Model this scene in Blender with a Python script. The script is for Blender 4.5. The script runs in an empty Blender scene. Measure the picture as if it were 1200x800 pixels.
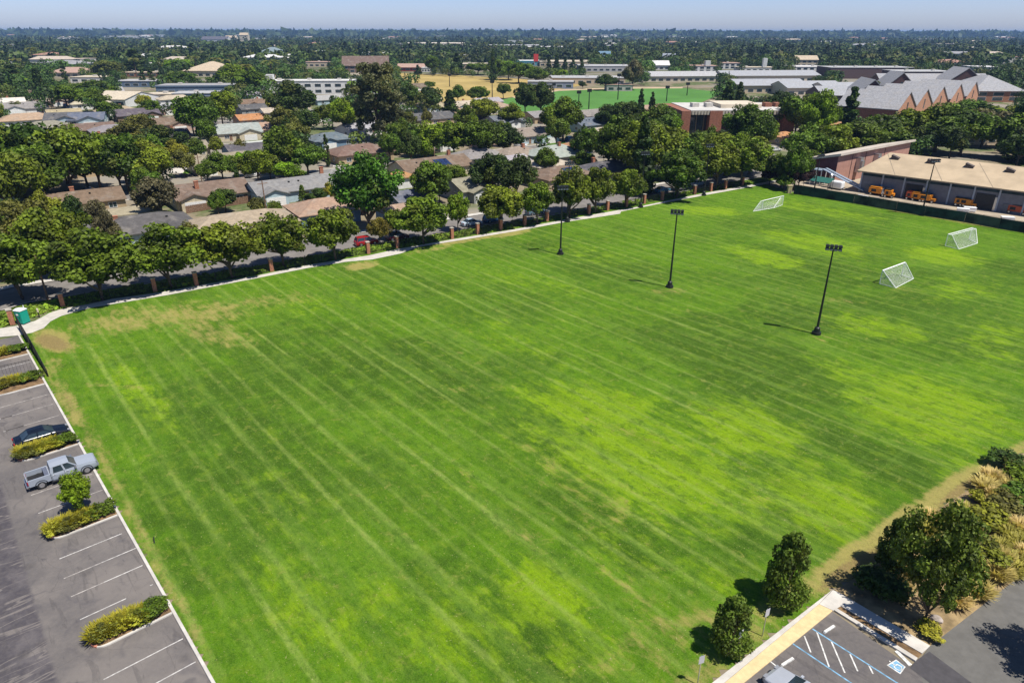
import bpy, bmesh, math, random
import numpy as np
from mathutils import Vector, Matrix
R = math.radians
sc = bpy.context.scene
COL = sc.collection
# ------------------------------------------------------------------ camera
CAMH = 38.0; F_PX = 800.0; HOR = 36.5
PITCH = math.atan((400 - HOR) / F_PX)
cd = bpy.data.cameras.new('camera'); cam = bpy.data.objects.new('camera', cd); COL.objects.link(cam)
cam.location = (0, 0, CAMH); cam.rotation_euler = (math.pi / 2 - PITCH, R(-0.08), 0)
cd.sensor_width = 36; cd.lens = 24; cd.clip_start = 0.5; cd.clip_end = 60000
sc.camera = cam
# ------------------------------------------------------------------ light
SUN_AZ = R(-35); SUN_EL = R(64)
world = bpy.data.worlds.new('World'); sc.world = world; world.use_nodes = True
wn = world.node_tree; bg = wn.nodes['Background']
sky = wn.nodes.new('ShaderNodeTexSky'); sky.sky_type = 'NISHITA'; sky.sun_disc = False
sky.sun_elevation = SUN_EL; sky.sun_rotation = math.pi / 2 - SUN_AZ
sky.air_density = 1.0; sky.dust_density = 0.9; sky.ozone_density = 3.5; sky.altitude = 50
tint = wn.nodes.new('ShaderNodeMix'); tint.data_type = 'RGBA'; tint.blend_type = 'MULTIPLY'; tint.inputs[0].default_value = 1.0
tc_ = wn.nodes.new('ShaderNodeTexCoord'); sz_ = wn.nodes.new('ShaderNodeSeparateXYZ'); rp_ = wn.nodes.new('ShaderNodeValToRGB')
wn.links.new(tc_.outputs['Generated'], sz_.inputs[0]); wn.links.new(sz_.outputs[2], rp_.inputs[0])
rp_.color_ramp.elements[0].position = 0.0; rp_.color_ramp.elements[0].color = (1.55, 1.68, 2.36, 1)
rp_.color_ramp.elements[1].position = 0.20; rp_.color_ramp.elements[1].color = (0.55, 0.70, 0.95, 1)
e_ = rp_.color_ramp.elements.new(0.05); e_.color = (1.12, 1.32, 2.05, 1)
wn.links.new(rp_.outputs[0], tint.inputs[7])
wn.links.new(sky.outputs[0], tint.inputs[6]); wn.links.new(tint.outputs[2], bg.inputs[0]); bg.inputs[1].default_value = 0.072
sd = bpy.data.lights.new('sun', 'SUN'); sd.energy = 5.0; sd.angle = R(0.53); sd.color = (1, 0.95, 0.87)
so = bpy.data.objects.new('sun', sd); COL.objects.link(so)
sv = Vector((math.cos(SUN_AZ) * math.cos(SUN_EL), math.sin(SUN_AZ) * math.cos(SUN_EL), math.sin(SUN_EL)))
so.rotation_euler = sv.to_track_quat('Z', 'Y').to_euler(); so.location = (60, -60, 120)
sc.view_settings.view_transform = 'Standard'; sc.view_settings.look = 'None'
sc.view_settings.exposure = 0.34; sc.view_settings.gamma = 1
try: sc.view_settings.use_curve_mapping = False
except Exception: pass
sc.cycles.max_bounces = 5; sc.cycles.diffuse_bounces = 2; sc.cycles.glossy_bounces = 2
sc.cycles.transmission_bounces = 3; sc.cycles.volume_bounces = 0

# ------------------------------------------------------------------ survey helper: image point -> point on the plane z
def P(x, y, z=0.0):
    cp, sp = math.cos(PITCH), math.sin(PITCH)
    dx = (x - 600) / F_PX; dy = (400 - y) / F_PX
    d = (dx, cp + dy * sp, -sp + dy * cp)
    t = (z - CAMH) / d[2]
    return Vector((d[0] * t, d[1] * t, z))
def proj(p):
    cp, sp = math.cos(PITCH), math.sin(PITCH)
    x, y, z = p[0], p[1], p[2] - CAMH
    dep = y * cp - z * sp
    return 600 + F_PX * x / dep, 400 - F_PX * (y * sp + z * cp) / dep, dep
def height_at(bx, by, ty):
    b = P(bx, by); dist = b.length
    cp, sp = math.cos(PITCH), math.sin(PITCH)
    dy = (400 - ty) / F_PX; vy = cp + dy * sp; vz = -sp + dy * cp
    return CAMH + vz * (b.y / vy)
UD = Vector((math.cos(R(37)), math.sin(R(37)), 0)); ND = Vector((-UD.y, UD.x, 0))
GA = R(37)          # street grid angle
CURB_A = R(-49.5)   # kerb / mowing direction

# ------------------------------------------------------------------ node helpers
class NT:
    def __init__(s, m): s.t = m.node_tree; s.m = m
    def n(s, typ, ins=None, **kw):
        nd = s.t.nodes.new(typ)
        for k, v in kw.items(): setattr(nd, k, v)
        for k, v in (ins or {}).items():
            sock = nd.inputs[k]
            if isinstance(v, bpy.types.NodeSocket): s.t.links.new(v, sock)
            else: sock.default_value = v
        return nd
    def math(s, op, a, b=0.0, clamp=False):
        nd = s.n('ShaderNodeMath', {0: a, 1: b}, operation=op); nd.use_clamp = clamp; return nd.outputs[0]
    def mix(s, f, a, b, mode='MIX'):
        nd = s.n('ShaderNodeMix', data_type='RGBA', blend_type=mode)
        for i, v in ((0, f), (6, a), (7, b)):
            if isinstance(v, bpy.types.NodeSocket): s.t.links.new(v, nd.inputs[i])
            else: nd.inputs[i].default_value = (*v, 1) if i and len(v) == 3 else v
        return nd.outputs[2]
    def noise(s, vec, scale, detail=4, rough=0.55, dist=0.0):
        return s.n('ShaderNodeTexNoise', {'Vector': vec, 'Scale': scale, 'Detail': detail, 'Roughness': rough, 'Distortion': dist}).outputs[0]
    def ramp(s, v, lo, hi, smooth=True):
        nd = s.n('ShaderNodeMapRange', {0: v, 1: lo, 2: hi, 3: 0.0, 4: 1.0})
        if smooth: nd.interpolation_type = 'SMOOTHSTEP'
        return nd.outputs[0]
    def pos(s): return s.n('ShaderNodeNewGeometry').outputs['Position']
    def obj(s): return s.n('ShaderNodeTexCoord').outputs['Object']
    def mapping(s, v, loc=(0, 0, 0), rot=(0, 0, 0), scale=(1, 1, 1)):
        return s.n('ShaderNodeMapping', {0: v, 1: loc, 2: rot, 3: scale}).outputs[0]
def newmat(name):
    m = bpy.data.materials.new(name); m.use_nodes = True
    t = NT(m); return m, t, t.t.nodes['Principled BSDF']
MATS = {}
def simple(name, col, rough=0.7, var=0.15, scale=2.0, metal=0.0, bump=0.0, spec=0.4, world_co=False):
    if name in MATS: return MATS[name]
    m, t, b = newmat(name)
    v = t.pos() if world_co else t.obj()
    nz = t.noise(v, scale, 5, 0.6)
    c = t.mix(t.ramp(nz, 0.3, 0.7), tuple(x * (1 - var) for x in col), tuple(min(1, x * (1 + var)) for x in col))
    t.t.links.new(c, b.inputs['Base Color'])
    b.inputs['Roughness'].default_value = rough; b.inputs['Metallic'].default_value = metal
    b.inputs['Specular IOR Level'].default_value = spec
    if bump:
        bp = t.n('ShaderNodeBump', {'Strength': bump, 'Distance': 0.05, 'Height': t.noise(v, scale * 6, 4, 0.6)})
        t.t.links.new(bp.outputs[0], b.inputs['Normal'])
    MATS[name] = m; return m
def tinted(name, rough, lo, hi, scale, spec=0.3, lines=None, streak=False, metal=0.0):
    m, t, b = newmat(name)
    oc = t.n('ShaderNodeObjectInfo').outputs['Color']; v = t.obj()
    f = t.ramp(t.noise(v, scale, 6, 0.65), 0.3, 0.7)
    c = t.mix(f, (lo, lo, lo), (hi, hi, hi)); c = t.mix(1.0, oc, c, 'MULTIPLY')
    if streak:
        st = t.noise(t.mapping(v, scale=(1.2, 1.2, 0.12)), 2.0, 4, 0.6)
        c = t.mix(t.math('MULTIPLY', t.ramp(st, 0.52, 0.75), 0.35), c, (0.10, 0.085, 0.07))
    if lines:
        w = t.n('ShaderNodeTexWave', {'Vector': v, 'Scale': lines, 'Distortion': 1.5, 'Detail': 2}, wave_type='BANDS', bands_direction='Y')
        c = t.mix(t.math('MULTIPLY', w.outputs[0], 0.22), c, (0.05, 0.045, 0.04))
        blot = t.ramp(t.noise(v, 0.35, 5, 0.7), 0.48, 0.70)
        c = t.mix(t.math('MULTIPLY', blot, 0.42), c, (0.30, 0.27, 0.23))
    t.t.links.new(c, b.inputs['Base Color']); b.inputs['Roughness'].default_value = rough
    b.inputs['Specular IOR Level'].default_value = spec; b.inputs['Metallic'].default_value = metal
    MATS[name] = m; return m
M_ROOF = tinted('roof shingle', 0.9, 0.78, 1.15, 1.1, 0.15, lines=1.6)
M_WALL = tinted('painted wall', 0.8, 0.86, 1.08, 1.3, 0.25, streak=True)
M_PAINT = tinted('car paint', 0.22, 0.97, 1.02, 3.0, 0.6)
M_TRIM = simple('white trim', (0.72, 0.71, 0.68), 0.6, 0.08)
M_GLASS = simple('window glass', (0.03, 0.045, 0.055), 0.08, 0.3, 0.7, spec=0.8)
M_DARK = simple('dark metal', (0.012, 0.013, 0.013), 0.5, 0.3)
M_RUBBER = simple('tyre rubber', (0.02, 0.02, 0.02), 0.85, 0.2)
M_CHROME = simple('alloy metal', (0.5, 0.5, 0.52), 0.3, 0.1, metal=0.8)
M_BLACK = simple('black plastic', (0.015, 0.015, 0.016), 0.6, 0.2)
M_RED = simple('red lens', (0.35, 0.01, 0.01), 0.2, 0.1)
M_LENS = simple('clear lens', (0.22, 0.23, 0.25), 0.15, 0.1)
M_BRICKP = simple('pillar brick', (0.33, 0.14, 0.08), 0.9, 0.35, 5, bump=0.4)
M_CONC = simple('concrete', (0.50, 0.47, 0.42), 0.85, 0.14, 0.9, bump=0.15, world_co=True)
M_CONCD = simple('weathered concrete', (0.36, 0.33, 0.28), 0.9, 0.2, 0.8, bump=0.15, world_co=True)
M_BARK = simple('bark', (0.10, 0.07, 0.045), 0.9, 0.35, 6, bump=0.6)
M_WOOD = simple('fence wood', (0.20, 0.12, 0.075), 0.9, 0.3, 3)
M_WHITEP = simple('road paint white', (0.58, 0.57, 0.54), 0.7, 0.3, 3, world_co=True)
M_YELLOWP = simple('tactile yellow paving', (0.62, 0.47, 0.25), 0.8, 0.1, 2.5, world_co=True)
M_BLUEP = simple('road paint blue', (0.16, 0.32, 0.46), 0.7, 0.35, 3, world_co=True)
M_WHITE = simple('white enamel', (0.80, 0.80, 0.79), 0.4, 0.04)
M_MULCH = simple('mulch soil', (0.17, 0.105, 0.05), 0.95, 0.45, 1.6, bump=0.5, world_co=True)
M_BED = simple('dry planting bed', (0.25, 0.18, 0.09), 0.95, 0.4, 0.8, bump=0.5, world_co=True)
M_ROCK = simple('rock', (0.34, 0.29, 0.25), 0.9, 0.3, 3, bump=0.6)

# ------------------------------------------------------------------ mesh builder
class MB:
    def __init__(s): s.v = []; s.f = []
    def quadmesh(s, vs, fs):
        o = len(s.v); s.v += [tuple(v) for v in vs]; s.f += [tuple(o + i for i in f) for f in fs]
    def box(s, x0, y0, z0, x1, y1, z1):
        s.quadmesh([(x0, y0, z0), (x1, y0, z0), (x1, y1, z0), (x0, y1, z0), (x0, y0, z1), (x1, y0, z1), (x1, y1, z1), (x0, y1, z1)],
                   [(0, 3, 2, 1), (4, 5, 6, 7), (0, 1, 5, 4), (1, 2, 6, 5), (2, 3, 7, 6), (3, 0, 4, 7)])
    def cbox(s, c, sx, sy, sz, rot=0):
        vs = []
        for dz in (-1, 1):
            for dx, dy in ((-1, -1), (1, -1), (1, 1), (-1, 1)):
                x, y = dx * sx / 2, dy * sy / 2
                vs.append((c[0] + x * math.cos(rot) - y * math.sin(rot), c[1] + x * math.sin(rot) + y * math.cos(rot), c[2] + dz * sz / 2))
        s.quadmesh(vs, [(0, 3, 2, 1), (4, 5, 6, 7), (0, 1, 5, 4), (1, 2, 6, 5), (2, 3, 7, 6), (3, 0, 4, 7)])
    def tube(s, pts, rads, n=8, cap=True):
        pts = [Vector(p) for p in pts]
        if not hasattr(rads, '__len__'): rads = [rads] * len(pts)
        rings = []
        for i, p in enumerate(pts):
            d = (pts[min(i + 1, len(pts) - 1)] - pts[max(i - 1, 0)]).normalized()
            a = d.orthogonal().normalized() if abs(d.z) > 0.99 else d.cross(Vector((0, 0, 1))).normalized()
            b = d.cross(a)
            rings.append([p + (a * math.cos(2 * math.pi * k / n) + b * math.sin(2 * math.pi * k / n)) * rads[i] for k in range(n)])
        vs = [q for r in rings for q in r]; fs = []
        for i in range(len(pts) - 1):
            for k in range(n):
                fs.append((i * n + k, i * n + (k + 1) % n, (i + 1) * n + (k + 1) % n, (i + 1) * n + k))
        if cap: fs.append(tuple(range(n))[::-1]); fs.append(tuple((len(pts) - 1) * n + k for k in range(n)))
        s.quadmesh(vs, fs)
    def prism(s, poly, z0, z1):
        n = len(poly)
        s.quadmesh([(p[0], p[1], z0) for p in poly] + [(p[0], p[1], z1) for p in poly],
                   [tuple(range(n))[::-1], tuple(range(n, 2 * n))] + [(k, (k + 1) % n, n + (k + 1) % n, n + k) for k in range(n)])
    def side(s, prof, y0, y1):   # profile in xz extruded along y
        n = len(prof)
        s.quadmesh([(p[0], y0, p[1]) for p in prof] + [(p[0], y1, p[1]) for p in prof],
                   [tuple(range(n)), tuple(range(n, 2 * n))[::-1]] + [(k, n + k, n + (k + 1) % n, (k + 1) % n) for k in range(n)])
    def mesh(s, name, mat, smooth=False):
        me = bpy.data.meshes.new(name); me.from_pydata(s.v, [], s.f)
        bm = bmesh.new(); bm.from_mesh(me); bmesh.ops.recalc_face_normals(bm, faces=bm.faces); bm.to_mesh(me); bm.free()
        if smooth:
            for p in me.polygons: p.use_smooth = True
        me.materials.append(mat); return me
    def build(s, name, mat, parent=None, color=None, smooth=False, bevel=0, loc=None):
        o = bpy.data.objects.new(name, s.mesh(name, mat, smooth)); COL.objects.link(o)
        if parent: o.parent = parent
        if color: o.color = (*color, 1)
        if loc is not None: o.location = loc
        if bevel:
            b = o.modifiers.new('bevel', 'BEVEL'); b.width = bevel; b.segments = 2; b.limit_method = 'ANGLE'; b.angle_limit = R(30)
        return o
USED = {}
def tag(o, label, cat, group=None, kind=None):
    o['label'] = label; o['category'] = cat
    if group: o['group'] = group
    if kind: o['kind'] = kind
    return o
def thing(name, label, cat, loc=(0, 0, 0), rot=0, group=None):
    o = bpy.data.objects.new(name, None); COL.objects.link(o); o.location = loc; o.rotation_euler = (0, 0, rot)
    o.empty_display_size = 0.3
    return tag(o, label, cat, group)
def struct(o, label=None, cat=None):
    o['kind'] = 'structure'; o['label'] = label or o.name.replace('_', ' '); o['category'] = cat or o.name.split('.')[0].replace('_', ' '); return o
def copy_tree(o, parent=None):
    c = o.copy(); COL.objects.link(c)
    if parent: c.parent = parent
    for ch in list(o.children): copy_tree(ch, c)
    return c
def sheet(name, pix, z, mat, label, cat=None, thick=0.0, world=None):
    pts = world or [P(x, y) for x, y in pix]
    mb = MB()
    if thick: mb.prism([(p[0], p[1]) for p in pts], z - thick, z)
    else: mb.quadmesh([(p[0], p[1], z) for p in pts], [tuple(range(len(pts)))])
    o = mb.build(name, mat)
    # triangulate concave outlines cleanly
    bm = bmesh.new(); bm.from_mesh(o.data); bmesh.ops.triangulate(bm, faces=[f for f in bm.faces if len(f.verts) > 4])
    bmesh.ops.recalc_face_normals(bm, faces=bm.faces)
    if not thick:
        for f in bm.faces:
            if f.normal.z < 0: f.normal_flip()
    bm.to_mesh(o.data); bm.free()
    return struct(o, label, cat)
def strip_world(a, b, w):   # polygon of a stripe from a to b
    a = Vector(a); b = Vector(b); d = (b - a).normalized(); n = Vector((-d.y, d.x, 0)) * w / 2
    return [a - n, b - n, b + n, a + n]
def inpoly(x, y, poly):
    c = False; n = len(poly); j = n - 1
    for i in range(n):
        xi, yi = poly[i][0], poly[i][1]; xj, yj = poly[j][0], poly[j][1]
        if (yi > y) != (yj > y) and x < (xj - xi) * (y - yi) / (yj - yi) + xi: c = not c
        j = i
    return c
# ================================================================== GROUND
# wide ground: dry soil, lawns and paving of the town, one sheet to the horizon
m, t, b = newmat('town ground'); v = t.pos()
n1 = t.noise(v, 0.045, 5, 0.6); n2 = t.noise(v, 0.5, 5, 0.65); n3 = t.noise(v, 0.012, 3, 0.5)
c = t.mix(t.ramp(n1, 0.46, 0.54), (0.20, 0.165, 0.115), (0.055, 0.095, 0.022))
c = t.mix(t.ramp(n3, 0.5, 0.58), c, (0.24, 0.22, 0.19))
c = t.mix(t.ramp(n2, 0.3, 0.75), c, t.mix(0.5, c, (0.30, 0.25, 0.16)))
ln = t.n('ShaderNodeVectorMath', {0: v}, operation='LENGTH').outputs[1]
c = t.mix(t.ramp(ln, 500, 1200), c, (0.05, 0.065, 0.03))
t.t.links.new(c, b.inputs['Base Color']); b.inputs['Roughness'].default_value = 0.95; b.inputs['Specular IOR Level'].default_value = 0.1
GX = 14000
mb = MB(); mb.quadmesh([(-GX, -300, 0), (GX, -300, 0), (GX, GX, 0), (-GX, GX, 0)], [(0, 1, 2, 3)])
struct(mb.build('ground', m), 'dry soil, lawns and paving under the town, out to the horizon', 'ground')

# ---- playing field: fine grid with bright, dark, dry and brown zones
path_up = [(0, 386), (19, 383), (42, 377), (58, 368), (73, 363), (105, 357.5), (133, 351), (185, 344), (235, 335), (300, 324), (362, 311), (432, 300), (465, 292.5), (530, 281), (600, 269.5), (665, 257), (750, 242), (822, 227), (885, 215.5), (925, 208)]
path_lo = [(0, 396), (23, 394), (38, 391), (52, 385.5), (60, 377.5), (73, 371), (105, 362), (140, 356), (200, 346), (250, 336.5), (300, 327), (362, 314.5), (405, 307.5), (437, 304.5), (470, 297.5), (492, 289.5), (530, 283.5), (600, 272), (665, 260), (705, 254), (727, 250.5), (728, 248), (775, 238.5), (825, 229), (885, 218), (925, 210.5)]
CA, CB = P(23, 394), P(251, 800)
cdir = (CB - CA).normalized(); cnor = Vector((cdir.y, -cdir.x, 0))
if cnor.x > 0: cnor = -cnor        # points to the car park (left)
turf_poly = [CA + cdir * -1, CA + cdir * 95] + [P(834, 800) + Vector((0, -14, 0)), P(834, 800), P(974, 694), P(1010, 674), P(1045, 647), P(1108, 592), P(1160, 560), P(1200, 532), P(1330, 470), P(1330, 292), P(1200, 271), P(1083, 250), P(930, 225), P(885, 212), P(600, 267), P(300, 322), P(60, 366)]
tp = [(p.x, p.y) for p in turf_poly]
STEP = 0.6
xs = np.arange(-80, 135, STEP); ys = np.arange(12, 205, STEP)
X, Y = np.meshgrid(xs, ys)
def inpoly_np(X, Y, poly):
    c = np.zeros(X.shape, bool); n = len(poly); j = n - 1
    for i in range(n):
        xi, yi = poly[i]; xj, yj = poly[j]
        if yi != yj:
            c ^= ((yi > Y) != (yj > Y)) & (X < (xj - xi) * (Y - yi) / (yj - yi) + xi)
        j = i
    return c
cx = X[:-1, :-1] + STEP / 2; cy = Y[:-1, :-1] + STEP / 2
ins = inpoly_np(cx, cy, tp)
idx = np.arange(X.size).reshape(X.shape)
a_ = idx[:-1, :-1][ins]; q = np.stack([a_, idx[:-1, 1:][ins], idx[1:, 1:][ins], idx[1:, :-1][ins]], 1)
used = np.unique(q); remap = -np.ones(X.size, int); remap[used] = np.arange(len(used))
vx = X.ravel()[used]; vy = Y.ravel()[used]
rs = np.random.RandomState(4)
vz = 0.03 + 0 * vx
me = bpy.data.meshes.new('grass_field')
me.from_pydata(np.stack([vx, vy, vz], 1).tolist(), [], remap[q].tolist())
cp, sp = math.cos(PITCH), math.sin(PITCH)
dep = vy * cp + CAMH * sp
px = 600 + F_PX * vx / dep; py = 400 - F_PX * (vy * sp - CAMH * cp) / dep
def zone(lst):
    z = np.zeros(len(vx))
    for (x0, y0, rx, ry, rot, s) in lst:
        ca, sa = math.cos(R(rot)), math.sin(R(rot))
        u = ((px - x0) * ca + (py - y0) * sa) / rx; w = (-(px - x0) * sa + (py - y0) * ca) / ry
        z = np.maximum(z, s * np.clip(1.45 - np.sqrt(u * u + w * w), 0, 0.9) / 0.9)
    return z
bright = zone([(700, 478, 90, 26, 10, .75), (880, 505, 70, 30, 20, .7), (760, 545, 140, 55, 20, .7), (960, 590, 70, 45, 20, .7), (1090, 480, 100, 38, 12, .75), (1010, 440, 60, 14, 15, .5),
               (828, 247, 38, 5, 3, .9), (955, 285, 65, 10, 10, .75), (900, 302, 48, 9, 14, .7), (1105, 300, 42, 9, 8, .95), (1030, 383, 60, 12, 10, .6), (1130, 340, 50, 14, 0, .4),
               (640, 700, 60, 40, 30, .75), (520, 740, 120, 50, 20, .45), (370, 720, 90, 40, 35, .45), (160, 460, 60, 20, 40, .5), (850, 690, 60, 30, 20, .35), (610, 400, 70, 20, 20, .3), (330, 600, 60, 30, 40, .25),
               (740, 650, 50, 30, 30, .35), (1170, 400, 50, 30, 0, .4), (1150, 530, 60, 14, -30, .4), (700, 300, 60, 10, 10, .3), (960, 245, 80, 6, 10, .5), (620, 330, 80, 10, 10, .35), (690, 770, 60, 30, 20, .4), (350, 360, 100, 10, -8, .3), (560, 740, 60, 40, 20, .3)])
dark = zone([(440, 430, 150, 55, 15, .55), (300, 520, 120, 60, 30, .35), (590, 500, 90, 40, 20, .35), (880, 430, 120, 34, 15, .7), (1000, 322, 110, 16, 8, .7), (745, 318, 60, 12, 5, .5), (1040, 545, 80, 22, 25, .75),
             (730, 625, 110, 40, 25, .55), (500, 640, 90, 45, 30, .35), (880, 640, 60, 25, -20, .4), (930, 370, 90, 18, 10, .6), (650, 292, 60, 10, 5, .45), (1080, 410, 100, 20, 5, .5), (640, 760, 60, 40, 30, .5), (560, 340, 90, 20, 10, .4), (1050, 350, 80, 14, 0, .5),
             (820, 380, 90, 14, 10, .5), (200, 640, 40, 70, -20, .35), (1180, 310, 50, 14, 10, .4), (990, 270, 50, 8, 10, .5), (340, 400, 80, 20, 0, .3), (730, 430, 80, 14, 10, .4), (400, 560, 90, 40, 20, .3)])
dry = zone([(64, 400, 26, 13, 15, 1.1), (150, 376, 70, 16, -8, .62), (235, 368, 60, 14, -5, .66), (250, 390, 60, 16, 10, .55), (320, 352, 60, 10, -8, .45), (130, 453, 40, 3, 3, .55), (60, 430, 10, 14, 60, .7), (82, 475, 11, 40, -30, .75), (122, 540, 12, 46, -30, .62), (162, 615, 12, 56, -30, .58), (214, 715, 11, 80, -30, .55),
            (423, 312, 20, 5, -5, .95), (555, 280, 55, 3, -10, .85), (600, 273, 25, 4, -10, .85), (505, 293, 30, 3, -10, .6), (790, 745, 70, 34, -25, .45), (845, 775, 70, 30, -35, .65), (900, 715, 60, 18, -35, .55), (940, 690, 40, 14, -30, .8),
            (992, 662, 56, 18, -32, 1.3), (1050, 615, 56, 13, -38, 1.1), (1112, 576, 66, 14, -34, 1.2), (1170, 542, 50, 10, -32, 1.0), (700, 590, 60, 30, 20, .35), (640, 555, 40, 20, 30, .3), (600, 610, 90, 14, 40, .3), (750, 690, 60, 20, 30, .3), (910, 590, 40, 10, 20, .3),
            (730, 505, 80, 8, 15, .3), (1150, 262, 80, 2.5, 9, .9), (1080, 252, 60, 1.5, 9, .5), (785, 341, 24, 4, 0, .5), (965, 396, 24, 5, 0, .4), (640, 540, 50, 10, 40, .35), (720, 780, 90, 20, -20, .35), (560, 455, 60, 4, -5, .25), (990, 352, 30, 3, 5, .4), (1065, 340, 20, 4, 5, .4)])
brown = zone([(62, 402, 22, 9, 15, .9), (1000, 667, 44, 12, -32, 1.0), (1130, 572, 44, 8, -34, .8), (1060, 618, 40, 6, -38, .6), (82, 472, 5, 22, -30, .6), (555, 280, 40, 1.5, -10, .4), (640, 290, 4, 3, 0, 0), (833, 480, 7, 3, 0, .5)])
ca = me.color_attributes.new('zone', 'FLOAT_COLOR', 'POINT')
ca.data.foreach_set('color', np.stack([bright, dark, dry, brown], 1).astype(np.float32).ravel())
m, t, b = newmat('mown grass')
at = t.n('ShaderNodeAttribute', attribute_name='zone'); sepc = t.n('ShaderNodeSeparateColor', {0: at.outputs['Color']})
zb, zd, zy, zw = sepc.outputs[0], sepc.outputs[1], sepc.outputs[2], at.outputs['Alpha']
v = t.pos()
vr = t.mapping(v, rot=(0, 0, -CURB_A))          # x along the mowing lines
patch = t.noise(v, 0.05, 6, 0.62); mid = t.noise(v, 0.35, 5, 0.65); fine = t.noise(v, 2.6, 5, 0.7); vfine = t.noise(v, 13.0, 3, 0.7)
vs = t.mapping(vr, scale=(0.035, 0.62, 1)); band = t.noise(vs, 1.0, 3, 0.55)
vs2 = t.mapping(vr, scale=(0.06, 2.2, 1)); lines = t.noise(vs2, 1.0, 3, 0.6, 0.15)
vs3 = t.mapping(vr, scale=(0.35, 1.3, 1)); brk = t.noise(vs3, 1.0, 4, 0.6)
vs4 = t.mapping(vr, scale=(0.9, 0.05, 1)); cross = t.noise(vs4, 1.0, 3, 0.6)
wig = t.mapping(vr, scale=(0.9, 3.2, 1)); streak = t.noise(wig, 1.0, 5, 0.7)
G = (0.086, 0.198, 0.005)
def addn(x, w): return t.math('MULTIPLY', t.math('SUBTRACT', x, 0.5), w)
fb = t.math('ADD', zb, t.math('ADD', addn(mid, 1.6), addn(brk, 1.5)))
fd = t.math('ADD', zd, t.math('ADD', addn(mid, -1.5), addn(patch, 1.2)))
c = t.mix(t.math('MULTIPLY', t.ramp(patch, 0.44, 0.58), 0.8), G, (0.050, 0.118, 0.007))
c = t.mix(t.math('MULTIPLY', t.ramp(fd, 0.05, 0.75), 0.88), c, (0.030, 0.078, 0.004))
c = t.mix(t.math('MULTIPLY', t.ramp(fb, 0.15, 0.75), 0.95), c, (0.200, 0.335, 0.004))
c = t.mix(t.math('MULTIPLY', t.ramp(band, 0.50, 0.66), 0.50), c, (0.135, 0.240, 0.030))
# pale dry mowing lines at the mower's spacing, wandering a little and broken up along their length
warp = t.math('MULTIPLY', t.math('SUBTRACT', t.noise(t.mapping(vr, scale=(0.02, 0.25, 1)), 1.0, 2, 0.5), 0.5), 1.6)
sv = t.n('ShaderNodeSeparateXYZ', {0: vr}); yy = t.math('ADD', sv.outputs[1], warp)
def stripes(period, width, soft, ph=0.0):
    fr = t.math('FRACT', t.math('ADD', t.math('DIVIDE', yy, period), ph)); d_ = t.math('ABSOLUTE', t.math('SUBTRACT', fr, 0.5))
    return t.math('SUBTRACT', 1.0, t.ramp(d_, width, width + soft))
brl = t.noise(t.mapping(vr, scale=(0.05, 0.30, 1)), 1.0, 4, 0.6); brm = t.noise(t.mapping(vr, scale=(0.7, 1.6, 1), loc=(3, 5, 0)), 1.0, 5, 0.7)
amp = t.math('MULTIPLY', t.ramp(brl, 0.34, 0.62), t.math('ADD', 0.35, t.math('MULTIPLY', t.ramp(brm, 0.35, 0.65), 0.65)))
sx = t.n('ShaderNodeSeparateXYZ', {0: v})
left = t.math('SUBTRACT', 1.0, t.math('MULTIPLY', t.ramp(sx.outputs[0], -5, 75), 0.45))
s4 = t.math('ADD', 0.72, t.math('MULTIPLY', stripes(9.4, 0.10, 0.22, 0.37), 0.40))
l1 = t.math('MULTIPLY', t.math('MULTIPLY', t.math('MULTIPLY', stripes(2.35, 0.03, 0.15), amp), left), s4)
l2 = t.math('MULTIPLY', stripes(4.7, 0.16, 0.18, 0.2), t.ramp(brl, 0.60, 0.34))
c = t.mix(t.math('MULTIPLY', l2, 0.38), c, (0.040, 0.105, 0.006))
c = t.mix(t.math('MULTIPLY', l1, 0.66), c, (0.29, 0.37, 0.085))
ramp_l = t.math('MULTIPLY', t.ramp(lines, 0.56, 0.72), t.ramp(brk, 0.36, 0.62))
c = t.mix(t.math('MULTIPLY', t.math('MULTIPLY', ramp_l, left), 0.16), c, (0.25, 0.31, 0.07))
c = t.mix(t.math('MULTIPLY', t.ramp(cross, 0.54, 0.70), 0.26), c, (0.15, 0.26, 0.03))
c = t.mix(t.math('MULTIPLY', t.ramp(streak, 0.50, 0.74), 0.42), c, (0.18, 0.28, 0.035))
c = t.mix(t.math('MULTIPLY', t.ramp(streak, 0.48, 0.28), 0.50), c, (0.026, 0.068, 0.004))
# blotchy growth at one to three metres, clover and thin spots
bl1 = t.noise(t.mapping(vr, scale=(0.55, 0.8, 1), loc=(9, 2, 0)), 1.0, 6, 0.72); bl2 = t.noise(t.mapping(v, loc=(4, 7, 0)), 0.9, 5, 0.7, 0.6)
c = t.mix(t.math('MULTIPLY', t.ramp(bl1, 0.50, 0.64), 0.50), c, (0.032, 0.084, 0.006))
c = t.mix(t.math('MULTIPLY', t.ramp(bl1, 0.48, 0.34), 0.40), c, (0.165, 0.250, 0.012))
c = t.mix(t.math('MULTIPLY', t.ramp(bl2, 0.56, 0.70), 0.50), c, (0.26, 0.27, 0.06))
# dry and bare places
fy = t.math('ADD', zy, t.math('ADD', t.math('ADD', addn(mid, 1.3), addn(fine, 0.9)), addn(brk, 1.4)))
c = t.mix(t.math('MULTIPLY', t.ramp(fy, 0.25, 0.95), 0.85), c, (0.37, 0.30, 0.10))
fw = t.math('ADD', zw, addn(fine, 1.1))
c = t.mix(t.math('MULTIPLY', t.ramp(fw, 0.3, 0.8), 0.8), c, (0.25, 0.165, 0.08))
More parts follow.
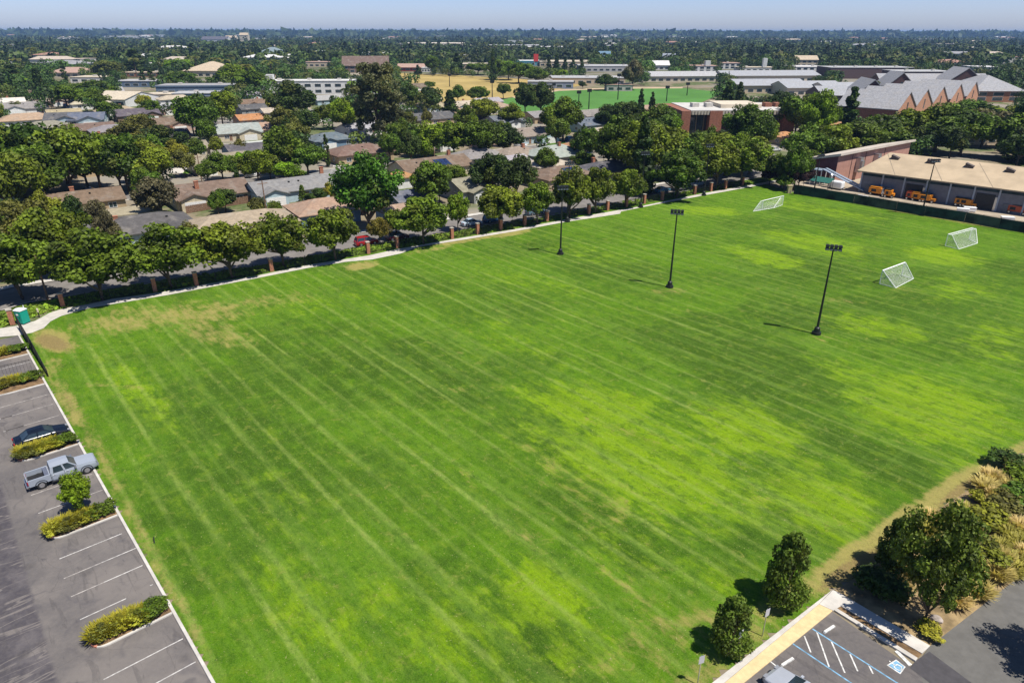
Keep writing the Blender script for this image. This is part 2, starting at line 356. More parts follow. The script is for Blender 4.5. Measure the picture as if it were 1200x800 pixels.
# tufts
c = t.mix(t.math('MULTIPLY', t.ramp(fine, 0.35, 0.75), 0.40), c, t.mix(0.65, c, (0.03, 0.06, 0.008)))
c = t.mix(t.math('MULTIPLY', t.ramp(vfine, 0.45, 0.70), 0.55), c, t.mix(0.5, c, (0.22, 0.30, 0.05)))
c = t.mix(t.math('MULTIPLY', t.ramp(vfine, 0.50, 0.28), 0.65), c, t.mix(0.6, c, (0.01, 0.035, 0.003)))
spk = t.noise(v, 5.5, 2, 0.5)
c = t.mix(t.math('MULTIPLY', t.ramp(spk, 0.68, 0.75), 0.6), c, (0.42, 0.37, 0.18))
t.t.links.new(c, b.inputs['Base Color']); b.inputs['Roughness'].default_value = 0.95; b.inputs['Specular IOR Level'].default_value = 0.08
bh = t.math('ADD', t.math('MULTIPLY', vfine, 0.6), fine)
bp = t.n('ShaderNodeBump', {'Strength': 0.9, 'Distance': 0.14, 'Height': bh}); t.t.links.new(bp.outputs[0], b.inputs['Normal'])
M_TURF = m; me.materials.append(m)
o = bpy.data.objects.new('grass_field', me); COL.objects.link(o); struct(o, 'large mown playing field with pale mowing lines and dry patches', 'field')

# verge beyond the path (ground cover), the street, far kerb
M_VERGE = simple('verge grass', (0.085, 0.13, 0.018), 0.95, 0.5, 0.35, bump=0.5, spec=0.08, world_co=True)
def grid_line(off, a0, a1, org):
    return org + UD * a0 + ND * off, org + UD * a1 + ND * off
pu = [P(x, y) for x, y in path_up]
def offs(pl, d):
    out = []
    for i, p in enumerate(pl):
        q = (pl[min(i + 1, len(pl) - 1)] - pl[max(i - 1, 0)]).normalized(); out.append(p + Vector((-q.y, q.x, 0)) * d)
    return out
main = [P(-40, 392), P(42, 366), P(133, 351), P(235, 335), P(362, 311), P(465, 292.5), P(600, 269.5), P(750, 242), P(885, 215.5), P(960, 201), P(1100, 176)]
verge = main + offs(main, 4.8)[::-1]
sheet('verge', None, 0.025, M_VERGE, 'green verge between path and street', 'verge', world=verge)
M_ASPH_ST = simple('street asphalt', (0.17, 0.155, 0.14), 0.9, 0.18, 0.5, bump=0.15, world_co=True)
def road(name, pl, d0, d1, z, mat, label, cat='road'):
    A = offs(pl, d0); B = offs(pl, d1)
    return sheet(name, None, z, mat, label, cat, world=A + B[::-1])
road('kerb', main, 4.8, 5.0, 0.14, M_CONC, 'street kerb on the field side', 'kerb')
road('road', main, 5.0, 14.5, 0.04, M_ASPH_ST, 'tree shaded street behind the brick pillars')
road('kerb', main, 14.5, 16.2, 0.14, M_CONC, 'pavement on the house side of the street', 'pavement')
ORG = P(190, 340)
def uv(a, off, z=0.0): return ORG + UD * a + ND * off + Vector((0, 0, z))
LAWN = simple('house lawn', (0.07, 0.14, 0.018), 0.95, 0.35, 0.3, spec=0.08, world_co=True)
BLOCKED = []      # (a0,a1,off0,off1) used by filler trees
for k, off in enumerate((79, 149, 222, 300)):
    a, bb = uv(-260, off), uv(330 - k * 10, off)
    for dd, w, z, mt, nm in ((0, 11, 0.035, M_CONCD, 'pavement'), (0, 8, 0.05, M_ASPH_ST, 'road')):
        sheet(nm, None, z, mt, 'quiet residential street number in order of distance'.replace('number in order of distance', ['nearest', 'second', 'third', 'farthest'][k] + ' behind the field street') + (' pavement' if nm == 'pavement' else ''), nm, world=strip_world(a, bb, w))
# cross streets
for k, (p1, p2) in enumerate((((395, 196), (437, 150)), ((60, 330), (-60, 250)), ((905, 205), (880, 150)))):
    sheet('road', None, 0.06, M_ASPH_ST, ['side street running away past the tall eucalyptus', 'side street at the left edge', 'side street right of the brick office'][k], 'road', world=strip_world(P(*p1), P(*p2), 8))

# footpath
M_PATH = simple('path concrete', (0.47, 0.44, 0.385), 0.88, 0.14, 0.7, bump=0.12, world_co=True)
o = sheet('path', path_lo + path_up[::-1], 0.06, M_PATH, 'pale concrete footpath curving along the field edge', 'path')

# ================================================================== LEFT CAR PARK
m, t, b = newmat('car park asphalt'); v = t.pos()
vr = t.mapping(v, rot=(0, 0, -CURB_A))
f = t.noise(v, 0.14, 5, 0.6); g2 = t.noise(v, 3.5, 4, 0.7); fn = t.noise(v, 22, 2, 0.6)
c = t.mix(t.ramp(f, 0.38, 0.62), (0.178, 0.158, 0.143), (0.118, 0.107, 0.103))
sep = t.n('ShaderNodeSeparateXYZ', {0: vr})
# older, darker lane away from the stalls with long seal lines
kA = vr
off0 = CA.x * math.cos(-CURB_A) - CA.y * math.sin(-CURB_A), CA.x * math.sin(-CURB_A) + CA.y * math.cos(-CURB_A)
lane = t.ramp(t.math('ADD', sep.outputs[1], addn(t.noise(v, 0.8, 3, 0.6), 0.5)), off0[1] - 6.5, off0[1] - 6.1)
c = t.mix(lane, t.mix(t.ramp(t.noise(vr, 0.5, 5, 0.6), 0.4, 0.65), (0.060, 0.054, 0.062), (0.105, 0.094, 0.098)), c)
sw = t.noise(t.mapping(vr, scale=(0.55, 0.09, 1), loc=(3, 1, 0)), 1.0, 3, 0.55, 0.4)
seam = t.math('SUBTRACT', 1.0, t.ramp(t.math('ABSOLUTE', t.math('SUBTRACT', sw, 0.5)), 0.0, 0.022))
c = t.mix(t.math('MULTIPLY', t.math('MULTIPLY', seam, t.math('SUBTRACT', 1.0, lane)), 0.7), c, (0.21, 0.185, 0.165))
tar = t.noise(t.mapping(v, loc=(7, 2, 0)), 0.22, 3, 0.5, 0.8)
tl = t.math('SUBTRACT', 1.0, t.ramp(t.math('ABSOLUTE', t.math('SUBTRACT', tar, 0.5)), 0.0, 0.05))
c = t.mix(t.math('MULTIPLY', t.math('MULTIPLY', tl, t.ramp(t.noise(v, 0.3, 2, 0.5), 0.45, 0.6)), 0.5), c, (0.085, 0.078, 0.084))
blot = t.ramp(t.noise(t.mapping(v, loc=(1, 8, 0)), 0.45, 3, 0.5), 0.62, 0.72)
c = t.mix(t.math('MULTIPLY', blot, 0.55), c, (0.065, 0.06, 0.066))
cr = t.n('ShaderNodeTexVoronoi', {'Vector': t.n('ShaderNodeVectorMath', {0: v, 1: t.n('ShaderNodeTexNoise', {'Vector': v, 'Scale': 0.6, 'Detail': 3}).outputs[1]}, operation='ADD').outputs[0], 'Scale': 0.17}, feature='DISTANCE_TO_EDGE').outputs[0]
c = t.mix(t.math('MULTIPLY', t.math('SUBTRACT', 1.0, t.ramp(cr, 0.0, 0.006)), 0.35), c, (0.06, 0.055, 0.055))
tyre = t.noise(t.mapping(vr, scale=(0.30, 1.7, 1), rot=(0, 0, 0.5)), 1.0, 4, 0.6, 0.9)
c = t.mix(t.math('MULTIPLY', t.ramp(tyre, 0.56, 0.66), 0.35), c, (0.055, 0.050, 0.052))
oil = t.n('ShaderNodeTexVoronoi', {'Vector': v, 'Scale': 0.33}).outputs[0]
c = t.mix(t.math('MULTIPLY', t.math('SUBTRACT', 1.0, t.ramp(oil, 0.03, 0.22)), 0.5), c, (0.05, 0.045, 0.045))
c = t.mix(t.math('MULTIPLY', t.ramp(g2, 0.35, 0.7), 0.3), c, t.mix(0.5, c, (0.25, 0.22, 0.19)))
c = t.mix(t.math('MULTIPLY', t.ramp(fn, 0.3, 0.7), 0.3), c, t.mix(0.5, c, (0.05, 0.05, 0.05)))
t.t.links.new(c, b.inputs['Base Color']); b.inputs['Roughness'].default_value = 0.88; b.inputs['Specular IOR Level'].default_value = 0.25
bp = t.n('ShaderNodeBump', {'Strength': 0.35, 'Distance': 0.02, 'Height': fn}); t.t.links.new(bp.outputs[0], b.inputs['Normal'])
M_ASPH = m
def ck(s, w=0.0): return CA + cdir * s + cnor * w       # s along the kerb, w into the lot
def along(x, y): return (P(x, y) - CA).dot(cdir)
sheet('car_park', None, 0.045, M_ASPH, 'worn grey asphalt car park on the left', 'car park', world=[ck(0, 0), ck(95, 0), ck(95, 60), ck(0, 60)])
mb = MB()
kp = [ck(0, 0.12), ck(95, 0.12), ck(95, -0.10), ck(0, -0.10)]; mb.prism([(p.x, p.y) for p in kp], 0.0, 0.17)
struct(mb.build('kerb', M_CONC, bevel=0.03), 'long straight concrete kerb between car park and field', 'kerb')
# islands: (far-corner px, near-corner px, length into the lot)
ISL = [((28, 406), (36, 416), 6.0), ((45, 436), (55, 451), 6.0), ((92, 510), (96.5, 521), 5.2), ((136, 590), (143, 604), 5.2), ((197, 700), (206, 719), 5.2)]
islands = []
for i, (a, bq, L) in enumerate(ISL):
    s0, s1 = along(*a), along(*bq); mb = MB()
    if s1 - s0 < 1.3: s0 = s1 - 1.3
    def rr(e, L=L, s0=s0, s1=s1):
        pts = [ck(s0 + e, 0.13)]
        r = (s1 - s0) / 2 - e; cpt = L - r
        for k in range(9):
            an = math.pi * k / 8; pts.append(ck(s0 + (s1 - s0) / 2 - r * math.cos(an), cpt + r * math.sin(an) - e * 0))
        pts.append(ck(s1 - e, 0.13)); return pts
    mb.prism([(p.x, p.y) for p in rr(0.0)], 0.0, 0.165)
    struct(mb.build('kerb', M_CONC, bevel=0.02), 'kerb of planted island %s' % ['farthest', 'fourth', 'beside the black car', 'with the young tree', 'nearest'][i], 'kerb')
    sheet('planting_bed', None, 0.172, M_MULCH, 'mulch in a car park island', 'planting bed', world=rr(0.16))
    # red painted nose
    mb = MB(); nose = rr(0.0)[3:8]
    for k in range(len(nose) - 1):
        d = (nose[k + 1] - nose[k]).normalized(); n = Vector((-d.y, d.x, 0)); n = n if n.dot(cnor) > 0 else -n
        A, B = nose[k], nose[k + 1]
        mb.prism([((A - n * .13).x, (A - n * .13).y), ((B - n * .13).x, (B - n * .13).y), ((B + n * .012).x, (B + n * .012).y), ((A + n * .012).x, (A + n * .012).y)][::1], 0.05, 0.177)
    struct(mb.build('kerb', simple('faded red kerb paint', (0.50, 0.20, 0.13), 0.8, 0.2, 3, world_co=True)), 'faded red kerb paint on the island nose', 'kerb')
    islands.append((s0, s1, L))
# stall lines
M_LINEF = simple('faded road paint', (0.36, 0.33, 0.30), 0.8, 0.35, 3, world_co=True)
M_STALL = simple('worn stall paint', (0.46, 0.44, 0.41), 0.75, 0.35, 3, world_co=True)
def stall(x, y, L=5.2, w0=0.3, mat=None, wd=0.085, s=None):
    s = along(x, y) if s is None else s
    sheet('road_marking', None, 0.0495, mat or M_STALL, 'white stall line painted on the left car park', 'road marking', world=strip_world(ck(s, w0), ck(s, L), wd))
stall(217, 748); stall(232, 775); stall(249, 803); stall(266, 832)
stall(141, 627, L=5.0, w0=.5); stall(160, 643, w0=.1, L=2.6); stall(160, 643, w0=2.6, mat=M_LINEF); stall(170.5, 662, L=3); stall(170.5, 662, w0=3, mat=M_LINEF); stall(183, 684, L=.5); stall(152, 695, s=along(183, 684) + .2, w0=2.2, L=5.2)
for x, y in ((61, 462), (67.5, 473), (75, 486), (83.5, 501)): stall(x, y, mat=M_LINEF, w0=0.4)
stall(75, 486, w0=3.6, L=5.4); stall(67.5, 473, w0=4.2, L=5.4)
for x, y in ((103, 533), (115, 554)): stall(x, y, mat=M_LINEF)
stall(126, 573, w0=2.2, L=5.2); stall(126, 573, w0=.2, L=2.2, mat=M_LINEF)
for x, y in ((40, 424), (47, 435)): stall(x, y)
# opposite row of faded stalls
for k in range(20):
    s = along(55, 451) + 2.7 * k
    sheet('road_marking', None, 0.0495, M_LINEF, 'faded stall line across the lane', 'road marking', world=strip_world(ck(s, 12.5), ck(s, 17.3), 0.10))

# ================================================================== RIGHT CAR PARK AND DRIVE
def pl(*a): return list(a)
sheet('car_park', [(976, 716), (1067, 780), (1150, 838), (900, 900), (740, 900), (867, 803)], 0.045, M_ASPH, 'accessible parking bays bottom right', 'car park')
M_ASPH2 = simple('drive asphalt', (0.12, 0.115, 0.105), 0.9, 0.12, 1.2, bump=0.2, world_co=True)
sheet('drive', [(1091, 756), (1200, 671), (1420, 520), (1700, 700), (1500, 1000), (1120, 900), (1075, 778)], 0.047, M_ASPH2, 'plain asphalt drive at bottom right', 'drive')
sheet('asphalt_patch', [(1075, 773), (1090, 763), (1140, 800), (1160, 822), (1120, 822), (1067, 782)], 0.052, simple('fresh asphalt', (0.06, 0.056, 0.06), 0.85, 0.15, 2, world_co=True), 'dark asphalt strip joining bay and drive', 'asphalt')
# accessible ramp paving and walks: real steps
def slab(name, pix, z0, z1, mat, label, cat):
    mb = MB(); pts = [P(x, y) for x, y in pix]; mb.prism([(p.x, p.y) for p in pts], z0, z1)
    o = mb.build(name, mat, bevel=0.01); return struct(o, label, cat)
slab('pavement', [(976, 691.5), (960, 708.5), (849, 801), (800, 842), (785, 842), (836, 800)], 0.0, 0.12, M_CONC, 'pale concrete edge beside the yellow strip', 'pavement')
slab('tactile_paving', [(960.3, 708.6), (976.5, 716), (872, 801), (830, 835), (802, 841.5), (849.3, 801.3)], 0.0, 0.124, M_YELLOWP, 'wide yellow tactile paving strip beside the bays', 'paving')
slab('pavement', [(976.5, 692), (983, 694.5), (1090.5, 757), (1081, 766), (986, 710.5), (977, 716), (960.5, 708.5)], 0.0, 0.13, M_CONC, 'white concrete walk in tree shade', 'pavement')
slab('kerb', [(978, 715.5), (981, 713.3), (1076, 771.5), (1073.5, 775)], 0.0, 0.15, M_CONC, 'kerb between bays and mulch strip', 'kerb')
sheet('planting_bed', [(985.5, 710.8), (1081, 766.3), (1076, 771.3), (981, 713.2)], 0.09, M_MULCH, 'narrow mulch strip between walk and bays', 'planting bed')
def mark(pix, mat, label, z=0.0495): sheet('road_marking', pix, z, mat, label, 'road marking')
def linep(a, bq, w, mat, label, w_=.8):
    w = w * w_; sheet('road_marking', None, 0.0497, mat, label, 'road marking', world=strip_world(P(*a), P(*bq), w))
linep((953, 736.5), (1062, 806), 0.13, M_BLUEP, 'right blue line of the access aisle')
linep((930, 754), (1000, 801), 0.13, M_BLUEP, 'left blue line of the access aisle')
for a, bq in (((958, 740), (972.5, 781)), ((975, 751), (991, 788)), ((997, 766), (1006, 786)), ((1019, 779), (1024, 789)), ((943.5, 745), (951, 764))):
    linep(a, bq, 0.12, M_WHITEP, 'white hatching line in the access aisle')
linep((904, 775), (918, 786), 0.11, M_WHITEP, 'white bay line behind the silver car')
linep((1051, 762), (1068, 779), 0.35, M_WHITEP, 'white wedge at the end of the kerb')
SYM = [(1040, 779), (1051, 772.3), (1062.3, 781), (1056, 789.5)]
mark(SYM, M_WHITEP, 'white border of the accessible parking symbol', 0.0495)
sc_ = P(1052, 780.5); a0 = P(1040, 779); a1 = P(1051, 772.3)
def shrink(pix, k):
    mx = sum(p[0] for p in pix) / 4; my = sum(p[1] for p in pix) / 4
    return [(mx + (x - mx) * k, my + (y - my) * k) for x, y in pix]
mark(shrink(SYM, 0.82), M_BLUEP, 'blue accessible parking symbol field', 0.054)
# wheelchair emblem in white: wheel arc, seat, back, head
mb = MB(); sP = [P(x, y) for x, y in SYM]; ex = (sP[1] - sP[0]).normalized(); ey = Vector((-ex.y, ex.x, 0))
if ey.y > 0: ey = -ey
ctr = (sP[0] + sP[2]) / 2
def ep(u, w_): q = ctr - ey * w_ + ex * u; return q
def sgm(p, q, w_):
    for s_ in [strip_world(ep(*p), ep(*q), w_)]: mb.quadmesh([(k.x, k.y, 0.0585) for k in s_], [(0, 1, 2, 3)])
for k in range(14):
    an0, an1 = R(120 + k * 18), R(120 + (k + 1) * 18)
    sgm((.22 * math.cos(an0), -.12 + .22 * math.sin(an0)), (.22 * math.cos(an1), -.12 + .22 * math.sin(an1)), .06)
mb.v = [(x, y, z + 0.0004 * (i // 4)) for i, (x, y, z) in enumerate(mb.v)]
n0 = len(mb.v)
sgm((-.06, .28), (-.03, .02), .07); sgm((-.03, .04), (.16, .04), .07); sgm((.15, .04), (.24, -.24), .07); sgm((-.10, .42), (-.02, .42), .09)
mb.v = [(x, y, z + (0.008 + 0.0006 * (i // 4) if i >= n0 else 0)) for i, (x, y, z) in enumerate(mb.v)]
struct(mb.build('road_marking', M_WHITEP), 'white wheelchair emblem on the blue square', 'road marking')
# planting bed between turf and drive
sheet('planting_bed', [(979, 691), (1010, 673), (1045, 646), (1108, 591), (1160, 559), (1200, 531), (1330, 470), (1420, 520), (1200, 671.5), (1090.6, 756.8)], 0.055, M_BED, 'dry planting bed between field and drive', 'planting bed')
# yard behind the screen fence
M_YARD = simple('yard concrete', (0.36, 0.30, 0.22), 0.9, 0.22, 0.25, world_co=True)
sheet('yard', [(930, 224), (1200, 270), (1330, 292), (1330, 262), (1200, 240), (1000, 205), (940, 206)], 0.035, M_YARD, 'tan concrete yard between fence and workshop', 'yard')
# far sports ground
M_DRY = simple('dry meadow', (0.36, 0.27, 0.10), 0.95, 0.16, 0.03, spec=0.05, world_co=True)
M_PITCH = simple('sports turf', (0.085, 0.20, 0.045), 0.9, 0.12, 0.03, spec=0.05, world_co=True)
sheet('meadow', [(462, 86), (520, 88), (600, 92), (690, 99), (650, 106), (600, 114), (560, 120), (520, 120), (470, 104)], 0.07, M_DRY, 'dry straw coloured sports meadow', 'field')
sheet('sports_pitch', [(555, 123), (605, 114), (655, 106.5), (720, 104), (800, 103.5), (850, 108), (822, 120), (740, 129), (620, 132)], 0.09, M_PITCH, 'green sports pitch beyond the houses', 'field')
sheet('track', [(600, 114), (655, 105), (720, 102.7), (800, 102), (800, 103.6), (720, 104.2), (655, 106.8), (605, 116)], 0.11, simple('track dirt', (0.42, 0.32, 0.20), 0.9, 0.1, 0.1, world_co=True), 'tan strip along the pitch', 'track')
# low hills at the horizon
mb = MB(); rnd = random.Random(2); N = 60
vs = []; fs = []
for i in range(N + 1):
    x = -2000 + i * 220; h = 36 * (0.25 + 0.75 * math.exp(-((i - 40) / 18) ** 2)) + rnd.uniform(-6, 8)
    vs += [(x, 11800, -0.5), (x, 12600, h), (x, 13400, -0.5)]
for i in range(N):
    k = i * 3; fs += [(k, k + 3, k + 4, k + 1), (k + 1, k + 4, k + 5, k + 2)]
mb.quadmesh(vs, fs); o = mb.build('hills', simple('far wooded hills', (0.04, 0.06, 0.035), 0.95, 0.4, 0.004, world_co=True)); struct(o, 'low wooded hills on the horizon', 'hills')
# ================================================================== FOLIAGE
def leafmat(name, trans=0.2, hi=1.55, lo=0.45, rough=0.6):
    m = bpy.data.materials.new(name); m.use_nodes = True; t = NT(m); b = t.t.nodes['Principled BSDF']
    oi = t.n('ShaderNodeObjectInfo'); at = t.n('ShaderNodeAttribute', attribute_name='tone')
    sp_ = t.n('ShaderNodeSeparateColor', {0: at.outputs['Color']})
    f = t.n('ShaderNodeMapRange', {0: sp_.outputs[0], 1: 0.0, 2: 1.0, 3: lo, 4: hi}).outputs[0]
    c = t.mix(1.0, oi.outputs['Color'], t.n('ShaderNodeCombineColor', {0: f, 1: f, 2: f}).outputs[0], 'MULTIPLY')
    c = t.mix(t.math('MULTIPLY', sp_.outputs[1], 0.35), c, (0.16, 0.15, 0.02))
    t.t.links.new(c, b.inputs['Base Color']); b.inputs['Roughness'].default_value = rough; b.inputs['Specular IOR Level'].default_value = 0.25
    tr = t.n('ShaderNodeBsdfTranslucent'); c2 = t.mix(0.5, c, t.mix(1.0, c, (1.6, 1.7, 0.5), 'MULTIPLY')); t.t.links.new(c2, tr.inputs[0])
    mx = t.n('ShaderNodeMixShader', {0: trans}); t.t.links.new(b.outputs[0], mx.inputs[1]); t.t.links.new(tr.outputs[0], mx.inputs[2])
    out = [n for n in t.t.nodes if n.type == 'OUTPUT_MATERIAL'][0]; t.t.links.new(mx.outputs[0], out.inputs[0]); return m
M_LEAF = leafmat('foliage'); M_GRASSB = leafmat('grass blades', 0.3, 1.25, 0.7)
def leaves(rng, clumps, size, per, up=0.3, aspect=0.75, flat=1.0, zs=2.1):
    """clumps: (x,y,z,r) -> arrays of quads facing mostly outward from each clump, with a tone per clump"""
    V = []; T = []
    cl = np.array([c[:3] for c in clumps]); rad = np.array([c[3] for c in clumps]); n = len(clumps)
    k = np.repeat(np.arange(n), per)
    d = rng.normal(size=(len(k), 3)); d /= np.linalg.norm(d, axis=1)[:, None]
    rr = rad[k] * (0.45 + 0.6 * rng.rand(len(k)) ** 0.6)
    c = cl[k] + d * rr[:, None] * np.array([1, 1, flat])
    nm = d * 0.8 + rng.normal(size=d.shape) * 0.55; nm[:, 2] += up; nm /= np.linalg.norm(nm, axis=1)[:, None]
    a = np.cross(nm, rng.normal(size=d.shape)); a /= np.linalg.norm(a, axis=1)[:, None]; bb = np.cross(nm, a)
    s = size * (0.6 + 0.8 * rng.rand(len(k)))[:, None]
    a = a * s; bb = bb * s * aspect; a[:, 2] /= zs; bb[:, 2] /= zs
    q = np.stack([c - a, c - bb * 0.9 + a * 0.1, c + a, c + bb], 1).reshape(-1, 3)
    tn = rng.rand(n); yl = (rng.rand(n) < 0.12) * rng.rand(n)
    tone = np.clip(tn[k] + rng.normal(size=len(k)) * 0.22, 0, 1)
    return q, np.repeat(tone, 4), np.repeat(yl[k], 4)
def leafmesh(name, parts, mat=None):
    q = np.concatenate([p[0] for p in parts]); tn = np.concatenate([p[1] for p in parts]); yl = np.concatenate([p[2] for p in parts])
    n = len(q); me = bpy.data.meshes.new(name)
    me.vertices.add(n); me.vertices.foreach_set('co', q.astype(np.float32).ravel())
    me.loops.add(n); me.loops.foreach_set('vertex_index', np.arange(n, dtype=np.int32))
    me.polygons.add(n // 4); me.polygons.foreach_set('loop_start', np.arange(0, n, 4, dtype=np.int32)); me.polygons.foreach_set('loop_total', np.full(n // 4, 4, np.int32))
    me.update(calc_edges=True)
    ca = me.color_attributes.new('tone', 'FLOAT_COLOR', 'POINT')
    ca.data.foreach_set('color', np.stack([tn, yl, tn * 0, tn * 0 + 1], 1).astype(np.float32).ravel())
    me.materials.append(mat or M_LEAF); return me
# unit crowns: radius 1 in x/y, height 1 in z measured from the ground
def crown_broad(seed, nl=4200, size=0.085, base=0.26, lump=0.26, ncl=56, spread=1.0, topw=1.0):
    rng = np.random.RandomState(seed); cl = []
    zc = (1 + base) / 2; hz_ = (1 - base) / 2
    lob = [(rng.uniform(0, 6.28), rng.uniform(0.8, 1.12)) for _ in range(5)]
    for i in range(ncl):
        d = rng.normal(size=3); d /= np.linalg.norm(d)
        if d[2] < -0.2: d[2] *= 0.6
        r = rng.uniform(0.5, 0.92) if i % 5 else rng.uniform(0.1, 0.5)
        az = math.atan2(d[1], d[0]); k = 1 + 0.16 * math.sin(2 * az + lob[0][0]) + 0.12 * math.sin(3 * az + lob[1][0])
        rad = lump * rng.uniform(0.7, 1.25)
        cl.append((d[0] * r * k * spread * 0.93, d[1] * r * k * spread * 0.93, zc + d[2] * r * hz_ * 0.98, rad))
    return leafmesh('crown', [leaves(rng, cl, size, nl // ncl, flat=0.48)]), cl, base
def crown_cone(seed, nl=3200, size=0.11, base=0.08):
    rng = np.random.RandomState(seed); cl = []
    for i in range(60):
        h = rng.rand() ** 1.15; w = (1 - h) * 0.85 + 0.05; an = rng.rand() * 6.28; r = w * rng.uniform(0.5, 1.0)
        cl.append((math.cos(an) * r, math.sin(an) * r, base + (1 - base) * h * 0.96, 0.16 + 0.22 * w))
    return leafmesh('crown', [leaves(rng, cl, size, nl // 60, up=0.1, flat=0.22, zs=4.5)]), cl, base
def crown_egg(seed):
    rng = np.random.RandomState(seed); cl = []
    for i in range(85):
        h = rng.rand() ** 1.1; w = 0.95 * math.sin(math.pi * min(1, h * 0.72 + 0.26)) ** 0.8; an = rng.rand() * 6.28; r = w * rng.uniform(0.35, 0.85)
        cl.append((math.cos(an) * r, math.sin(an) * r, 0.13 + h * 0.80, 0.12 + 0.12 * w))
    return leafmesh('crown', [leaves(rng, cl, 0.045, 100, flat=0.40)]), cl, 0.12
def crown_column(seed, nl=3000, size=0.14):
    rng = np.random.RandomState(seed); cl = []
    for i in range(50):
        h = rng.rand(); w = math.sin(math.pi * min(1, h * 0.85 + 0.12)) ** 0.6; an = rng.rand() * 6.28
        cl.append((math.cos(an) * w * 0.6, math.sin(an) * w * 0.6, 0.05 + h * 0.9, 0.4))
    return leafmesh('crown', [leaves(rng, cl, size, nl // 50, flat=0.12, zs=8)]), cl, 0.05
def crown_euc(seed):
    rng = np.random.RandomState(seed); cl = []
    for i in range(110):
        h = rng.rand(); w = 0.35 + 0.55 * math.sin(math.pi * min(1, (h * 0.75 + 0.18))) ; an = rng.rand() * 6.28; r = w * rng.uniform(0.3, 1.0)
        cl.append((math.cos(an) * r, math.sin(an) * r, 0.16 + h * 0.80, rng.uniform(0.13, 0.24)))
    return leafmesh('crown', [leaves(rng, cl, 0.045, 130, up=-0.1, flat=0.32, zs=3.2)]), cl, 0.2
def crown_palm(seed):
    rng = np.random.RandomState(seed); Q = []; T = []
    for i in range(26):
        an = i * 2.4; el = rng.uniform(-0.5, 1.1); L = 1.0
        for s in range(7):
            t0, t1 = s / 7, (s + 1) / 7
            def pt(t_): return np.array([math.cos(an) * t_ * L * math.cos(el * (1 - t_)), math.sin(an) * t_ * L * math.cos(el * (1 - t_)), 0.86 + 0.16 * (math.sin(el) * t_ - 0.75 * t_ * t_)])
            p0, p1 = pt(t0), pt(t1); sd_ = np.array([-math.sin(an), math.cos(an), 0]) * 0.13 * (1 - t1 * 0.7)
            dr = np.array([0, 0, -0.02])
            Q += [p0, p1, p1 + sd_ + dr, p0 + sd_ + dr, p0, p1, p1 - sd_ + dr, p0 - sd_ + dr]; T += [rng.rand()] * 8
    T = np.array(T)
    return leafmesh('crown', [(np.array(Q), T, T * 0)]), [], 0.84
def trunkmesh(cl, base, r=0.06, n_l=7, seed=0, lean=0.02):
    mb = MB(); rnd = random.Random(seed)
    fork = base + 0.14
    mb.tube([(0, 0, -0.02), (0.0, 0, 0.04), (lean, 0, base * 0.6), (lean * 1.4, 0.01, fork)], [r * 1.5, r, r * 0.8, r * 0.62], 8)
    if cl:
        for c in rnd.sample(cl, min(n_l, len(cl))):
            s = Vector((lean * 1.2, 0.005, base + rnd.uniform(-0.02, 0.12))); e = Vector(c[:3])
            mid = (s + e) / 2 + Vector((0, 0, -0.02))
            mb.tube([s, mid, e], [r * 0.5, r * 0.3, r * 0.1], 5)
        mb.tube([(lean * 1.4, 0.01, fork), (0, 0, 0.82)], [r * 0.6, r * 0.12], 6)
    return mb.mesh('trunk', M_BARK)
KIND = {}
def reg(k, lst, tr=0.055): KIND[k] = [(c[0], trunkmesh(c[1], c[2], tr, seed=i)) for i, c in enumerate(lst)]
reg('broad', [crown_broad(s, 9500, 0.060) for s in (1, 2, 3, 4, 5)])
reg('street', [crown_broad(s, 12000, 0.050, 0.16, 0.20, 95, 1.06) for s in (11, 12, 13, 14)], 0.045)
reg('dense', [crown_broad(s, 15000, 0.044, 0.12, 0.21, 120) for s in (21, 22)], 0.05)
reg('conifer', [crown_cone(s) for s in (31, 32, 33)], 0.05)
reg('column', [crown_column(s) for s in (41, 42)], 0.1)
reg('euc', [crown_euc(51)], 0.06)
reg('palm', [crown_palm(61)], 0.06)
reg('near', [crown_egg(71), crown_broad(72, 15000, 0.030, 0.04, 0.155, 120)], 0.035)
reg('shrub', [crown_broad(81, 2200, 0.095, 0.02, 0.32, 34), crown_broad(82, 2200, 0.095, 0.02, 0.32, 34)], 0.04)
TONES = {'dark': (0.042, 0.072, 0.010), 'maple': (0.062, 0.135, 0.010), 'mid': (0.110, 0.150, 0.008), 'olive': (0.115, 0.120, 0.022), 'bright': (0.130, 0.210, 0.008), 'yellow': (0.16, 0.17, 0.012),
         'grey': (0.100, 0.098, 0.045), 'deep': (0.074, 0.122, 0.008), 'orange': (0.20, 0.15, 0.02), 'gold': (0.25, 0.25, 0.02), 'euc': (0.135, 0.130, 0.050), 'near': (0.078, 0.118, 0.012), 'purple': (0.035, 0.014, 0.014), 'straw': (0.36, 0.27, 0.10)}
TREES = []
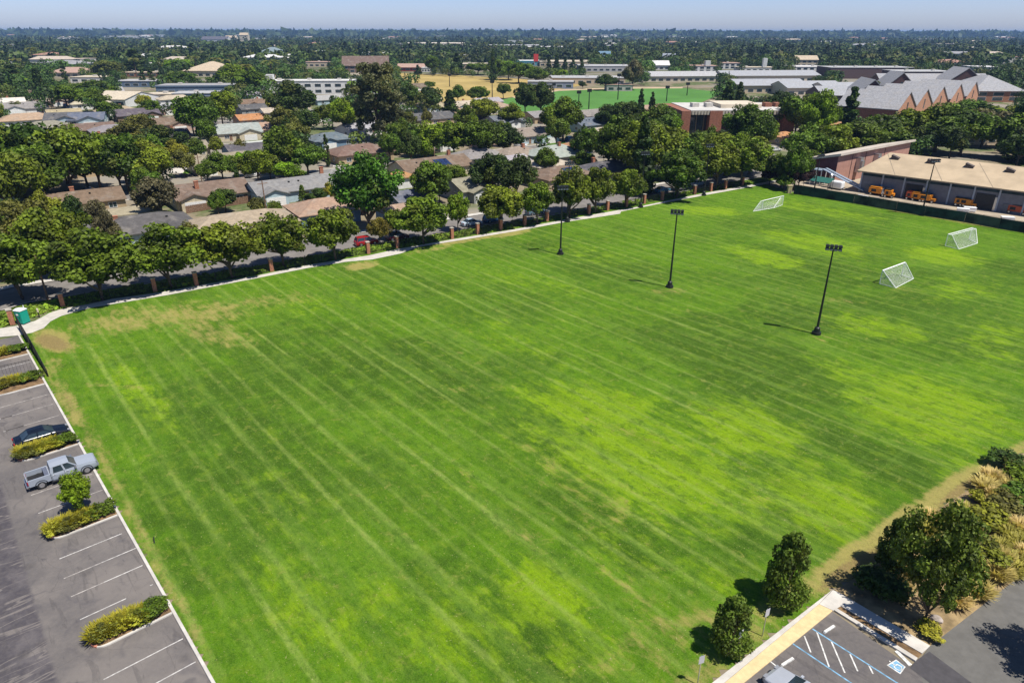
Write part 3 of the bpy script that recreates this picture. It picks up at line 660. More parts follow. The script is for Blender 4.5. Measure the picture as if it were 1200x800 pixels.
def tree(kind, tone, loc, h, r, name=None, cat='tree', label=None, group=None, seed=None):
    rnd = random.Random(hash((round(loc[0], 1), round(loc[1], 1))) if seed is None else seed)
    v = KIND[kind]; cm, tm = v[rnd.randrange(len(v))] if seed is None else v[seed % len(v)]
    nm = name or {'broad': 'broadleaf_tree', 'street': 'street_tree', 'dense': 'broadleaf_tree', 'conifer': 'conifer_tree', 'column': 'cypress_tree', 'euc': 'eucalyptus_tree', 'palm': 'palm_tree', 'near': 'young_tree', 'shrub': 'shrub'}[kind]
    root = bpy.data.objects.new(nm, None); COL.objects.link(root)
    root.location = loc; root.rotation_euler = (0, 0, rnd.uniform(0, 6.28)); root.scale = (r, r, h)
    root.empty_display_size = 0.2
    c = bpy.data.objects.new('crown', cm); COL.objects.link(c); c.parent = root
    j = rnd.uniform(0.85, 1.2); k = rnd.uniform(0.9, 1.12); base = TONES[tone]
    c.color = (base[0] * j * k, base[1] * j, base[2] * j, 1)
    if kind == 'palm' or kind != 'shrub':
        tk = bpy.data.objects.new('trunk', tm); COL.objects.link(tk); tk.parent = root
        if kind == 'palm':
            tk.data = PALMTRUNK
    TREES.append(dict(o=root, kind=kind, tone=tone, h=h, r=r, label=label, cat=cat, group=group))
    if label: tag(root, label, cat, group)
    return root
mb = MB(); mb.tube([(0, 0, -0.01), (0.03, 0, 0.4), (0, 0, 0.88)], [0.10, 0.075, 0.07], 8); PALMTRUNK = mb.mesh('trunk', M_BARK)
def ptree(cx, ty, by, rpx, kind, tone, label=None, **kw):
    p = P(cx, by); d = math.hypot(p.y, CAMH); h = max(1.5, height_at(cx, by, ty)); r = rpx * p.length / F_PX * 1.02
    return tree(kind, tone, p, h, r, label=label, **kw)
# ================================================================== HOUSES
HOUSES = []   # (px, py, dict)
HL = set()
def gable_roof(mb, x0, x1, y0, y1, z, rise, ov=0.5, th=0.16, axis='x', ovg=0.35):
    if axis == 'x':
        ym = (y0 + y1) / 2; hw = (y1 - y0) / 2; sl = rise / hw
        zl = z - sl * ov
        prof = [(y0 - ov, zl), (ym, z + rise), (y1 + ov, zl), (y1 + ov, zl + th), (ym, z + rise + th * 1.2), (y0 - ov, zl + th)]
        a, b_ = x0 - ovg, x1 + ovg
        vs = [(a, p[0], p[1]) for p in prof] + [(b_, p[0], p[1]) for p in prof]
    else:
        xm = (x0 + x1) / 2; hw = (x1 - x0) / 2; sl = rise / hw; zl = z - sl * ov
        prof = [(x0 - ov, zl), (xm, z + rise), (x1 + ov, zl), (x1 + ov, zl + th), (xm, z + rise + th * 1.2), (x0 - ov, zl + th)]
        a, b_ = y0 - ovg, y1 + ovg
        vs = [(p[0], a, p[1]) for p in prof] + [(p[0], b_, p[1]) for p in prof]
    fs = [(k, (k + 1) % 6, 6 + (k + 1) % 6, 6 + k) for k in range(6)]
    fs += [(0, 1, 4, 5), (1, 2, 3, 4), (6, 7, 10, 11), (7, 8, 9, 10)]
    mb.quadmesh(vs, fs)
def hip_roof(mb, x0, x1, y0, y1, z, rise, ov=0.6, th=0.18):
    x0 -= ov; x1 += ov; y0 -= ov; y1 += ov; hw = (y1 - y0) / 2; ym = (y0 + y1) / 2
    if (x1 - x0) >= (y1 - y0): r0, r1 = (x0 + hw * 0.9, ym), (x1 - hw * 0.9, ym)
    else: hw = (x1 - x0) / 2; xm = (x0 + x1) / 2; r0, r1 = (xm, y0 + hw * 0.9), (xm, y1 - hw * 0.9)
    vs = [(x0, y0, z), (x1, y0, z), (x1, y1, z), (x0, y1, z), (x0, y0, z + th), (x1, y0, z + th), (x1, y1, z + th), (x0, y1, z + th), (*r0, z + rise + th), (*r1, z + rise + th)]
    fs = [(0, 3, 2, 1), (0, 1, 5, 4), (1, 2, 6, 5), (2, 3, 7, 6), (3, 0, 4, 7)]
    if (x1 - x0) >= (y1 - y0): fs += [(4, 5, 9, 8), (6, 7, 8, 9), (5, 6, 9), (7, 4, 8)]
    else: fs += [(4, 5, 8), (5, 6, 9, 8), (6, 7, 9), (7, 4, 8, 9)]
    mb.quadmesh(vs, fs)
def window_on(root, face, c, w, h, x0, x1, y0, y1, z, tc=(0.75, 0.74, 0.7)):
    """face: 0 front(-y) 1 right(+x) 2 back 3 left"""
    fr = MB(); pn = MB(); t_ = 0.08
    def put(mb, a0, a1, z0, z1, out0, out1):
        if face == 0: mb.box(a0, y0 - out1, z0, a1, y0 - out0, z1)
        elif face == 1: mb.box(x1 + out0, a0, z0, x1 + out1, a1, z1)
        elif face == 2: mb.box(a0, y1 + out0, z0, a1, y1 + out1, z1)
        else: mb.box(x0 - out1, a0, z0, x0 - out0, a1, z1)
    a0, a1, z0, z1 = c - w / 2, c + w / 2, z, z + h
    put(fr, a0 - t_, a1 + t_, z1, z1 + t_, -0.02, .08); put(fr, a0 - t_, a1 + t_, z0 - t_, z0, -0.02, .10)
    put(fr, a0 - t_, a0, z0, z1, -0.02, .07); put(fr, a1, a1 + t_, z0, z1, -0.02, .07); put(fr, c - .03, c + .03, z0, z1, .01, .06)
    f = fr.build('window', M_TRIM, root); put(pn, a0, a1, z0, z1, -0.01, .03); pn.build('pane', M_GLASS, f)
RC = {'brown': (0.185, 0.125, 0.090), 'tan': (0.38, 0.30, 0.20), 'grey': (0.24, 0.23, 0.22), 'dark grey': (0.105, 0.10, 0.105), 'light grey': (0.34, 0.335, 0.33), 'pink': (0.38, 0.25, 0.18), 'blue grey': (0.13, 0.15, 0.18), 'orange': (0.45, 0.22, 0.10), 'white': (0.62, 0.60, 0.56), 'greige': (0.27, 0.23, 0.18), 'pale tan': (0.48, 0.41, 0.31)}
WC = {'cream': (0.55, 0.48, 0.34), 'white': (0.68, 0.67, 0.64), 'blue': (0.16, 0.24, 0.32), 'light blue': (0.38, 0.48, 0.52), 'tan': (0.44, 0.33, 0.20), 'grey': (0.30, 0.30, 0.30), 'yellow': (0.52, 0.45, 0.20), 'brown': (0.20, 0.13, 0.09), 'pinkish': (0.48, 0.34, 0.27), 'green': (0.22, 0.30, 0.22)}
def house(cx, cy, w, d, kind, rc, wc, label, short, rot=None, wing=None, chim=None, h=2.7, solar=False, mirror=False, parts=True, cat='house', name='house', group=None, zc=3.2, rise=None):
    p = P(cx, cy, zc); rot = GA if rot is None else R(rot)
    root = thing(name, label, cat, (p.x, p.y, 0), rot, group)
    HOUSES.append(dict(px=cx, py=cy, p=(p.x, p.y), short=short, w=w, d=d, rot=rot, o=root)); HL.add(label)
    rnd = random.Random(label); rcc = tuple(c * rnd.uniform(.93, 1.07) for c in RC[rc]); wcc = WC[wc]
    x0, x1, y0, y1 = -w / 2, w / 2, -d / 2, d / 2; rise = rise or d * 0.5 * 0.36
    wl = MB(); rf = MB(); wl.box(x0, y0, -0.05, x1, y1, h)
    if kind == 'gable':
        wl.quadmesh([(x0 + .01, y0, h), (x0 + .01, y1, h), (x0 + .01, 0, h + rise - .02), (x1 - .01, y0, h), (x1 - .01, y1, h), (x1 - .01, 0, h + rise - .02)], [(0, 1, 2), (3, 5, 4), (0, 2, 5, 3), (1, 4, 5, 2)])
        gable_roof(rf, x0, x1, y0, y1, h + .01, rise)
    elif kind == 'hip': hip_roof(rf, x0, x1, y0, y1, h + .01, rise)
    else:
        rf.box(x0 - .5, y0 - .5, h + .01, x1 + .5, y1 + .5, h + .28)
    wx = None
    if wing:   # (centre x, width, depth out from the front)
        wcx, ww, wd = wing; sgn = -1; a, bb = wcx - ww / 2, wcx + ww / 2; hh = h - .004; r2 = ww / 2 * 0.36
        wl.box(a, y0 - wd, -0.05, bb, y0 + .6, hh)
        wl.quadmesh([(a, y0 - wd + .01, hh), (bb, y0 - wd + .01, hh), (wcx, y0 - wd + .01, hh + r2 - .02), (a, 0, hh), (bb, 0, hh), (wcx, 0, hh + r2 - .02)], [(0, 1, 2), (3, 5, 4), (0, 2, 5, 3), (1, 4, 5, 2)])
        gable_roof(rf, a, bb, y0 - wd, -0.02 if kind != 'flat' else y0, h + .016, r2, axis='y', ovg=.4)
        wx = (a, bb, y0 - wd)
    wl.build('wall', M_WALL, root, wcc); ro = rf.build('roof', M_ROOF, root, rcc)
    if kind != 'flat' and parts:   # ridge vents
        for k in range(rnd.randint(1, 3)):
            vx = rnd.uniform(x0 * .6, x1 * .6); vy = rnd.choice((-1, 1)) * d * .18; vz = h + rise * (1 - abs(vy) / (d / 2)); vm = MB(); vm.box(vx - .2, vy - .2, vz - .1, vx + .2, vy + .2, vz + .45); vm.build('vent', M_DARK, ro)
    if chim:
        cm = MB(); cxx, cyy = chim; cm.box(cxx - .45, cyy - .35, h, cxx + .45, cyy + .35, h + rise + .9); cm.box(cxx - .52, cyy - .42, h + rise + .9, cxx + .52, cyy + .42, h + rise + 1.02)
        cm.build('chimney', M_BRICKP, ro)
    if solar:
        smb = MB()
        for i in range(4):
            for j in range(2):
                sx, sy = -w * .02 + i * 1.15, -d * .42 + j * 1.75; z_ = lambda yy: h + rise * (1 - abs(yy) / (d / 2)) + .30
                smb.quadmesh([(sx, sy, z_(sy)), (sx + 1.05, sy, z_(sy)), (sx + 1.05, sy + 1.65, z_(sy + 1.65)), (sx, sy + 1.65, z_(sy + 1.65)), (sx, sy, z_(sy) - .08), (sx + 1.05, sy, z_(sy) - .08), (sx + 1.05, sy + 1.65, z_(sy + 1.65) - .08), (sx, sy + 1.65, z_(sy + 1.65) - .08)], [(0, 1, 2, 3), (7, 6, 5, 4), (0, 4, 5, 1), (1, 5, 6, 2), (2, 6, 7, 3), (3, 7, 4, 0)])
        smb.build('solar_panel', simple('solar glass', (0.02, 0.035, 0.09), 0.12, 0.1), ro)
    if parts:
        if wx:
            a, bb, yy = wx; gw = min(4.6, bb - a - 1.0); gc = (a + bb) / 2; g = MB(); g.box(gc - gw / 2, yy - .05, 0, gc + gw / 2, yy + .05, 2.15)
            for k in range(1, 4): g.box(gc - gw / 2, yy - .07, k * .54 - .015, gc + gw / 2, yy - .04, k * .54 + .015)
            g.build('garage_door', M_TRIM, root)
        fcx = [x for x in (x0 + w * .18, x0 + w * .5, x0 + w * .82) if not (wx and wx[0] - 1.2 < x < wx[1] + 1.2)]
        for i, xx in enumerate(fcx):
            if i == 1 or (len(fcx) < 3 and i == 0 and w > 9):
                dm = MB(); dm.box(xx - .5 + 1.4, y0 - .06, 0, xx + .5 + 1.4, y0 + .05, 2.05) if not (wx and wx[0] - .6 < xx + 1.4 < wx[1] + .6) else dm.box(xx - 1.9, y0 - .06, 0, xx - .9, y0 + .05, 2.05)
                dd = dm.build('door', M_WOOD, root); km = MB(); km.box(dm.v[0][0] + .1, y0 - .11, 1, dm.v[0][0] + .16, y0 - .06, 1.1); km.build('handle', M_CHROME, dd)
            window_on(root, 0, xx, 1.5, 1.1, x0, x1, y0, y1, 1.0)
        window_on(root, 1, y0 + d * .3, 1.3, 1.0, x0, x1, y0, y1, 1.05); window_on(root, 3, y0 + d * .3, 1.3, 1.0, x0, x1, y0, y1, 1.05)
        window_on(root, 1, y0 + d * .72, 1.3, 1.0, x0, x1, y0, y1, 1.05)
    return root
house(-3, 284, 13, 11, 'hip', 'light grey', 'white', 'white walled house with light grey roof cut by the left edge, nearest the car park', 'white house at the left edge', wing=(3, 6, 3), rot=-15)
house(99, 231, 15, 10, 'gable', 'brown', 'tan', 'brown gable-roofed house with a small white roof vent behind the yellowish tree, far left', 'brown house at far left', chim=(-2, 1))
house(153, 245, 10, 7, 'flat', 'tan', 'yellow', 'flat tan-roofed garage with pale yellow-green wall above the charcoal-roofed house', 'flat tan garage', h=2.6, name='garage', cat='garage')
house(168, 262, 17, 12, 'hip', 'dark grey', 'light blue', 'house with big charcoal hip roof and pale blue walls behind the second pillar', 'charcoal hip-roofed house', wing=(4.5, 7, 4))
house(117, 268, 10, 8, 'gable', 'dark grey', 'grey', 'small dark grey roof with brick chimney left of the charcoal hip roof', 'small chimney house', chim=(3, 0))
house(282, 258, 20, 11, 'hip', 'tan', 'blue', 'long house with tan roof and blue-grey walls just behind the street trees', 'long tan-roofed house', rot=33)
house(244, 222, 17, 12, 'gable', 'brown', 'cream', 'brown-roofed house with orange-cream walls and brick chimney behind the wooden fence', 'cream brown-roofed house', chim=(-3, -2.5), wing=(-5, 6, 1.5))
house(256, 187, 16, 11, 'gable', 'greige', 'cream', 'house with worn grey-tan roof behind a small square front lawn', 'house with the front lawn', wing=(-5, 6, 2))
house(343, 216, 21, 11, 'gable', 'grey', 'light blue', 'long grey-roofed house with light blue walls and white windows', 'long light blue house', wing=(-7, 6, 2))
house(378, 241, 13, 11, 'hip', 'pink', 'blue', 'salmon pink hip roof over dark blue walls left of the big round maple', 'salmon-roofed house', rot=33)
house(398, 203, 12, 9, 'hip', 'grey', 'white', 'small grey roof with brick chimney just left above the big maple', 'grey house by the maple', chim=(-5, 0))
house(420, 176, 19, 12, 'hip', 'brown', 'tan', 'wide brown hip-roofed house below the tall eucalyptus', 'brown hip-roofed house')
house(386, 161, 15, 11, 'hip', 'blue grey', 'blue', 'blue-grey hip-roofed house with blue walls behind the thin cypress', 'blue-grey house', wing=(-3, 6, 2))
house(505, 192, 22, 12, 'gable', 'brown', 'cream', 'long brown-roofed house with dark solar panels on its roof', 'house with solar panels', solar=True, chim=(8, 3))
house(556, 214, 14, 11, 'gable', 'greige', 'grey', 'olive-grey gable roof and pale grey walls behind the small bright street tree', 'grey house with side wing', wing=(-3, 5, 2.5))
house(478, 228, 9, 8, 'gable', 'blue grey', 'blue', 'small slate blue gable-roofed house half hidden right of the big maple', 'small slate blue house')
house(467, 243, 8, 6, 'hip', 'pink', 'light blue', 'little pinkish roofed garage right of the big maple trunk', 'pinkish garage', name='garage', cat='garage')
house(309, 167, 12, 11, 'flat', 'white', 'white', 'flat white-roofed house with bright white walls left of the dark tree group', 'flat white house')
house(278, 152, 16, 14, 'gable', 'light grey', 'cream', 'cream house with two light grey front gables behind yellow bushes', 'cream twin-gabled house', wing=(3, 8, 3), rot=30)
house(287, 174, 12, 10, 'gable', 'dark grey', 'blue', 'dark-roofed blue house with mossy roof edge beside the flat white house', 'dark mossy roofed house')
house(425, 148, 20, 10, 'gable', 'light grey', 'white', 'long pale grey roof with white gutter beside the eucalyptus shade', 'pale grey house by the eucalyptus', rot=50)
house(371, 133, 15, 11, 'gable', 'grey', 'white', 'small white-edged grey gable house left of the eucalyptus crown', 'white-edged gable house', wing=(2, 7, 3), rot=20)
house(502, 137, 22, 12, 'gable', 'dark grey', 'tan', 'long dark grey roof right of the eucalyptus crown', 'long dark grey house')
house(500, 150, 14, 10, 'hip', 'pale tan', 'pinkish', 'low pale tan roof in front of the long dark grey roof', 'low pale tan house')
house(650, 178, 18, 14, 'hip', 'light grey', 'grey', 'light grey hip-roofed house with a small brick chimney in the middle', 'light grey hip-roofed house', chim=(1, -1))
house(619, 155, 16, 12, 'gable', 'greige', 'light blue', 'grey-tan roofed house with bright white garage gable and light blue side wall', 'house with white garage gable', wing=(3, 8, 4))
house(633, 134, 15, 11, 'gable', 'grey', 'tan', 'grey gable house at the edge of the green sports pitch', 'gable house by the pitch', wing=(-2, 6, 3))
house(690, 143, 18, 12, 'gable', 'blue grey', 'light blue', 'blue-grey house with tall brick chimney and white trim', 'house with tall chimney', chim=(3.5, -3))
house(712, 150, 16, 9, 'flat', 'pale tan', 'brown', 'flat-roofed annex with white fascia and brown wall right of the tall chimney', 'flat annex with fascia')
house(655, 202, 16, 11, 'hip', 'brown', 'pinkish', 'pinkish brown roof with a dark skylight behind the slim twin field lights', 'pinkish brown house', solar=True)
house(710, 195, 16, 11, 'hip', 'dark grey', 'pinkish', 'dark grey hip roof with pale chimney left of the big dark trees', 'dark grey house by the trees', chim=(-3, 2))
house(671, 169, 7, 6, 'hip', 'orange', 'tan', 'tiny bright orange hip roof beside a parked blue car', 'tiny orange-roofed shed', name='shed', cat='shed')
house(605, 178, 15, 11, 'hip', 'greige', 'pinkish', 'low greyish roof with brick chimney left of the light grey hip roof', 'low greyish house', chim=(2, -1))
house(588, 190, 16, 11, 'gable', 'light grey', 'white', 'pale grey roof between dark trees and the low greyish roof', 'pale grey house')
house(105, 150, 17, 11, 'gable', 'brown', 'brown', 'brown roof above the big left tree mass', 'brown house above the tree mass')
house(55, 148, 17, 12, 'hip', 'greige', 'tan', 'wide dull brown roof below the flat tan roof at far left', 'wide dull brown house')
house(130, 152, 14, 11, 'hip', 'grey', 'brown', 'brown and grey hip-roofed house right of the twin blue gables', 'brown and grey house')
house(76, 138, 14, 13, 'gable', 'dark grey', 'light blue', 'left one of twin dark-roofed houses with pale blue-white gables', 'left twin gable house', wing=(2, 9, 3), rot=20)
house(103, 138, 14, 13, 'gable', 'blue grey', 'light blue', 'right one of twin dark-roofed houses with pale blue-white gables', 'right twin gable house', wing=(2, 9, 3), rot=20)
house(32, 139, 21, 13, 'hip', 'tan', 'white', 'wide tan-roofed house with white band below, far left', 'wide tan-roofed house')
house(22, 126, 24, 14, 'gable', 'grey', 'white', 'grey roofed two-part building with orange-tan roof behind, left edge', 'grey building at left edge', wing=(-2, 8, 2))
house(160, 133, 18, 13, 'gable', 'dark grey', 'brown', 'dark roofed house with a bright white garage gable, right of the twin gables', 'dark house with white gable', wing=(5, 8, 3))
house(205, 143, 17, 12, 'gable', 'brown', 'pinkish', 'brown roof with white gable left of the bright green tree', 'brown house with white gable', wing=(0, 7, 3))
house(293, 138, 12, 10, 'gable', 'orange', 'pinkish', 'reddish brown roof with two tan front piers behind the cream gables', 'reddish brown house')
house(296, 126, 14, 10, 'gable', 'dark grey', 'grey', 'small dark grey roof behind the reddish brown house', 'small dark roof behind')
house(317, 130, 9, 9, 'gable', 'pale tan', 'white', 'tiny white garage box with tan roof behind olive tree', 'tiny white garage', name='garage', cat='garage')
house(308, 149, 13, 11, 'gable', 'pink', 'pinkish', 'pinkish roof right of the cream twin-gabled house', 'pinkish house')
house(578, 124, 17, 12, 'hip', 'pink', 'white', 'red-brown hip roof with white garage near the pitch corner', 'red-brown house by the pitch corner')
house(590, 140, 15, 12, 'gable', 'blue grey', 'grey', 'slate grey roof left of the white garage gable', 'slate grey house', wing=(1, 6, 2))
house(570, 118, 16, 10, 'gable', 'light grey', 'grey', 'light grey roof at the pitch corner', 'light grey roof at the pitch')
house(215, 172, 14, 10, 'gable', 'greige', 'cream', 'dull roof peeking between dark crowns left of the front lawn', 'dull roof left of the lawn')
house(120, 190, 15, 10, 'gable', 'brown', 'tan', 'brown roof glimpsed inside the left tree mass', 'brown roof in the tree mass')
house(640, 190, 12, 9, 'hip', 'pale tan', 'cream', 'small pale hip roof behind the pinkish brown house', 'small pale house')
house(560, 180, 15, 11, 'hip', 'grey', 'cream', 'grey hip roof behind the bright crown pair', 'grey house behind bright crowns')
house(540, 150, 14, 10, 'hip', 'tan', 'white', 'tan hip roof behind the tall bright trees in the middle', 'tan house in the middle')
house(555, 138, 14, 10, 'hip', 'brown', 'cream', 'brown hip roof half hidden above the bright trees', 'half hidden brown house')
house(345, 122, 14, 10, 'hip', 'brown', 'cream', 'brown hip roof behind the round dark tree, below the long white building', 'brown house below the white building')
house(462, 205, 9, 7, 'flat', 'orange', 'white', 'small orange-edged patio roof right of the big maple top', 'orange patio roof', name='patio_roof', cat='patio roof', parts=False)
house(247, 118, 16, 11, 'hip', 'grey', 'cream', 'grey hip roof above the bright tree, below the flat white hall', 'grey house above the bright tree')
house(985, 145, 12, 9, 'hip', 'orange', 'tan', 'orange roof glimpsed through trees beside the conifer', 'orange roof by the conifer')
house(917, 157, 10, 7, 'hip', 'orange', 'tan', 'small orange-brown roof right of the brick office', 'small orange-brown roof')
house(898, 137, 12, 9, 'hip', 'orange', 'tan', 'terracotta roof at the left end of the dark trees', 'terracotta roof')

# ------------------------------------------------------------------ larger buildings further out
def block(cx, by, wpx, h, dep, rc, wc, label, short, roof='flat', rot=0, band=None, name='building', cat='building', rise=None, cols=0, tower=None, wins=0):
    """front face centre at image point (cx,by) on the ground, facing the viewer"""
    p = P(cx, by); w = wpx * math.hypot(p.y, CAMH) / F_PX
    root = thing(name, label, cat, (p.x, p.y, 0), R(rot)); HOUSES.append(dict(px=cx, py=by, p=(p.x, p.y + dep / 2), short=short, w=w, d=dep, rot=R(rot), o=root)); HL.add(label)
    mb = MB(); mb.box(-w / 2, 0, -0.05, w / 2, dep, h); wl = mb.build('wall', M_WALL, root, wc)
    mb = MB(); rise = rise or dep * .15
    units = []
    if roof == 'flat':
        mb.box(-w / 2 - .3, -.3, h + .01, w / 2 + .3, dep + .3, h + .35)
        n = max(1, min(6, int(w / 18)))
        for k in range(n):
            xx = -w / 2 + (k + .5) * w / n; eq = MB(); eq.box(xx - 1.2, dep * .4, h + .352, xx + 1.2, dep * .4 + 2.2, h + 1.5); units.append(eq)
    elif roof == 'gable': gable_roof(mb, -w / 2, w / 2, 0, dep, h + .01, rise, .8)
    elif roof == 'hip': hip_roof(mb, -w / 2, w / 2, 0, dep, h + .01, rise, .8)
    elif roof == 'saw':
        n = cols or 4; ww = w / n
        for k in range(n): gable_roof(mb, -w / 2 + k * ww + .01, -w / 2 + (k + 1) * ww - .01, 0, dep, h + .01 + .004 * k, rise, .0, axis='y')
    ro = mb.build('roof', M_ROOF, root, rc)
    if units:
        for eq in units: eq.build('roof_unit', M_CONC, ro)
    if roof in ('gable',):
        g = MB(); g.quadmesh([(-w / 2, 0, h), (-w / 2, dep, h), (-w / 2, dep / 2, h + rise), (w / 2, 0, h), (w / 2, dep, h), (w / 2, dep / 2, h + rise)], [(0, 1, 2), (3, 5, 4)]); g.build('gable', M_WALL, root, wc)
    nw = 0 if wins < 0 else wins or int(min(14, max(3, w / 6)))
    zs = (1.0,) if h < 6 else (1.0, h * .5 + .6)
    for z in zs:
        for k in range(nw):
            xx = -w / 2 + (k + .5) * w / nw; ww = w / nw * .6; f = MB(); hh = min(1.8, h * .4)
            f.box(xx - ww / 2 - .1, -.06, z - .1, xx + ww / 2 + .1, .02, z + hh + .1); fo = f.build('window', M_TRIM, root)
            g = MB(); g.box(xx - ww / 2, -.09, z, xx + ww / 2, -.062, z + hh); g.build('pane', M_GLASS, fo)
    if band:
        f = MB(); f.box(-w / 2 - .32, -.36, h - .5, w / 2 + .32, -.31, h + .36); f.build('fascia', M_WALL, root, band)
    if tower:
        f = MB(); tw = tower[1]; f.box(tower[0] * w - tw / 2, .5, h + .36, tower[0] * w + tw / 2, .5 + tw, h + tower[2]); f.build('tower', M_WALL, root, wc)
    return root
WH = (0.66, 0.65, 0.62); CR = (0.58, 0.50, 0.38); GY = (0.33, 0.33, 0.33); BL = (0.12, 0.17, 0.24); BR = (0.24, 0.11, 0.07); LG = (0.42, 0.42, 0.42); TN = (0.52, 0.42, 0.30); PK = (0.42, 0.28, 0.22)
block(362, 111, 98, 8, 16, WH, WH, 'long white two-storey building with dark window bands left of the eucalyptus', 'long white building', rot=4, tower=(-.42, 5, 4))
block(232, 112, 86, 5.5, 20, GY, BL, 'long flat dark blue building with blue fascia', 'dark blue building', band=BL, rot=6)
block(228, 119, 44, 4, 18, LG, BL, 'flat light-roofed hall just in front of the dark blue building', 'light-roofed hall', rot=10)
block(429, 86, 50, 7, 26, (0.16, 0.11, 0.09), (0.20, 0.13, 0.10), 'church-like building with steep brown gable roof behind the eucalyptus', 'brown church-like building', roof='gable', rise=8, rot=8)
block(240, 91, 46, 5, 42, TN, CR, 'broad tan hip-roofed hall with red-brown base', 'tan hip-roofed hall', roof='hip', rise=7)
block(168, 91, 48, 3.5, 14, TN, BR, 'long low red-brown wall building with tan roof', 'low red-brown building')
block(80, 92, 42, 4, 24, PK, CR, 'low building with pinkish red roof on the left', 'pinkish roofed building', roof='hip', rise=4)
block(105, 98, 40, 4, 22, CR, WH, 'cream flat-roofed building in front of the pinkish roof', 'cream flat building')
block(128, 126, 46, 4, 26, CR, WH, 'large beige roofed house block left of the parked cars', 'large beige block', roof='gable', rise=3, rot=-14)
block(160, 103, 46, 4, 20, LG, BL, 'grey flat school block with blue posts behind parked cars', 'grey flat school block')
block(190, 119, 40, 3.5, 14, CR, CR, 'low cream roof right of the parked cars', 'low cream roof')
block(147, 47, 44, 14, 60, CR, WH, 'large pale warehouse far away at upper left', 'large pale warehouse')
block(180, 44, 24, 12, 60, WH, WH, 'small white warehouse right of the large pale one, far left', 'small white warehouse')
block(80, 50, 26, 8, 40, GY, WH, 'grey-roofed block on the far left before the horizon', 'far grey block', roof='gable', rise=5)
block(50, 66, 17, 5, 20, WH, WH, 'little white building among trees at far left', 'little white building')
block(95, 68, 34, 5, 40, GY, LG, 'cluster block with grey roof below the little white building', 'grey cluster block')
block(252, 53, 28, 14, 30, (0.10, 0.10, 0.13), WH, 'white apartment block with dark roof, far upper left', 'white apartment block', roof='gable', rise=8)
block(271, 50, 12, 15, 20, TN, CR, 'cream tower-like gable right of the white apartment block', 'cream gable tower', roof='gable', rise=6)
block(287, 53, 9, 26, 14, TN, CR, 'tall narrow cream tower with sloping top', 'tall cream tower', roof='gable', rise=6)
block(250, 60, 46, 5, 20, TN, PK, 'row of pinkish low buildings below the apartment block', 'pinkish low row')
block(316, 69, 30, 6, 40, (0.20, 0.26, 0.28), CR, 'grey-blue hip-roofed hall with tan end', 'grey-blue hall', roof='hip', rise=9)
block(344, 74, 14, 5, 20, WH, WH, 'white gabled building right of the grey-blue hall', 'white gabled building', roof='gable', rise=5)
block(366, 67, 28, 8, 24, WH, WH, 'white flat block behind the palms', 'white flat block')
block(372, 79, 30, 5, 22, PK, TN, 'tan and pink low building left of the church roof', 'tan and pink building')
block(441, 72, 34, 10, 22, WH, WH, 'white modern block above the eucalyptus', 'white modern block')
block(412, 50, 26, 9, 50, CR, CR, 'cream warehouse left of the long cream roofs', 'cream warehouse')
block(505, 56, 68, 9, 160, (0.66, 0.58, 0.48), CR, 'long row of cream warehouse roofs above the meadow', 'long cream warehouse')
block(535, 58, 40, 8, 60, (0.62, 0.56, 0.50), WH, 'second cream warehouse at the right end of the long row', 'second cream warehouse')
block(476, 65, 10, 9, 16, TN, (0.5, 0.35, 0.1), 'small mustard yellow building behind the meadow', 'mustard building')
block(555, 71, 36, 6, 40, LG, LG, 'grey flat block behind the meadow trees', 'grey flat block')
block(482, 84, 30, 4, 14, PK, (0.3, 0.05, 0.04), 'low house with red front at the meadow edge', 'red-fronted house', roof='gable', rise=3)
block(499, 85, 9, 4, 10, WH, WH, 'small white garage at the meadow edge', 'white garage at the meadow')
block(560, 80, 40, 4, 30, CR, PK, 'tan building behind trees at the meadow edge', 'tan meadow-edge building')
block(600, 59, 62, 9, 120, LG, PK, 'pinkish long store with grey roof', 'pinkish long store')
block(640, 61, 40, 9, 80, WH, PK, 'pinkish store with white roof edge beside the long store', 'pinkish short store')
block(604, 53, 16, 12, 40, WH, WH, 'white box store above the long pinkish store', 'white box store')
block(622, 77, 34, 5, 30, WH, (0.10, 0.32, 0.42), 'store with turquoise fascia beside the red sign', 'turquoise store', band=(0.10, 0.40, 0.50))
block(665, 78, 60, 5, 50, CR, TN, 'low tan store row right of the red sign', 'low tan store row')
block(712, 84, 60, 5, 40, LG, LG, 'grey low building under the billboards', 'grey low building')
block(645, 104, 50, 4.5, 14, LG, (0.22, 0.26, 0.34), 'low school wing with blue-grey wall beside the dry meadow', 'blue-grey school wing', rot=-4)
block(690, 99, 80, 4.5, 30, LG, TN, 'long flat grey-roofed school wing behind the pitch', 'flat school wing')
block(800, 96, 90, 4.5, 26, LG, CR, 'cream school wing with ridge roof behind the canopies', 'cream school wing', roof='gable', rise=3, rot=6)
block(726, 107, 28, 4, 14, PK, (0.45, 0.40, 0.36), 'small pinkish building at the pitch edge', 'pinkish pitch building')
block(775, 82, 18, 5, 18, WH, WH, 'small white gabled building beyond the canopies', 'small white gable', roof='gable', rise=4)
block(808, 92, 22, 4, 16, LG, WH, 'little white block left of the mission-style hall', 'little white block')
block(826, 85, 28, 6, 24, PK, WH, 'white mission-style hall with red-tinged roof', 'mission-style hall', tower=(.1, 5, 5), roof='flat')
block(855, 81, 24, 6, 24, PK, WH, 'second mission-style block beside the small tower', 'second mission block')
block(888, 84, 40, 4, 20, CR, WH, 'white low building with slim bell tower', 'bell tower building', tower=(.18, 4, 9))
block(947, 86, 42, 6, 34, (0.60, 0.58, 0.56), WH, 'white-roofed hall above the wavy grey roofs', 'white-roofed hall')
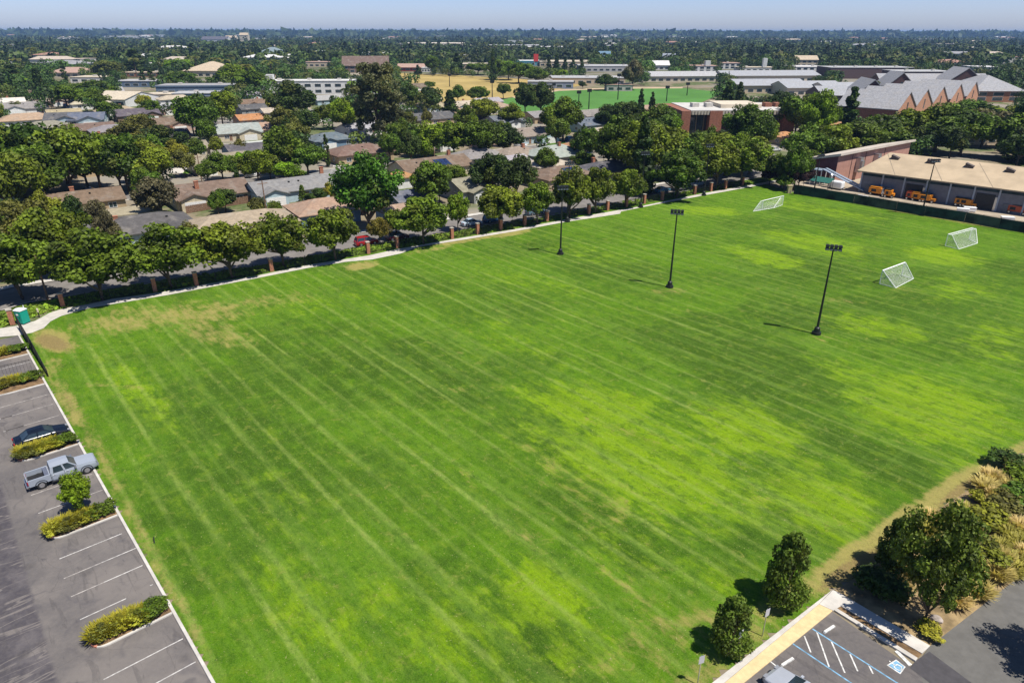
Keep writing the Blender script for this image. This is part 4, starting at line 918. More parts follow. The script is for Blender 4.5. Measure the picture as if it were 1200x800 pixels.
block(945, 78, 24, 8, 14, TN, (0.5, 0.42, 0.3), 'small tan house cluster among trees behind the white-roofed hall', 'tan house cluster', roof='gable', rise=4)
block(1086, 48, 30, 9, 60, WH, WH, 'white flat warehouse far right before the horizon', 'far white warehouse')
block(1035, 40, 20, 16, 60, WH, WH, 'small white building on the far right horizon', 'white horizon building')
block(1160, 42, 26, 16, 60, CR, CR, 'cream building on the far right horizon', 'cream horizon building')
block(1150, 169, 34, 4, 14, (0.50, 0.47, 0.42), TN, 'small flat beige roof among dark trees above the workshop', 'beige roof in the trees')
block(1020, 92, 90, 9, 30, LG, (0.10, 0.065, 0.065), 'long flat-roofed school hall with dark brick wall', 'dark brick school hall', wins=-1)
block(1085, 98, 60, 9, 30, LG, (0.11, 0.07, 0.065), 'second dark brick hall with orange brick end', 'second dark brick hall', wins=-1)
# wavy grey roofs
for k, (cx, by, wpx, h, dep) in enumerate(((905, 109, 80, 5, 26), (955, 112, 66, 5, 26), (1000, 114, 62, 5, 26), (905, 96, 110, 5, 30))):
    block(cx, by, wpx, h, dep, (0.36, 0.37, 0.39), CR if k else TN, ['low wave of grey metal roof at the left end of the wavy row', 'middle wave of the grey metal roofs', 'right wave of the grey metal roofs by the pointed conifer', 'long grey metal roof behind the wavy row'][k], ['left grey wave roof', 'middle grey wave roof', 'right grey wave roof', 'long grey metal roof'][k], roof='gable', rise=3.2, rot=6)

# ---- brick school with saw-tooth gables (ridges run down to orange brick gable ends)
OB = simple('orange brick', (0.42, 0.22, 0.13), 0.85, 0.18, 2); DB = simple('dark brick', (0.20, 0.09, 0.065), 0.9, 0.25, 2)  # one brick: bright tone for sunlit ends, dark tone with shade painted in
M_DARKB = simple('shadowed dark brick', (0.09, 0.045, 0.04), 0.9, 0.2, 2)  # gable ends away from the sun: their shade is in the colour
def gable_wing(root, org, dirr, L, W, h, rise, nm=''):
    """ridge along dirr (towards the bright gable end), starting at org (world), length L, width W"""
    d = dirr.normalized(); n = Vector((-d.y, d.x, 0)); inv = Matrix.Rotation(-root.rotation_euler.z, 4, 'Z')
    def loc(p): return inv @ (p - root.location)
    a = org; e = org + d * L
    w_ = MB(); A = [a - n * W / 2, e - n * W / 2, e + n * W / 2, a + n * W / 2]
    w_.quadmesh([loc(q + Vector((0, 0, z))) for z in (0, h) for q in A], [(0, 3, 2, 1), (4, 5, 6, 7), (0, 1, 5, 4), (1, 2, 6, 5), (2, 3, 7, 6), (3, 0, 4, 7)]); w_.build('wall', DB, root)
    g = MB()
    for q, s in ((e, .05),) if nm == 'school_building' else ((e, .05),):
        g.quadmesh([loc(q - n * (W / 2 - .1) + d * s + Vector((0, 0, .1))), loc(q + n * (W / 2 - .1) + d * s + Vector((0, 0, .1))), loc(q + n * (W / 2 - .1) + d * s + Vector((0, 0, h))), loc(q + d * s + Vector((0, 0, h + rise - .2))), loc(q - n * (W / 2 - .1) + d * s + Vector((0, 0, h)))], [(0, 1, 2, 3, 4)])
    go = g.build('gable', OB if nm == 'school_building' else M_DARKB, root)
    wn_ = MB(); c = e + d * .12
    wn_.quadmesh([loc(c - n * .7 + Vector((0, 0, h * .7))), loc(c + n * .7 + Vector((0, 0, h * .7))), loc(c + n * .7 + Vector((0, 0, h + rise * .35))), loc(c - n * .7 + Vector((0, 0, h + rise * .35)))], [(0, 1, 2, 3)]); wn_.build('window', M_GLASS, go)
    rf = MB(); ov = .5; z0 = h - .1
    V = []
    for q in (a - d * ov, e + d * ov):
        V += [loc(q - n * (W / 2 + ov) + Vector((0, 0, z0 - .25))), loc(q + Vector((0, 0, h + rise))), loc(q + n * (W / 2 + ov) + Vector((0, 0, z0 - .25))), loc(q + n * (W / 2 + ov) + Vector((0, 0, z0 + .1))), loc(q + Vector((0, 0, h + rise + .4))), loc(q - n * (W / 2 + ov) + Vector((0, 0, z0 + .1)))]
    rf.quadmesh(V, [(k, (k + 1) % 6, 6 + (k + 1) % 6, 6 + k) for k in range(6)] + [(0, 1, 4, 5), (1, 2, 3, 4), (6, 7, 10, 11), (7, 8, 9, 10)])
    rf.build('roof', M_ROOF, root, (0.33, 0.33, 0.34))
ED = -ND
school = []
def wing_thing(px_, py_, L, W, h, rise, label, short, dr=None, name='school_building'):
    e = P(px_, py_, 6); e.z = 0; dr = dr or ED
    root = thing(name, label, 'school building', (e.x, e.y, 0), GA); HOUSES.append(dict(px=px_, py=py_, p=(e.x, e.y), short=short, w=W, d=L, rot=0, o=root)); HL.add(label)
    gable_wing(root, e - dr.normalized() * L, dr, L, W, h, rise, name)
ed2 = Vector((math.cos(R(-46)), math.sin(R(-46)), 0))
lb = ['first', 'second', 'third', 'fourth', 'fifth']
for k, (a, bq) in enumerate(((1063, 126), (1083, 121.7), (1102, 117.7), (1122, 113.8), (1140, 110.5))):
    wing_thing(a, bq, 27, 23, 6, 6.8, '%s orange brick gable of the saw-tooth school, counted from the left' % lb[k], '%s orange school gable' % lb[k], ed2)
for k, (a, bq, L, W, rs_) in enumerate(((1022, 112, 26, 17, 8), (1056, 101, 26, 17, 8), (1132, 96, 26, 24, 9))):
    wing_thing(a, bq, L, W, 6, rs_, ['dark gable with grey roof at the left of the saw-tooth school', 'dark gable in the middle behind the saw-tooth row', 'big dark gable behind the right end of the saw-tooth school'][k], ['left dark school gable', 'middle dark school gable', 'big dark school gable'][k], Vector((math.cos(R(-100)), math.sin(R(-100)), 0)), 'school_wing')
block(1026, 138, 46, 6, 22, (0.33, 0.33, 0.34), (0.36, 0.17, 0.08), 'hip-roofed front block of the brick school with orange piers', 'front block of the school', roof='hip', rise=6, rot=-14, wins=4)
block(1168, 119, 56, 6, 34, (0.33, 0.33, 0.34), (0.30, 0.14, 0.08), 'wide grey hip-roofed block at the right end of the brick school', 'right block of the school', roof='hip', rise=8, wins=3)
block(1095, 104, 120, 5, 18, (0.33, 0.33, 0.34), (0.20, 0.10, 0.07), 'long grey-roofed spine block behind the saw-tooth gables', 'spine block of the school', roof='gable', rise=5)
block(985, 122, 44, 5, 24, (0.34, 0.35, 0.37), (0.12, 0.09, 0.08), 'grey roof block left of the pointed conifer, near the school', 'grey block by the pointed conifer', roof='gable', rise=4)

# ---- brick office
p = P(806, 164); office = thing('brick_office', 'two-storey red brick office with dark glass front and white flat roof', 'office building', (p.x, p.y, 0), R(2))
HOUSES.append(dict(px=845, py=150, p=(p.x + 17, p.y + 14), short='brick office', w=40, d=30, rot=0, o=office)); HL.add(office['label'])
M_RB = simple('red brick', (0.25, 0.105, 0.065), 0.9, 0.22, 1.5)
H_ = 10.6
mb = MB(); mb.box(2.4, 3.6, 0, 40, 30, H_ - 1.4); mb.build('wall', simple('dark spandrel', (0.035, 0.025, 0.02), 0.6, .2), office)
for x0_, x1_, dp in ((-3.2, .2, 3.5), (7.6, 12.4, 3.6), (21.5, 26.5, 3.6), (36, 40.6, 3.6)):
    mb = MB(); mb.box(x0_, 0, 0, x1_, dp if x0_ > 0 else 30, H_); mb.build('brick_pier', M_RB, office)
for k in range(12):
    xx = 1.0 + k * 2.9
    if any(a - .6 < xx < b_ + .3 for a, b_ in ((7.2, 12.4), (21.2, 26.5))): continue
    mb = MB(); mb.box(xx, 3.50, .5, xx + 2.3, 3.58, H_ - 1.9); w_ = mb.build('window', M_GLASS, office)
    mb = MB(); mb.box(xx + 2.35, 3.2, .2, xx + 2.6, 3.59, H_ - 1.5); mb.build('mullion', simple('bronze mullion', (0.22, 0.19, 0.14), .5, .1), w_)
mb = MB(); mb.box(.22, .3, H_ - 1.38, 40, 31, H_ - .02); fz = mb.build('fascia', simple('fascia panel', (0.42, 0.38, 0.30), 0.8, .1), office)
for k in range(34):
    mb = MB(); xx = .5 + k * 1.16; mb.box(xx, .22, H_ - 1.36, xx + .25, .29, H_ - .1); mb.build('fascia_rib', simple('bronze rib', (0.05, 0.04, 0.03), .7, .1), fz)
mb = MB(); mb.box(.25, .32, H_, 39.9, 30.9, H_ + .25); ro = mb.build('roof', simple('white roof membrane', (0.50, 0.48, 0.44), .8, .12, .3), office)
mb = MB(); mb.box(14, 8, H_ + .26, 30, 24, H_ + 1.6); mb.build('roof_penthouse', simple('cream membrane', (0.58, 0.50, 0.38), .8, .1, .3), ro)
for k, xx in enumerate((4, 9.5, 33, 37)):
    mb = MB(); mb.box(xx, 12, H_ + .26, xx + 2.6, 16, H_ + 1.7); mb.build('roof_unit', M_RB if k > 1 else M_CONC, ro)

# ---- workshop with tan hip roof and bay doors (right), and purple gym beside it
p0 = P(1006, 224); wa = math.atan2((P(1200, 252) - P(1006, 224)).y, (P(1200, 252) - P(1006, 224)).x)
ws = thing('workshop_building', 'long grey-blue workshop with tan hip roof, roof vents and open bays', 'workshop', (p0.x, p0.y, 0), wa)
HOUSES.append(dict(px=1100, py=210, p=tuple((P(1100, 205)).xy), short='tan-roofed workshop', w=60, d=22, rot=wa, o=ws)); HL.add(ws['label'])
WL = 66; WD = 21; WHt = 5.2
M_WSW = simple('grey blue siding', (0.15, 0.155, 0.18), 0.8, .12, 1)
mb = MB(); mb.box(0, 0.12, 0, WL, WD, WHt); mb.build('wall', M_WSW, ws)
mb = MB(); mb.quadmesh([(-1, -1, WHt + .01), (WL + 1, -1, WHt + .01), (WL + 1, WD + 1, WHt + .01), (-1, WD + 1, WHt + .01), (-1, -1, WHt + .26), (WL + 1, -1, WHt + .26), (WL + 1, WD + 1, WHt + .26), (-1, WD + 1, WHt + .26), (2.5, WD / 2, WHt + 3.86), (WL - 2, WD / 2, WHt + 3.86)],
    [(0, 3, 2, 1), (0, 1, 5, 4), (1, 2, 6, 5), (2, 3, 7, 6), (3, 0, 4, 7), (4, 5, 9, 8), (6, 7, 8, 9), (5, 6, 9), (7, 4, 8)])
ro = mb.build('roof', simple('tan roof', (0.43, 0.335, 0.22), 0.9, .12, .25, bump=.1), ws)
sl = 3.6 / ((WD + 2) / 2)
for k in range(7):
    xx = 5 + k * 8.4; yy = WD / 2 - 3.0; zz = WHt + .26 + sl * (yy + 1.0)
    mb = MB(); mb.side([(xx - .9, zz - .3), (xx + .9, zz - .3), (xx + .9, zz + .35), (xx - .9, zz + .95)], yy - .7, yy + .7); mb.build('roof_vent', simple('brown vent', (0.10, 0.08, 0.07), .8, .2), ro)
for k in range(6):
    xx = 8 + k * 10.5; y_a, y_b = -.9, WD / 2 - .5; z_ = lambda y: WHt + .275 + sl * (y + 1.0)
    mb = MB(); mb.quadmesh([(xx, y_a, z_(y_a)), (xx + .14, y_a, z_(y_a)), (xx - 6 + .14, y_b, z_(y_b)), (xx - 6, y_b, z_(y_b))], [(0, 1, 2, 3)]); mb.build('roof_seam', simple('dark seam', (0.22, .18, .13), .9), ro)
openb = (2, 5, 7, 10)
nb = 13; bw = WL / nb
for k in range(nb + 1):
    mb = MB(); xx = min(k * bw, WL - .35); mb.box(xx, -.12, 0, xx + .35, .14, WHt); mb.build('pilaster', simple('pale blue trim', (0.30, 0.34, 0.40), .7, .08), ws)
mb = MB(); mb.box(0, -.02, WHt - .9, WL, .1, WHt - .35); mb.build('clerestory_window', M_GLASS, ws)
for k in range(nb):
    if k in openb:
        mb = MB(); mb.box(k * bw + .7, -.03, 0, (k + 1) * bw - .5, .11, 3.7); mb.build('bay_opening', M_BLACK, ws)  # flat black panel on the wall for the dark inside of the bay
        mb = MB(); mb.box((k + 1) * bw - .48, -.07, 0, (k + 1) * bw - .02, .1, 3.2); mb.build('bay_door', M_CHROME, ws)
    elif k % 3 == 0:
        mb = MB(); mb.box(k * bw + 1.4, -.04, 0, k * bw + 2.4, .11, 2.1); mb.build('door', simple('grey door', (0.1, 0.11, 0.13), .5), ws)
g0 = P(977, 216); gym = thing('gym_building', 'tall purple gym with pink sunlit side and low white-edged gable roof', 'gym', (g0.x, g0.y, 0), R(38))
HOUSES.append(dict(px=960, py=200, p=tuple(P(985, 200).xy), short='purple gym', w=30, d=12, rot=0, o=gym)); HL.add(gym['label'])
# local x: along the pink side (away), local y: to the left along the purple wall
GLn, GWd, GH = 42, 9, 7.5
mb = MB(); mb.quadmesh([(0, .08, 0), (GLn, .08, 0), (GLn, GWd, 0), (0, GWd, 0), (0, .08, GH), (GLn, .08, GH), (GLn, GWd, GH - 2.3), (0, GWd, GH - 2.3)], [(0, 3, 2, 1), (4, 5, 6, 7), (0, 1, 5, 4), (1, 2, 6, 5), (2, 3, 7, 6), (3, 0, 4, 7)]); mb.build('wall', simple('purple siding', (0.105, 0.040, 0.050), .85, .15, 1), gym)  # wall away from the sun, its shade put into the purple
mb = MB(); mb.box(0, 0, 0, GLn, .075, GH); mb.build('side_wall', simple('pink siding', (0.40, 0.215, 0.165), .85, .1, 1), gym)  # side facing the sun, sunlight put into the lighter pink
mb = MB(); a_, bz = GH + .01, 3.2
mb.quadmesh([(.1, .04, GH + .3), (GLn - .1, .04, GH + .3), (GLn - .1, .04, GH - .2), (.1, .04, GH - .2)], [(0, 1, 2, 3)]); mb.build('gable', simple('purple siding', (0.13, 0.075, 0.085)), gym)
mb = MB(); x0_, x1_, ya, yb = -.8, GLn + .8, -.9, GWd + .8
mb.quadmesh([(x0_, ya, GH + .32), (x1_, ya, GH + .32), (x1_, yb, GH - 2.3), (x0_, yb, GH - 2.3), (x0_, ya, GH + .95), (x1_, ya, GH + .95), (x1_, yb, GH - 1.7), (x0_, yb, GH - 1.7)], [(0, 3, 2, 1), (4, 5, 6, 7), (0, 1, 5, 4), (1, 2, 6, 5), (2, 3, 7, 6), (3, 0, 4, 7)]); mb.build('roof', simple('pale gym roof', (0.55, 0.48, 0.40), .8, .1, .4), gym)
for k, xx in enumerate((10, 20)):
    mb = MB(); mb.box(xx, -1.3, GH - 5.2, xx + 1.8, -.01, GH - 1.2); mb.box(xx + .3, -1.7, GH - 4.4, xx + 1.5, -1.3, GH - 2.0); mb.build('air_duct', M_CHROME, gym)
for xx in (7.5, 15, 26):
    mb = MB(); mb.box(xx, -.06, 1, xx + .2, -.001, GH - .2); mb.build('downpipe', M_DARK, gym)
# ================================================================== VEHICLES
def wheel(root, x, y, r=0.34, w=0.24):
    t_ = MB(); s = 1 if y > 0 else -1; t_.tube([(x, y - s * w, r), (x, y - s * .03, r), (x, y, r)], [r, r, r * .93], 20)
    o = t_.build('wheel', M_RUBBER, root, smooth=False)
    m = MB(); m.tube([(x, y - .01 * s, r), (x, y + s * .012, r)], [r * .62, r * .58], 12); m.build('rim', M_CHROME, o)
def loft(mb, secs):
    """sections: (x, [(y,z)...half profile from bottom centre to top centre]) mirrored"""
    n = len(secs[0][1]); vs = []; 
    for x, pr in secs:
        vs += [(x, y, z) for y, z in pr] + [(x, -y, z) for y, z in pr[::-1]]
    N = 2 * n; fs = []
    for i in range(len(secs) - 1):
        for k in range(N): fs.append((i * N + k, i * N + (k + 1) % N, (i + 1) * N + (k + 1) % N, (i + 1) * N + k))
    fs.append(tuple(range(N))); fs.append(tuple((len(secs) - 1) * N + k for k in range(N))[::-1])
    mb.quadmesh(vs, fs)
def car(name, label, cat, loc, rot, col, kind='sedan', group=None, detail=True):
    root = thing(name, label, cat, loc, rot, group)
    if kind == 'sedan': L, W, Hb, Hr, c0, c1, r0, r1 = 4.8, 1.84, .92, 1.44, -1.75, 1.15, -1.0, .25
    elif kind == 'suv': L, W, Hb, Hr, c0, c1, r0, r1 = 4.6, 1.9, 1.05, 1.72, -2.15, 1.2, -1.85, .45
    else: L, W, Hb, Hr, c0, c1, r0, r1 = 5.0, 1.9, 1.05, 1.78, -2.3, 1.3, -2.0, .5
    h2 = L / 2; w2 = W / 2; g = .2
    def pr(w_, zt, zs): return [(0.0, g + .0), (w_ * .92, g), (w_, g + .22), (w_, zs), (w_ * .90, zt), (0.0, zt + .03)]
    mb = MB(); loft(mb, [(-h2, pr(w2 * .86, Hb - .22, .62)), (-h2 + .12, pr(w2 * .94, Hb - .03, .7)), (-h2 + .8, pr(w2, Hb + .02, .74)), (c0 + .3, pr(w2, Hb + .02, .76)), (c1, pr(w2, Hb, .76)), (h2 - .9, pr(w2 * .99, Hb - .07, .72)), (h2 - .25, pr(w2 * .93, Hb - .2, .66)), (h2, pr(w2 * .78, Hb - .38, .56))])
    mb.build('body', M_PAINT, root, col, smooth=False, bevel=.04)
    gl = MB(); a = w2 * .90; bq = w2 * .70; z0 = Hb - .01; zt = Hr - .05
    gl.quadmesh([(c0, -a, z0), (c1, -a, z0), (c1, a, z0), (c0, a, z0), (r0, -bq, zt), (r1, -bq, zt), (r1, bq, zt), (r0, bq, zt)], [(0, 1, 5, 4), (1, 2, 6, 5), (2, 3, 7, 6), (3, 0, 4, 7), (4, 5, 6, 7)])
    gl.build('window_glass', M_GLASS, root)
    rf = MB(); loft(rf, [(r0 - .05, [(0, zt - .02), (bq + .02, zt - .02), (bq + .01, zt + .02), (0, zt + .05)]), (r0 + .3, [(0, zt - .02), (bq + .04, zt - .02), (bq + .0, zt + .05), (0, zt + .09)]), (r1 - .1, [(0, zt - .02), (bq + .04, zt - .02), (bq, zt + .05), (0, zt + .08)]), (r1 + .08, [(0, zt - .02), (bq + .02, zt - .02), (bq, zt + .01), (0, zt + .02)])])
    rf.build('roof', M_PAINT, root, col)
    for s in (-1, 1):
        for xb, xt in ((c0, r0), (c1, r1), ((c0 + c1) / 2 - .1, (r0 + r1) / 2 + .05)):
            pl_ = MB(); pl_.quadmesh([(xb - .05, s * (a + .012), z0), (xb + .07, s * (a + .012), z0), (xt + .05, s * (bq + .016), zt), (xt - .05, s * (bq + .016), zt), (xb - .05, s * (a - .03), z0), (xb + .07, s * (a - .03), z0), (xt + .05, s * (bq - .03), zt), (xt - .05, s * (bq - .03), zt)], [(0, 1, 2, 3), (7, 6, 5, 4), (0, 4, 5, 1), (3, 2, 6, 7), (0, 3, 7, 4), (1, 5, 6, 2)]); pl_.build('window_pillar', M_PAINT, root, col)
    for x in (-h2 + .92, h2 - .95):
        for s in (-1, 1): wheel(root, x, s * (w2 + .012))
    for s in (-1, 1):
        m = MB(); m.cbox((h2 - .10, s * w2 * .62, .62), .22, .34, .13); m.build('headlight', M_LENS, root)
        m = MB(); m.cbox((-h2 + .04, s * w2 * .68, .74), .12, .34, .14); m.build('taillight', M_RED, root)
        m = MB(); m.cbox((c1 - .35, s * (w2 + .08), Hb + .04), .16, .2, .12); m.build('mirror', M_PAINT, root, col)
    return root
def on_kerb_dir(): return math.atan2(-cnor.y, -cnor.x)   # nose towards the field
CAR_ROT = on_kerb_dir()
# black sedan nose-in beside island 3
s_i = islands[2][0]
q = ck(s_i - 1.15, 2.62); car('sedan', 'black sedan parked nose-in beside the planted island', 'car', (q.x, q.y, .05), CAR_ROT, (0.006, 0.008, 0.014))
# silver pickup truck
def pickup(loc, rot):
    root = thing('pickup_truck', 'silver crew-cab pickup truck parked nose-in with an open empty bed', 'pickup truck', loc, rot)
    root.scale = (.95, .95, .95); col = (0.30, 0.33, 0.38); w2 = .98; g = .38; Hb = 1.18
    def pr(w_, zt, zs, gg=g): return [(0, gg), (w_ * .95, gg), (w_, gg + .2), (w_, zs), (w_ * .93, zt), (0, zt + .025)]
    mb = MB(); loft(mb, [(2.90, pr(.86, 1.02, .8, .5)), (2.78, pr(.94, 1.13, .9, .45)), (2.2, pr(w2, 1.20, .95)), (1.1, pr(w2, 1.26, .98)), (1.0, pr(w2, 1.24, .98)), (-1.0, pr(w2, 1.22, .98)), (-1.02, pr(w2, 1.22, .98))])
    mb.build('body', M_PAINT, root, col, bevel=.045)
    # bed: floor, walls, tailgate
    mb = MB(); mb.box(-2.9, -w2, .55, -1.06, -w2 + .11, 1.27); mb.box(-2.9, w2 - .11, .55, -1.06, w2, 1.27); mb.box(-2.86, -w2 + .11, .55, -1.06, w2 - .11, .74); mb.box(-1.16, -w2 + .11, .74, -1.06, w2 - .11, 1.27)
    bed = mb.build('truck_bed', M_PAINT, root, col, bevel=.02)
    mb = MB(); mb.box(-2.84, -w2 + .13, .745, -1.18, w2 - .13, .77); mb.build('bed_liner', M_BLACK, bed)
    mb = MB(); mb.box(-1.5, -w2 + .12, .98, -1.17, w2 - .12, 1.25); mb.build('tool_box', M_CHROME, bed)
    mb = MB(); mb.box(-2.98, -w2 + .06, .58, -2.91, w2 - .06, 1.26); tg = mb.build('tailgate', M_PAINT, root, col, bevel=.015)
    mb = MB(); mb.box(-3.0, -.14, 1.05, -2.985, .14, 1.13); mb.build('handle', M_BLACK, tg)
    gl = MB(); a, bq, z0, zt = .92, .76, 1.22, 1.84; c0, c1, r0, r1 = -.98, 1.28, -.86, .55
    gl.quadmesh([(c0, -a, z0), (c1, -a, z0), (c1, a, z0), (c0, a, z0), (r0, -bq, zt), (r1, -bq, zt), (r1, bq, zt), (r0, bq, zt)], [(0, 1, 5, 4), (1, 2, 6, 5), (2, 3, 7, 6), (3, 0, 4, 7), (4, 5, 6, 7)])
    gl.build('window_glass', M_GLASS, root)
    rf = MB(); loft(rf, [(x, [(0, zt - .03), (bq + e, zt - .03), (bq + e - .02, zt + .03 - k), (0, zt + .09 - k)]) for x, e, k in ((r0 - .07, .02, .03), (r0 + .2, .045, 0), (r1 - .15, .045, 0), (r1 + .10, .02, .04))]); rf.build('roof', M_PAINT, root, col, bevel=.015)
    for s in (-1, 1):
        for xb, xt, ww in ((c0 + .06, r0 + .05, .12), (c1 - .02, r1, .07), (.16, .02, .07)):
            pp = MB(); pp.quadmesh([(xb - ww, s * (a + .014), z0), (xb + ww, s * (a + .014), z0), (xt + ww, s * (bq + .02), zt), (xt - ww, s * (bq + .02), zt), (xb - ww, s * (a - .05), z0), (xb + ww, s * (a - .05), z0), (xt + ww, s * (bq - .04), zt), (xt - ww, s * (bq - .04), zt)], [(0, 1, 2, 3), (7, 6, 5, 4), (0, 4, 5, 1), (3, 2, 6, 7), (0, 3, 7, 4), (1, 5, 6, 2)]); pp.build('window_pillar', M_PAINT, root, col)
    for x in (-1.92, 1.9):
        for s in (-1, 1): wheel(root, x, s * (w2 + .015), .40, .27)
    for s in (-1, 1):
        for x in (-1.92, 1.9): am = MB(); am.tube([(x + .52 * math.cos(R(k)), s * (w2 + .005), .42 + .52 * math.sin(R(k))) for k in range(0, 181, 20)], .035, 6); am.build('wheel_arch', M_BLACK, root)
        m = MB(); m.cbox((2.84, s * .74, .95), .14, .34, .22); m.build('headlight', M_LENS, root)
        m = MB(); m.cbox((-2.93, s * .9, .98), .1, .13, .36); m.build('taillight', M_RED, root)
        m = MB(); m.cbox((1.05, s * 1.13, 1.34), .14, .24, .24); m.build('mirror', M_CHROME, root)
        m = MB(); m.cbox((0, s * (w2 + .06), .42), 2.2, .16, .06); m.build('running_board', M_BLACK, root)
        for dx in (-.95, .10, 1.12):
            m = MB(); m.box(dx - .012, s * (w2 + .002) - .006, .5, dx + .012, s * (w2 + .002) + .006, 1.2); m.build('door_seam', M_BLACK, root)
        for dx in (-.75, .35):
            m = MB(); m.cbox((dx, s * (w2 + .012), 1.05), .2, .03, .04); m.build('door_handle', M_CHROME, root)
    m = MB(); m.box(2.86, -.6, .72, 2.93, .6, 1.0); m.build('grille', M_BLACK, root)
    m = MB(); m.box(2.84, -.92, .46, 3.0, .92, .64); m.build('bumper', M_CHROME, root, bevel=.02)
    m = MB(); m.box(-3.14, -.9, .46, -2.99, .9, .62); m.build('bumper', M_CHROME, root, bevel=.02)
s_p = along(108, 541) + 1.15
q = ck(s_p, 2.35); pickup((q.x, q.y, .05), CAR_ROT + R(-1))
# silver car bottom edge
a_ = P(916, 785); d_ = (P(1067, 779) - P(976, 716)).normalized()
q = P(940, 826); car('sedan', 'silver grey sedan cut by the bottom edge, beside the blue access lines', 'car', (q.x, q.y, .05), math.atan2(-d_.y, -d_.x), (0.36, 0.38, 0.42), 'sedan')
# street and house cars
def rcar(px_, py_, rot, col, kind, label, z=.05):
    p = P(px_, py_); return car('parked_car', label, 'car', (p.x, p.y, z), R(rot), col, kind, group='cars parked around the neighbourhood')
ST = 35
CW, CB_, CR_, CS = (0.62, 0.62, 0.61), (0.03, 0.07, 0.14), (0.30, 0.012, 0.014), (0.35, 0.37, 0.40)
for a in ((430, 287, 32, CR_, 'suv', 'bright red SUV behind the pillars, left of the orange-leaved tree'), (466, 281, 32, (0.05, .006, .008), 'suv', 'dark maroon SUV in shade behind the pillars'),
          (553, 264, 34, (0.40, 0.47, 0.52), 'sedan', 'light blue sedan in the street behind the small bright tree'), (578, 260, 34, CB_, 'suv', 'dark blue SUV in shade right of the light blue sedan'),
          (628, 251, 34, (0.10, 0.16, 0.20), 'van', 'dark teal van in tree shade left of the twin field lights'), (757, 227, 34, (0.01, .01, .012), 'sedan', 'black sedan in the street left of the blue sedan'),
          (776, 225, 34, (0.05, 0.16, 0.24), 'sedan', 'blue sedan in the sunlit gap by the third field light'), (818, 217, 34, (0.33, 0.38, 0.42), 'sedan', 'pale grey sedan under the trees near the street end'),
          (296, 208, 32, CW, 'suv', 'white SUV parked above the long light blue house'), (209, 196, -60, CW, 'van', 'white van on the driveway left of the front lawn'), (107, 227, 40, (0.02, .03, .04), 'sedan', 'dark car under the left tree mass'),
          (399, 184, -50, (0.02, .02, .05), 'suv', 'dark blue SUV on the driveway below the eucalyptus'), (610, 172, -20, CW, 'sedan', 'white sedan in front of the white garage gable'), (668, 165, 50, (0.03, 0.12, 0.22), 'suv', 'blue SUV left of the tiny orange roof'),
          (612, 143, 10, CB_, 'sedan', 'dark blue sedan above the white garage gable'), (655, 159, 20, (0.05, .05, .055), 'suv', 'grey SUV right of the white garage gable'), (655, 161, 40, (0.2, .2, .21), 'sedan', 'mid grey sedan beside the grey SUV'),
          (908, 177, 20, CW, 'sedan', 'white sedan in the car park right of the brick office'), (893, 184, 20, CS, 'sedan', 'silver sedan in the car park right of the brick office'), (472, 214, -50, CW, 'van', 'white camper van right of the big maple top'),
          (488, 208, -40, CW, 'suv', 'white SUV beside the camper van'), (655, 216, 34, CW, 'suv', 'white SUV seen above the street trees, left of the twin field lights'), (590, 168, 30, CS, 'sedan', 'silver sedan in the shade left of the low greyish roof'),
          (348, 219, 30, (0.5, .55, .6), 'sedan', 'pale blue car behind the white fence of the light blue house')):
    rcar(*a)
rnd = random.Random(5)
for i in range(7):
    rcar(64 + i * 4.2, 119 + i * 2.2, -60, (.6, .6, .6) if i % 3 else (.08, .12, .3), 'sedan', '%s car from the far end of the slanting row above the twin gables' % ['first', 'second', 'third', 'fourth', 'fifth', 'sixth', 'seventh'][i])
for i, (x, c) in enumerate(((147, CS), (153, CB_), (158, CW), (165, CR_), (186, CS), (191, CW), (197, CB_))):
    rcar(x, 116 - (i % 2), 80, c, 'suv', '%s parked car from the left in the lot before the grey flat school block' % ['first', 'second', 'third', 'fourth', 'fifth', 'sixth', 'seventh'][i])

# ================================================================== FIELD LIGHTS
def field_light(bx, by, ty, label, rot=0.0):
    p = P(bx, by); h = height_at(bx, by, ty)
    root = thing('field_light', label, 'field light', (p.x, p.y, .02), rot, 'tall floodlight poles round the playing field')
    m = MB(); m.tube([(0, 0, 0), (0, 0, .35), (0, 0, .36), (0, 0, .95), (0, 0, 1.1)], [.62, .60, .42, .36, .18], 14); m.build('base', M_DARK, root)
    m = MB(); m.tube([(0, 0, 1.0), (0, 0, h * .55), (0, 0, h - .5)], [.17, .13, .09], 10); m.build('pole', M_DARK, root)
    m = MB(); m.box(-1.0, -.06, h - .62, 1.0, .06, h - .5); m.box(-1.0, -.06, h - .2, 1.0, .06, h - .12); m.build('crossarm', M_DARK, root)
    for k in range(4):
        for row in range(2):
            m = MB(); x = -.78 + k * .52; z = h - .55 + row * .42
            m.quadmesh([(x - .22, -.50, z - .10), (x + .22, -.50, z - .10), (x + .20, .05, z - .02), (x - .20, .05, z - .02), (x - .22, -.47, z + .16), (x + .22, -.47, z + .16), (x + .20, .05, z + .22), (x - .20, .05, z + .22)],
                       [(0, 3, 2, 1), (4, 5, 6, 7), (0, 1, 5, 4), (1, 2, 6, 5), (2, 3, 7, 6), (3, 0, 4, 7)])
            f = m.build('floodlight', M_DARK, root)
            if row: continue
            m = MB(); m.quadmesh([(x - .19, -.506, z - .06), (x + .19, -.506, z - .06), (x + .19, -.482, z + .12), (x - .19, -.482, z + .12)], [(0, 1, 2, 3)]); m.build('lens', simple('dull lamp lens', (.10, .12, .12), .2, .1), f)
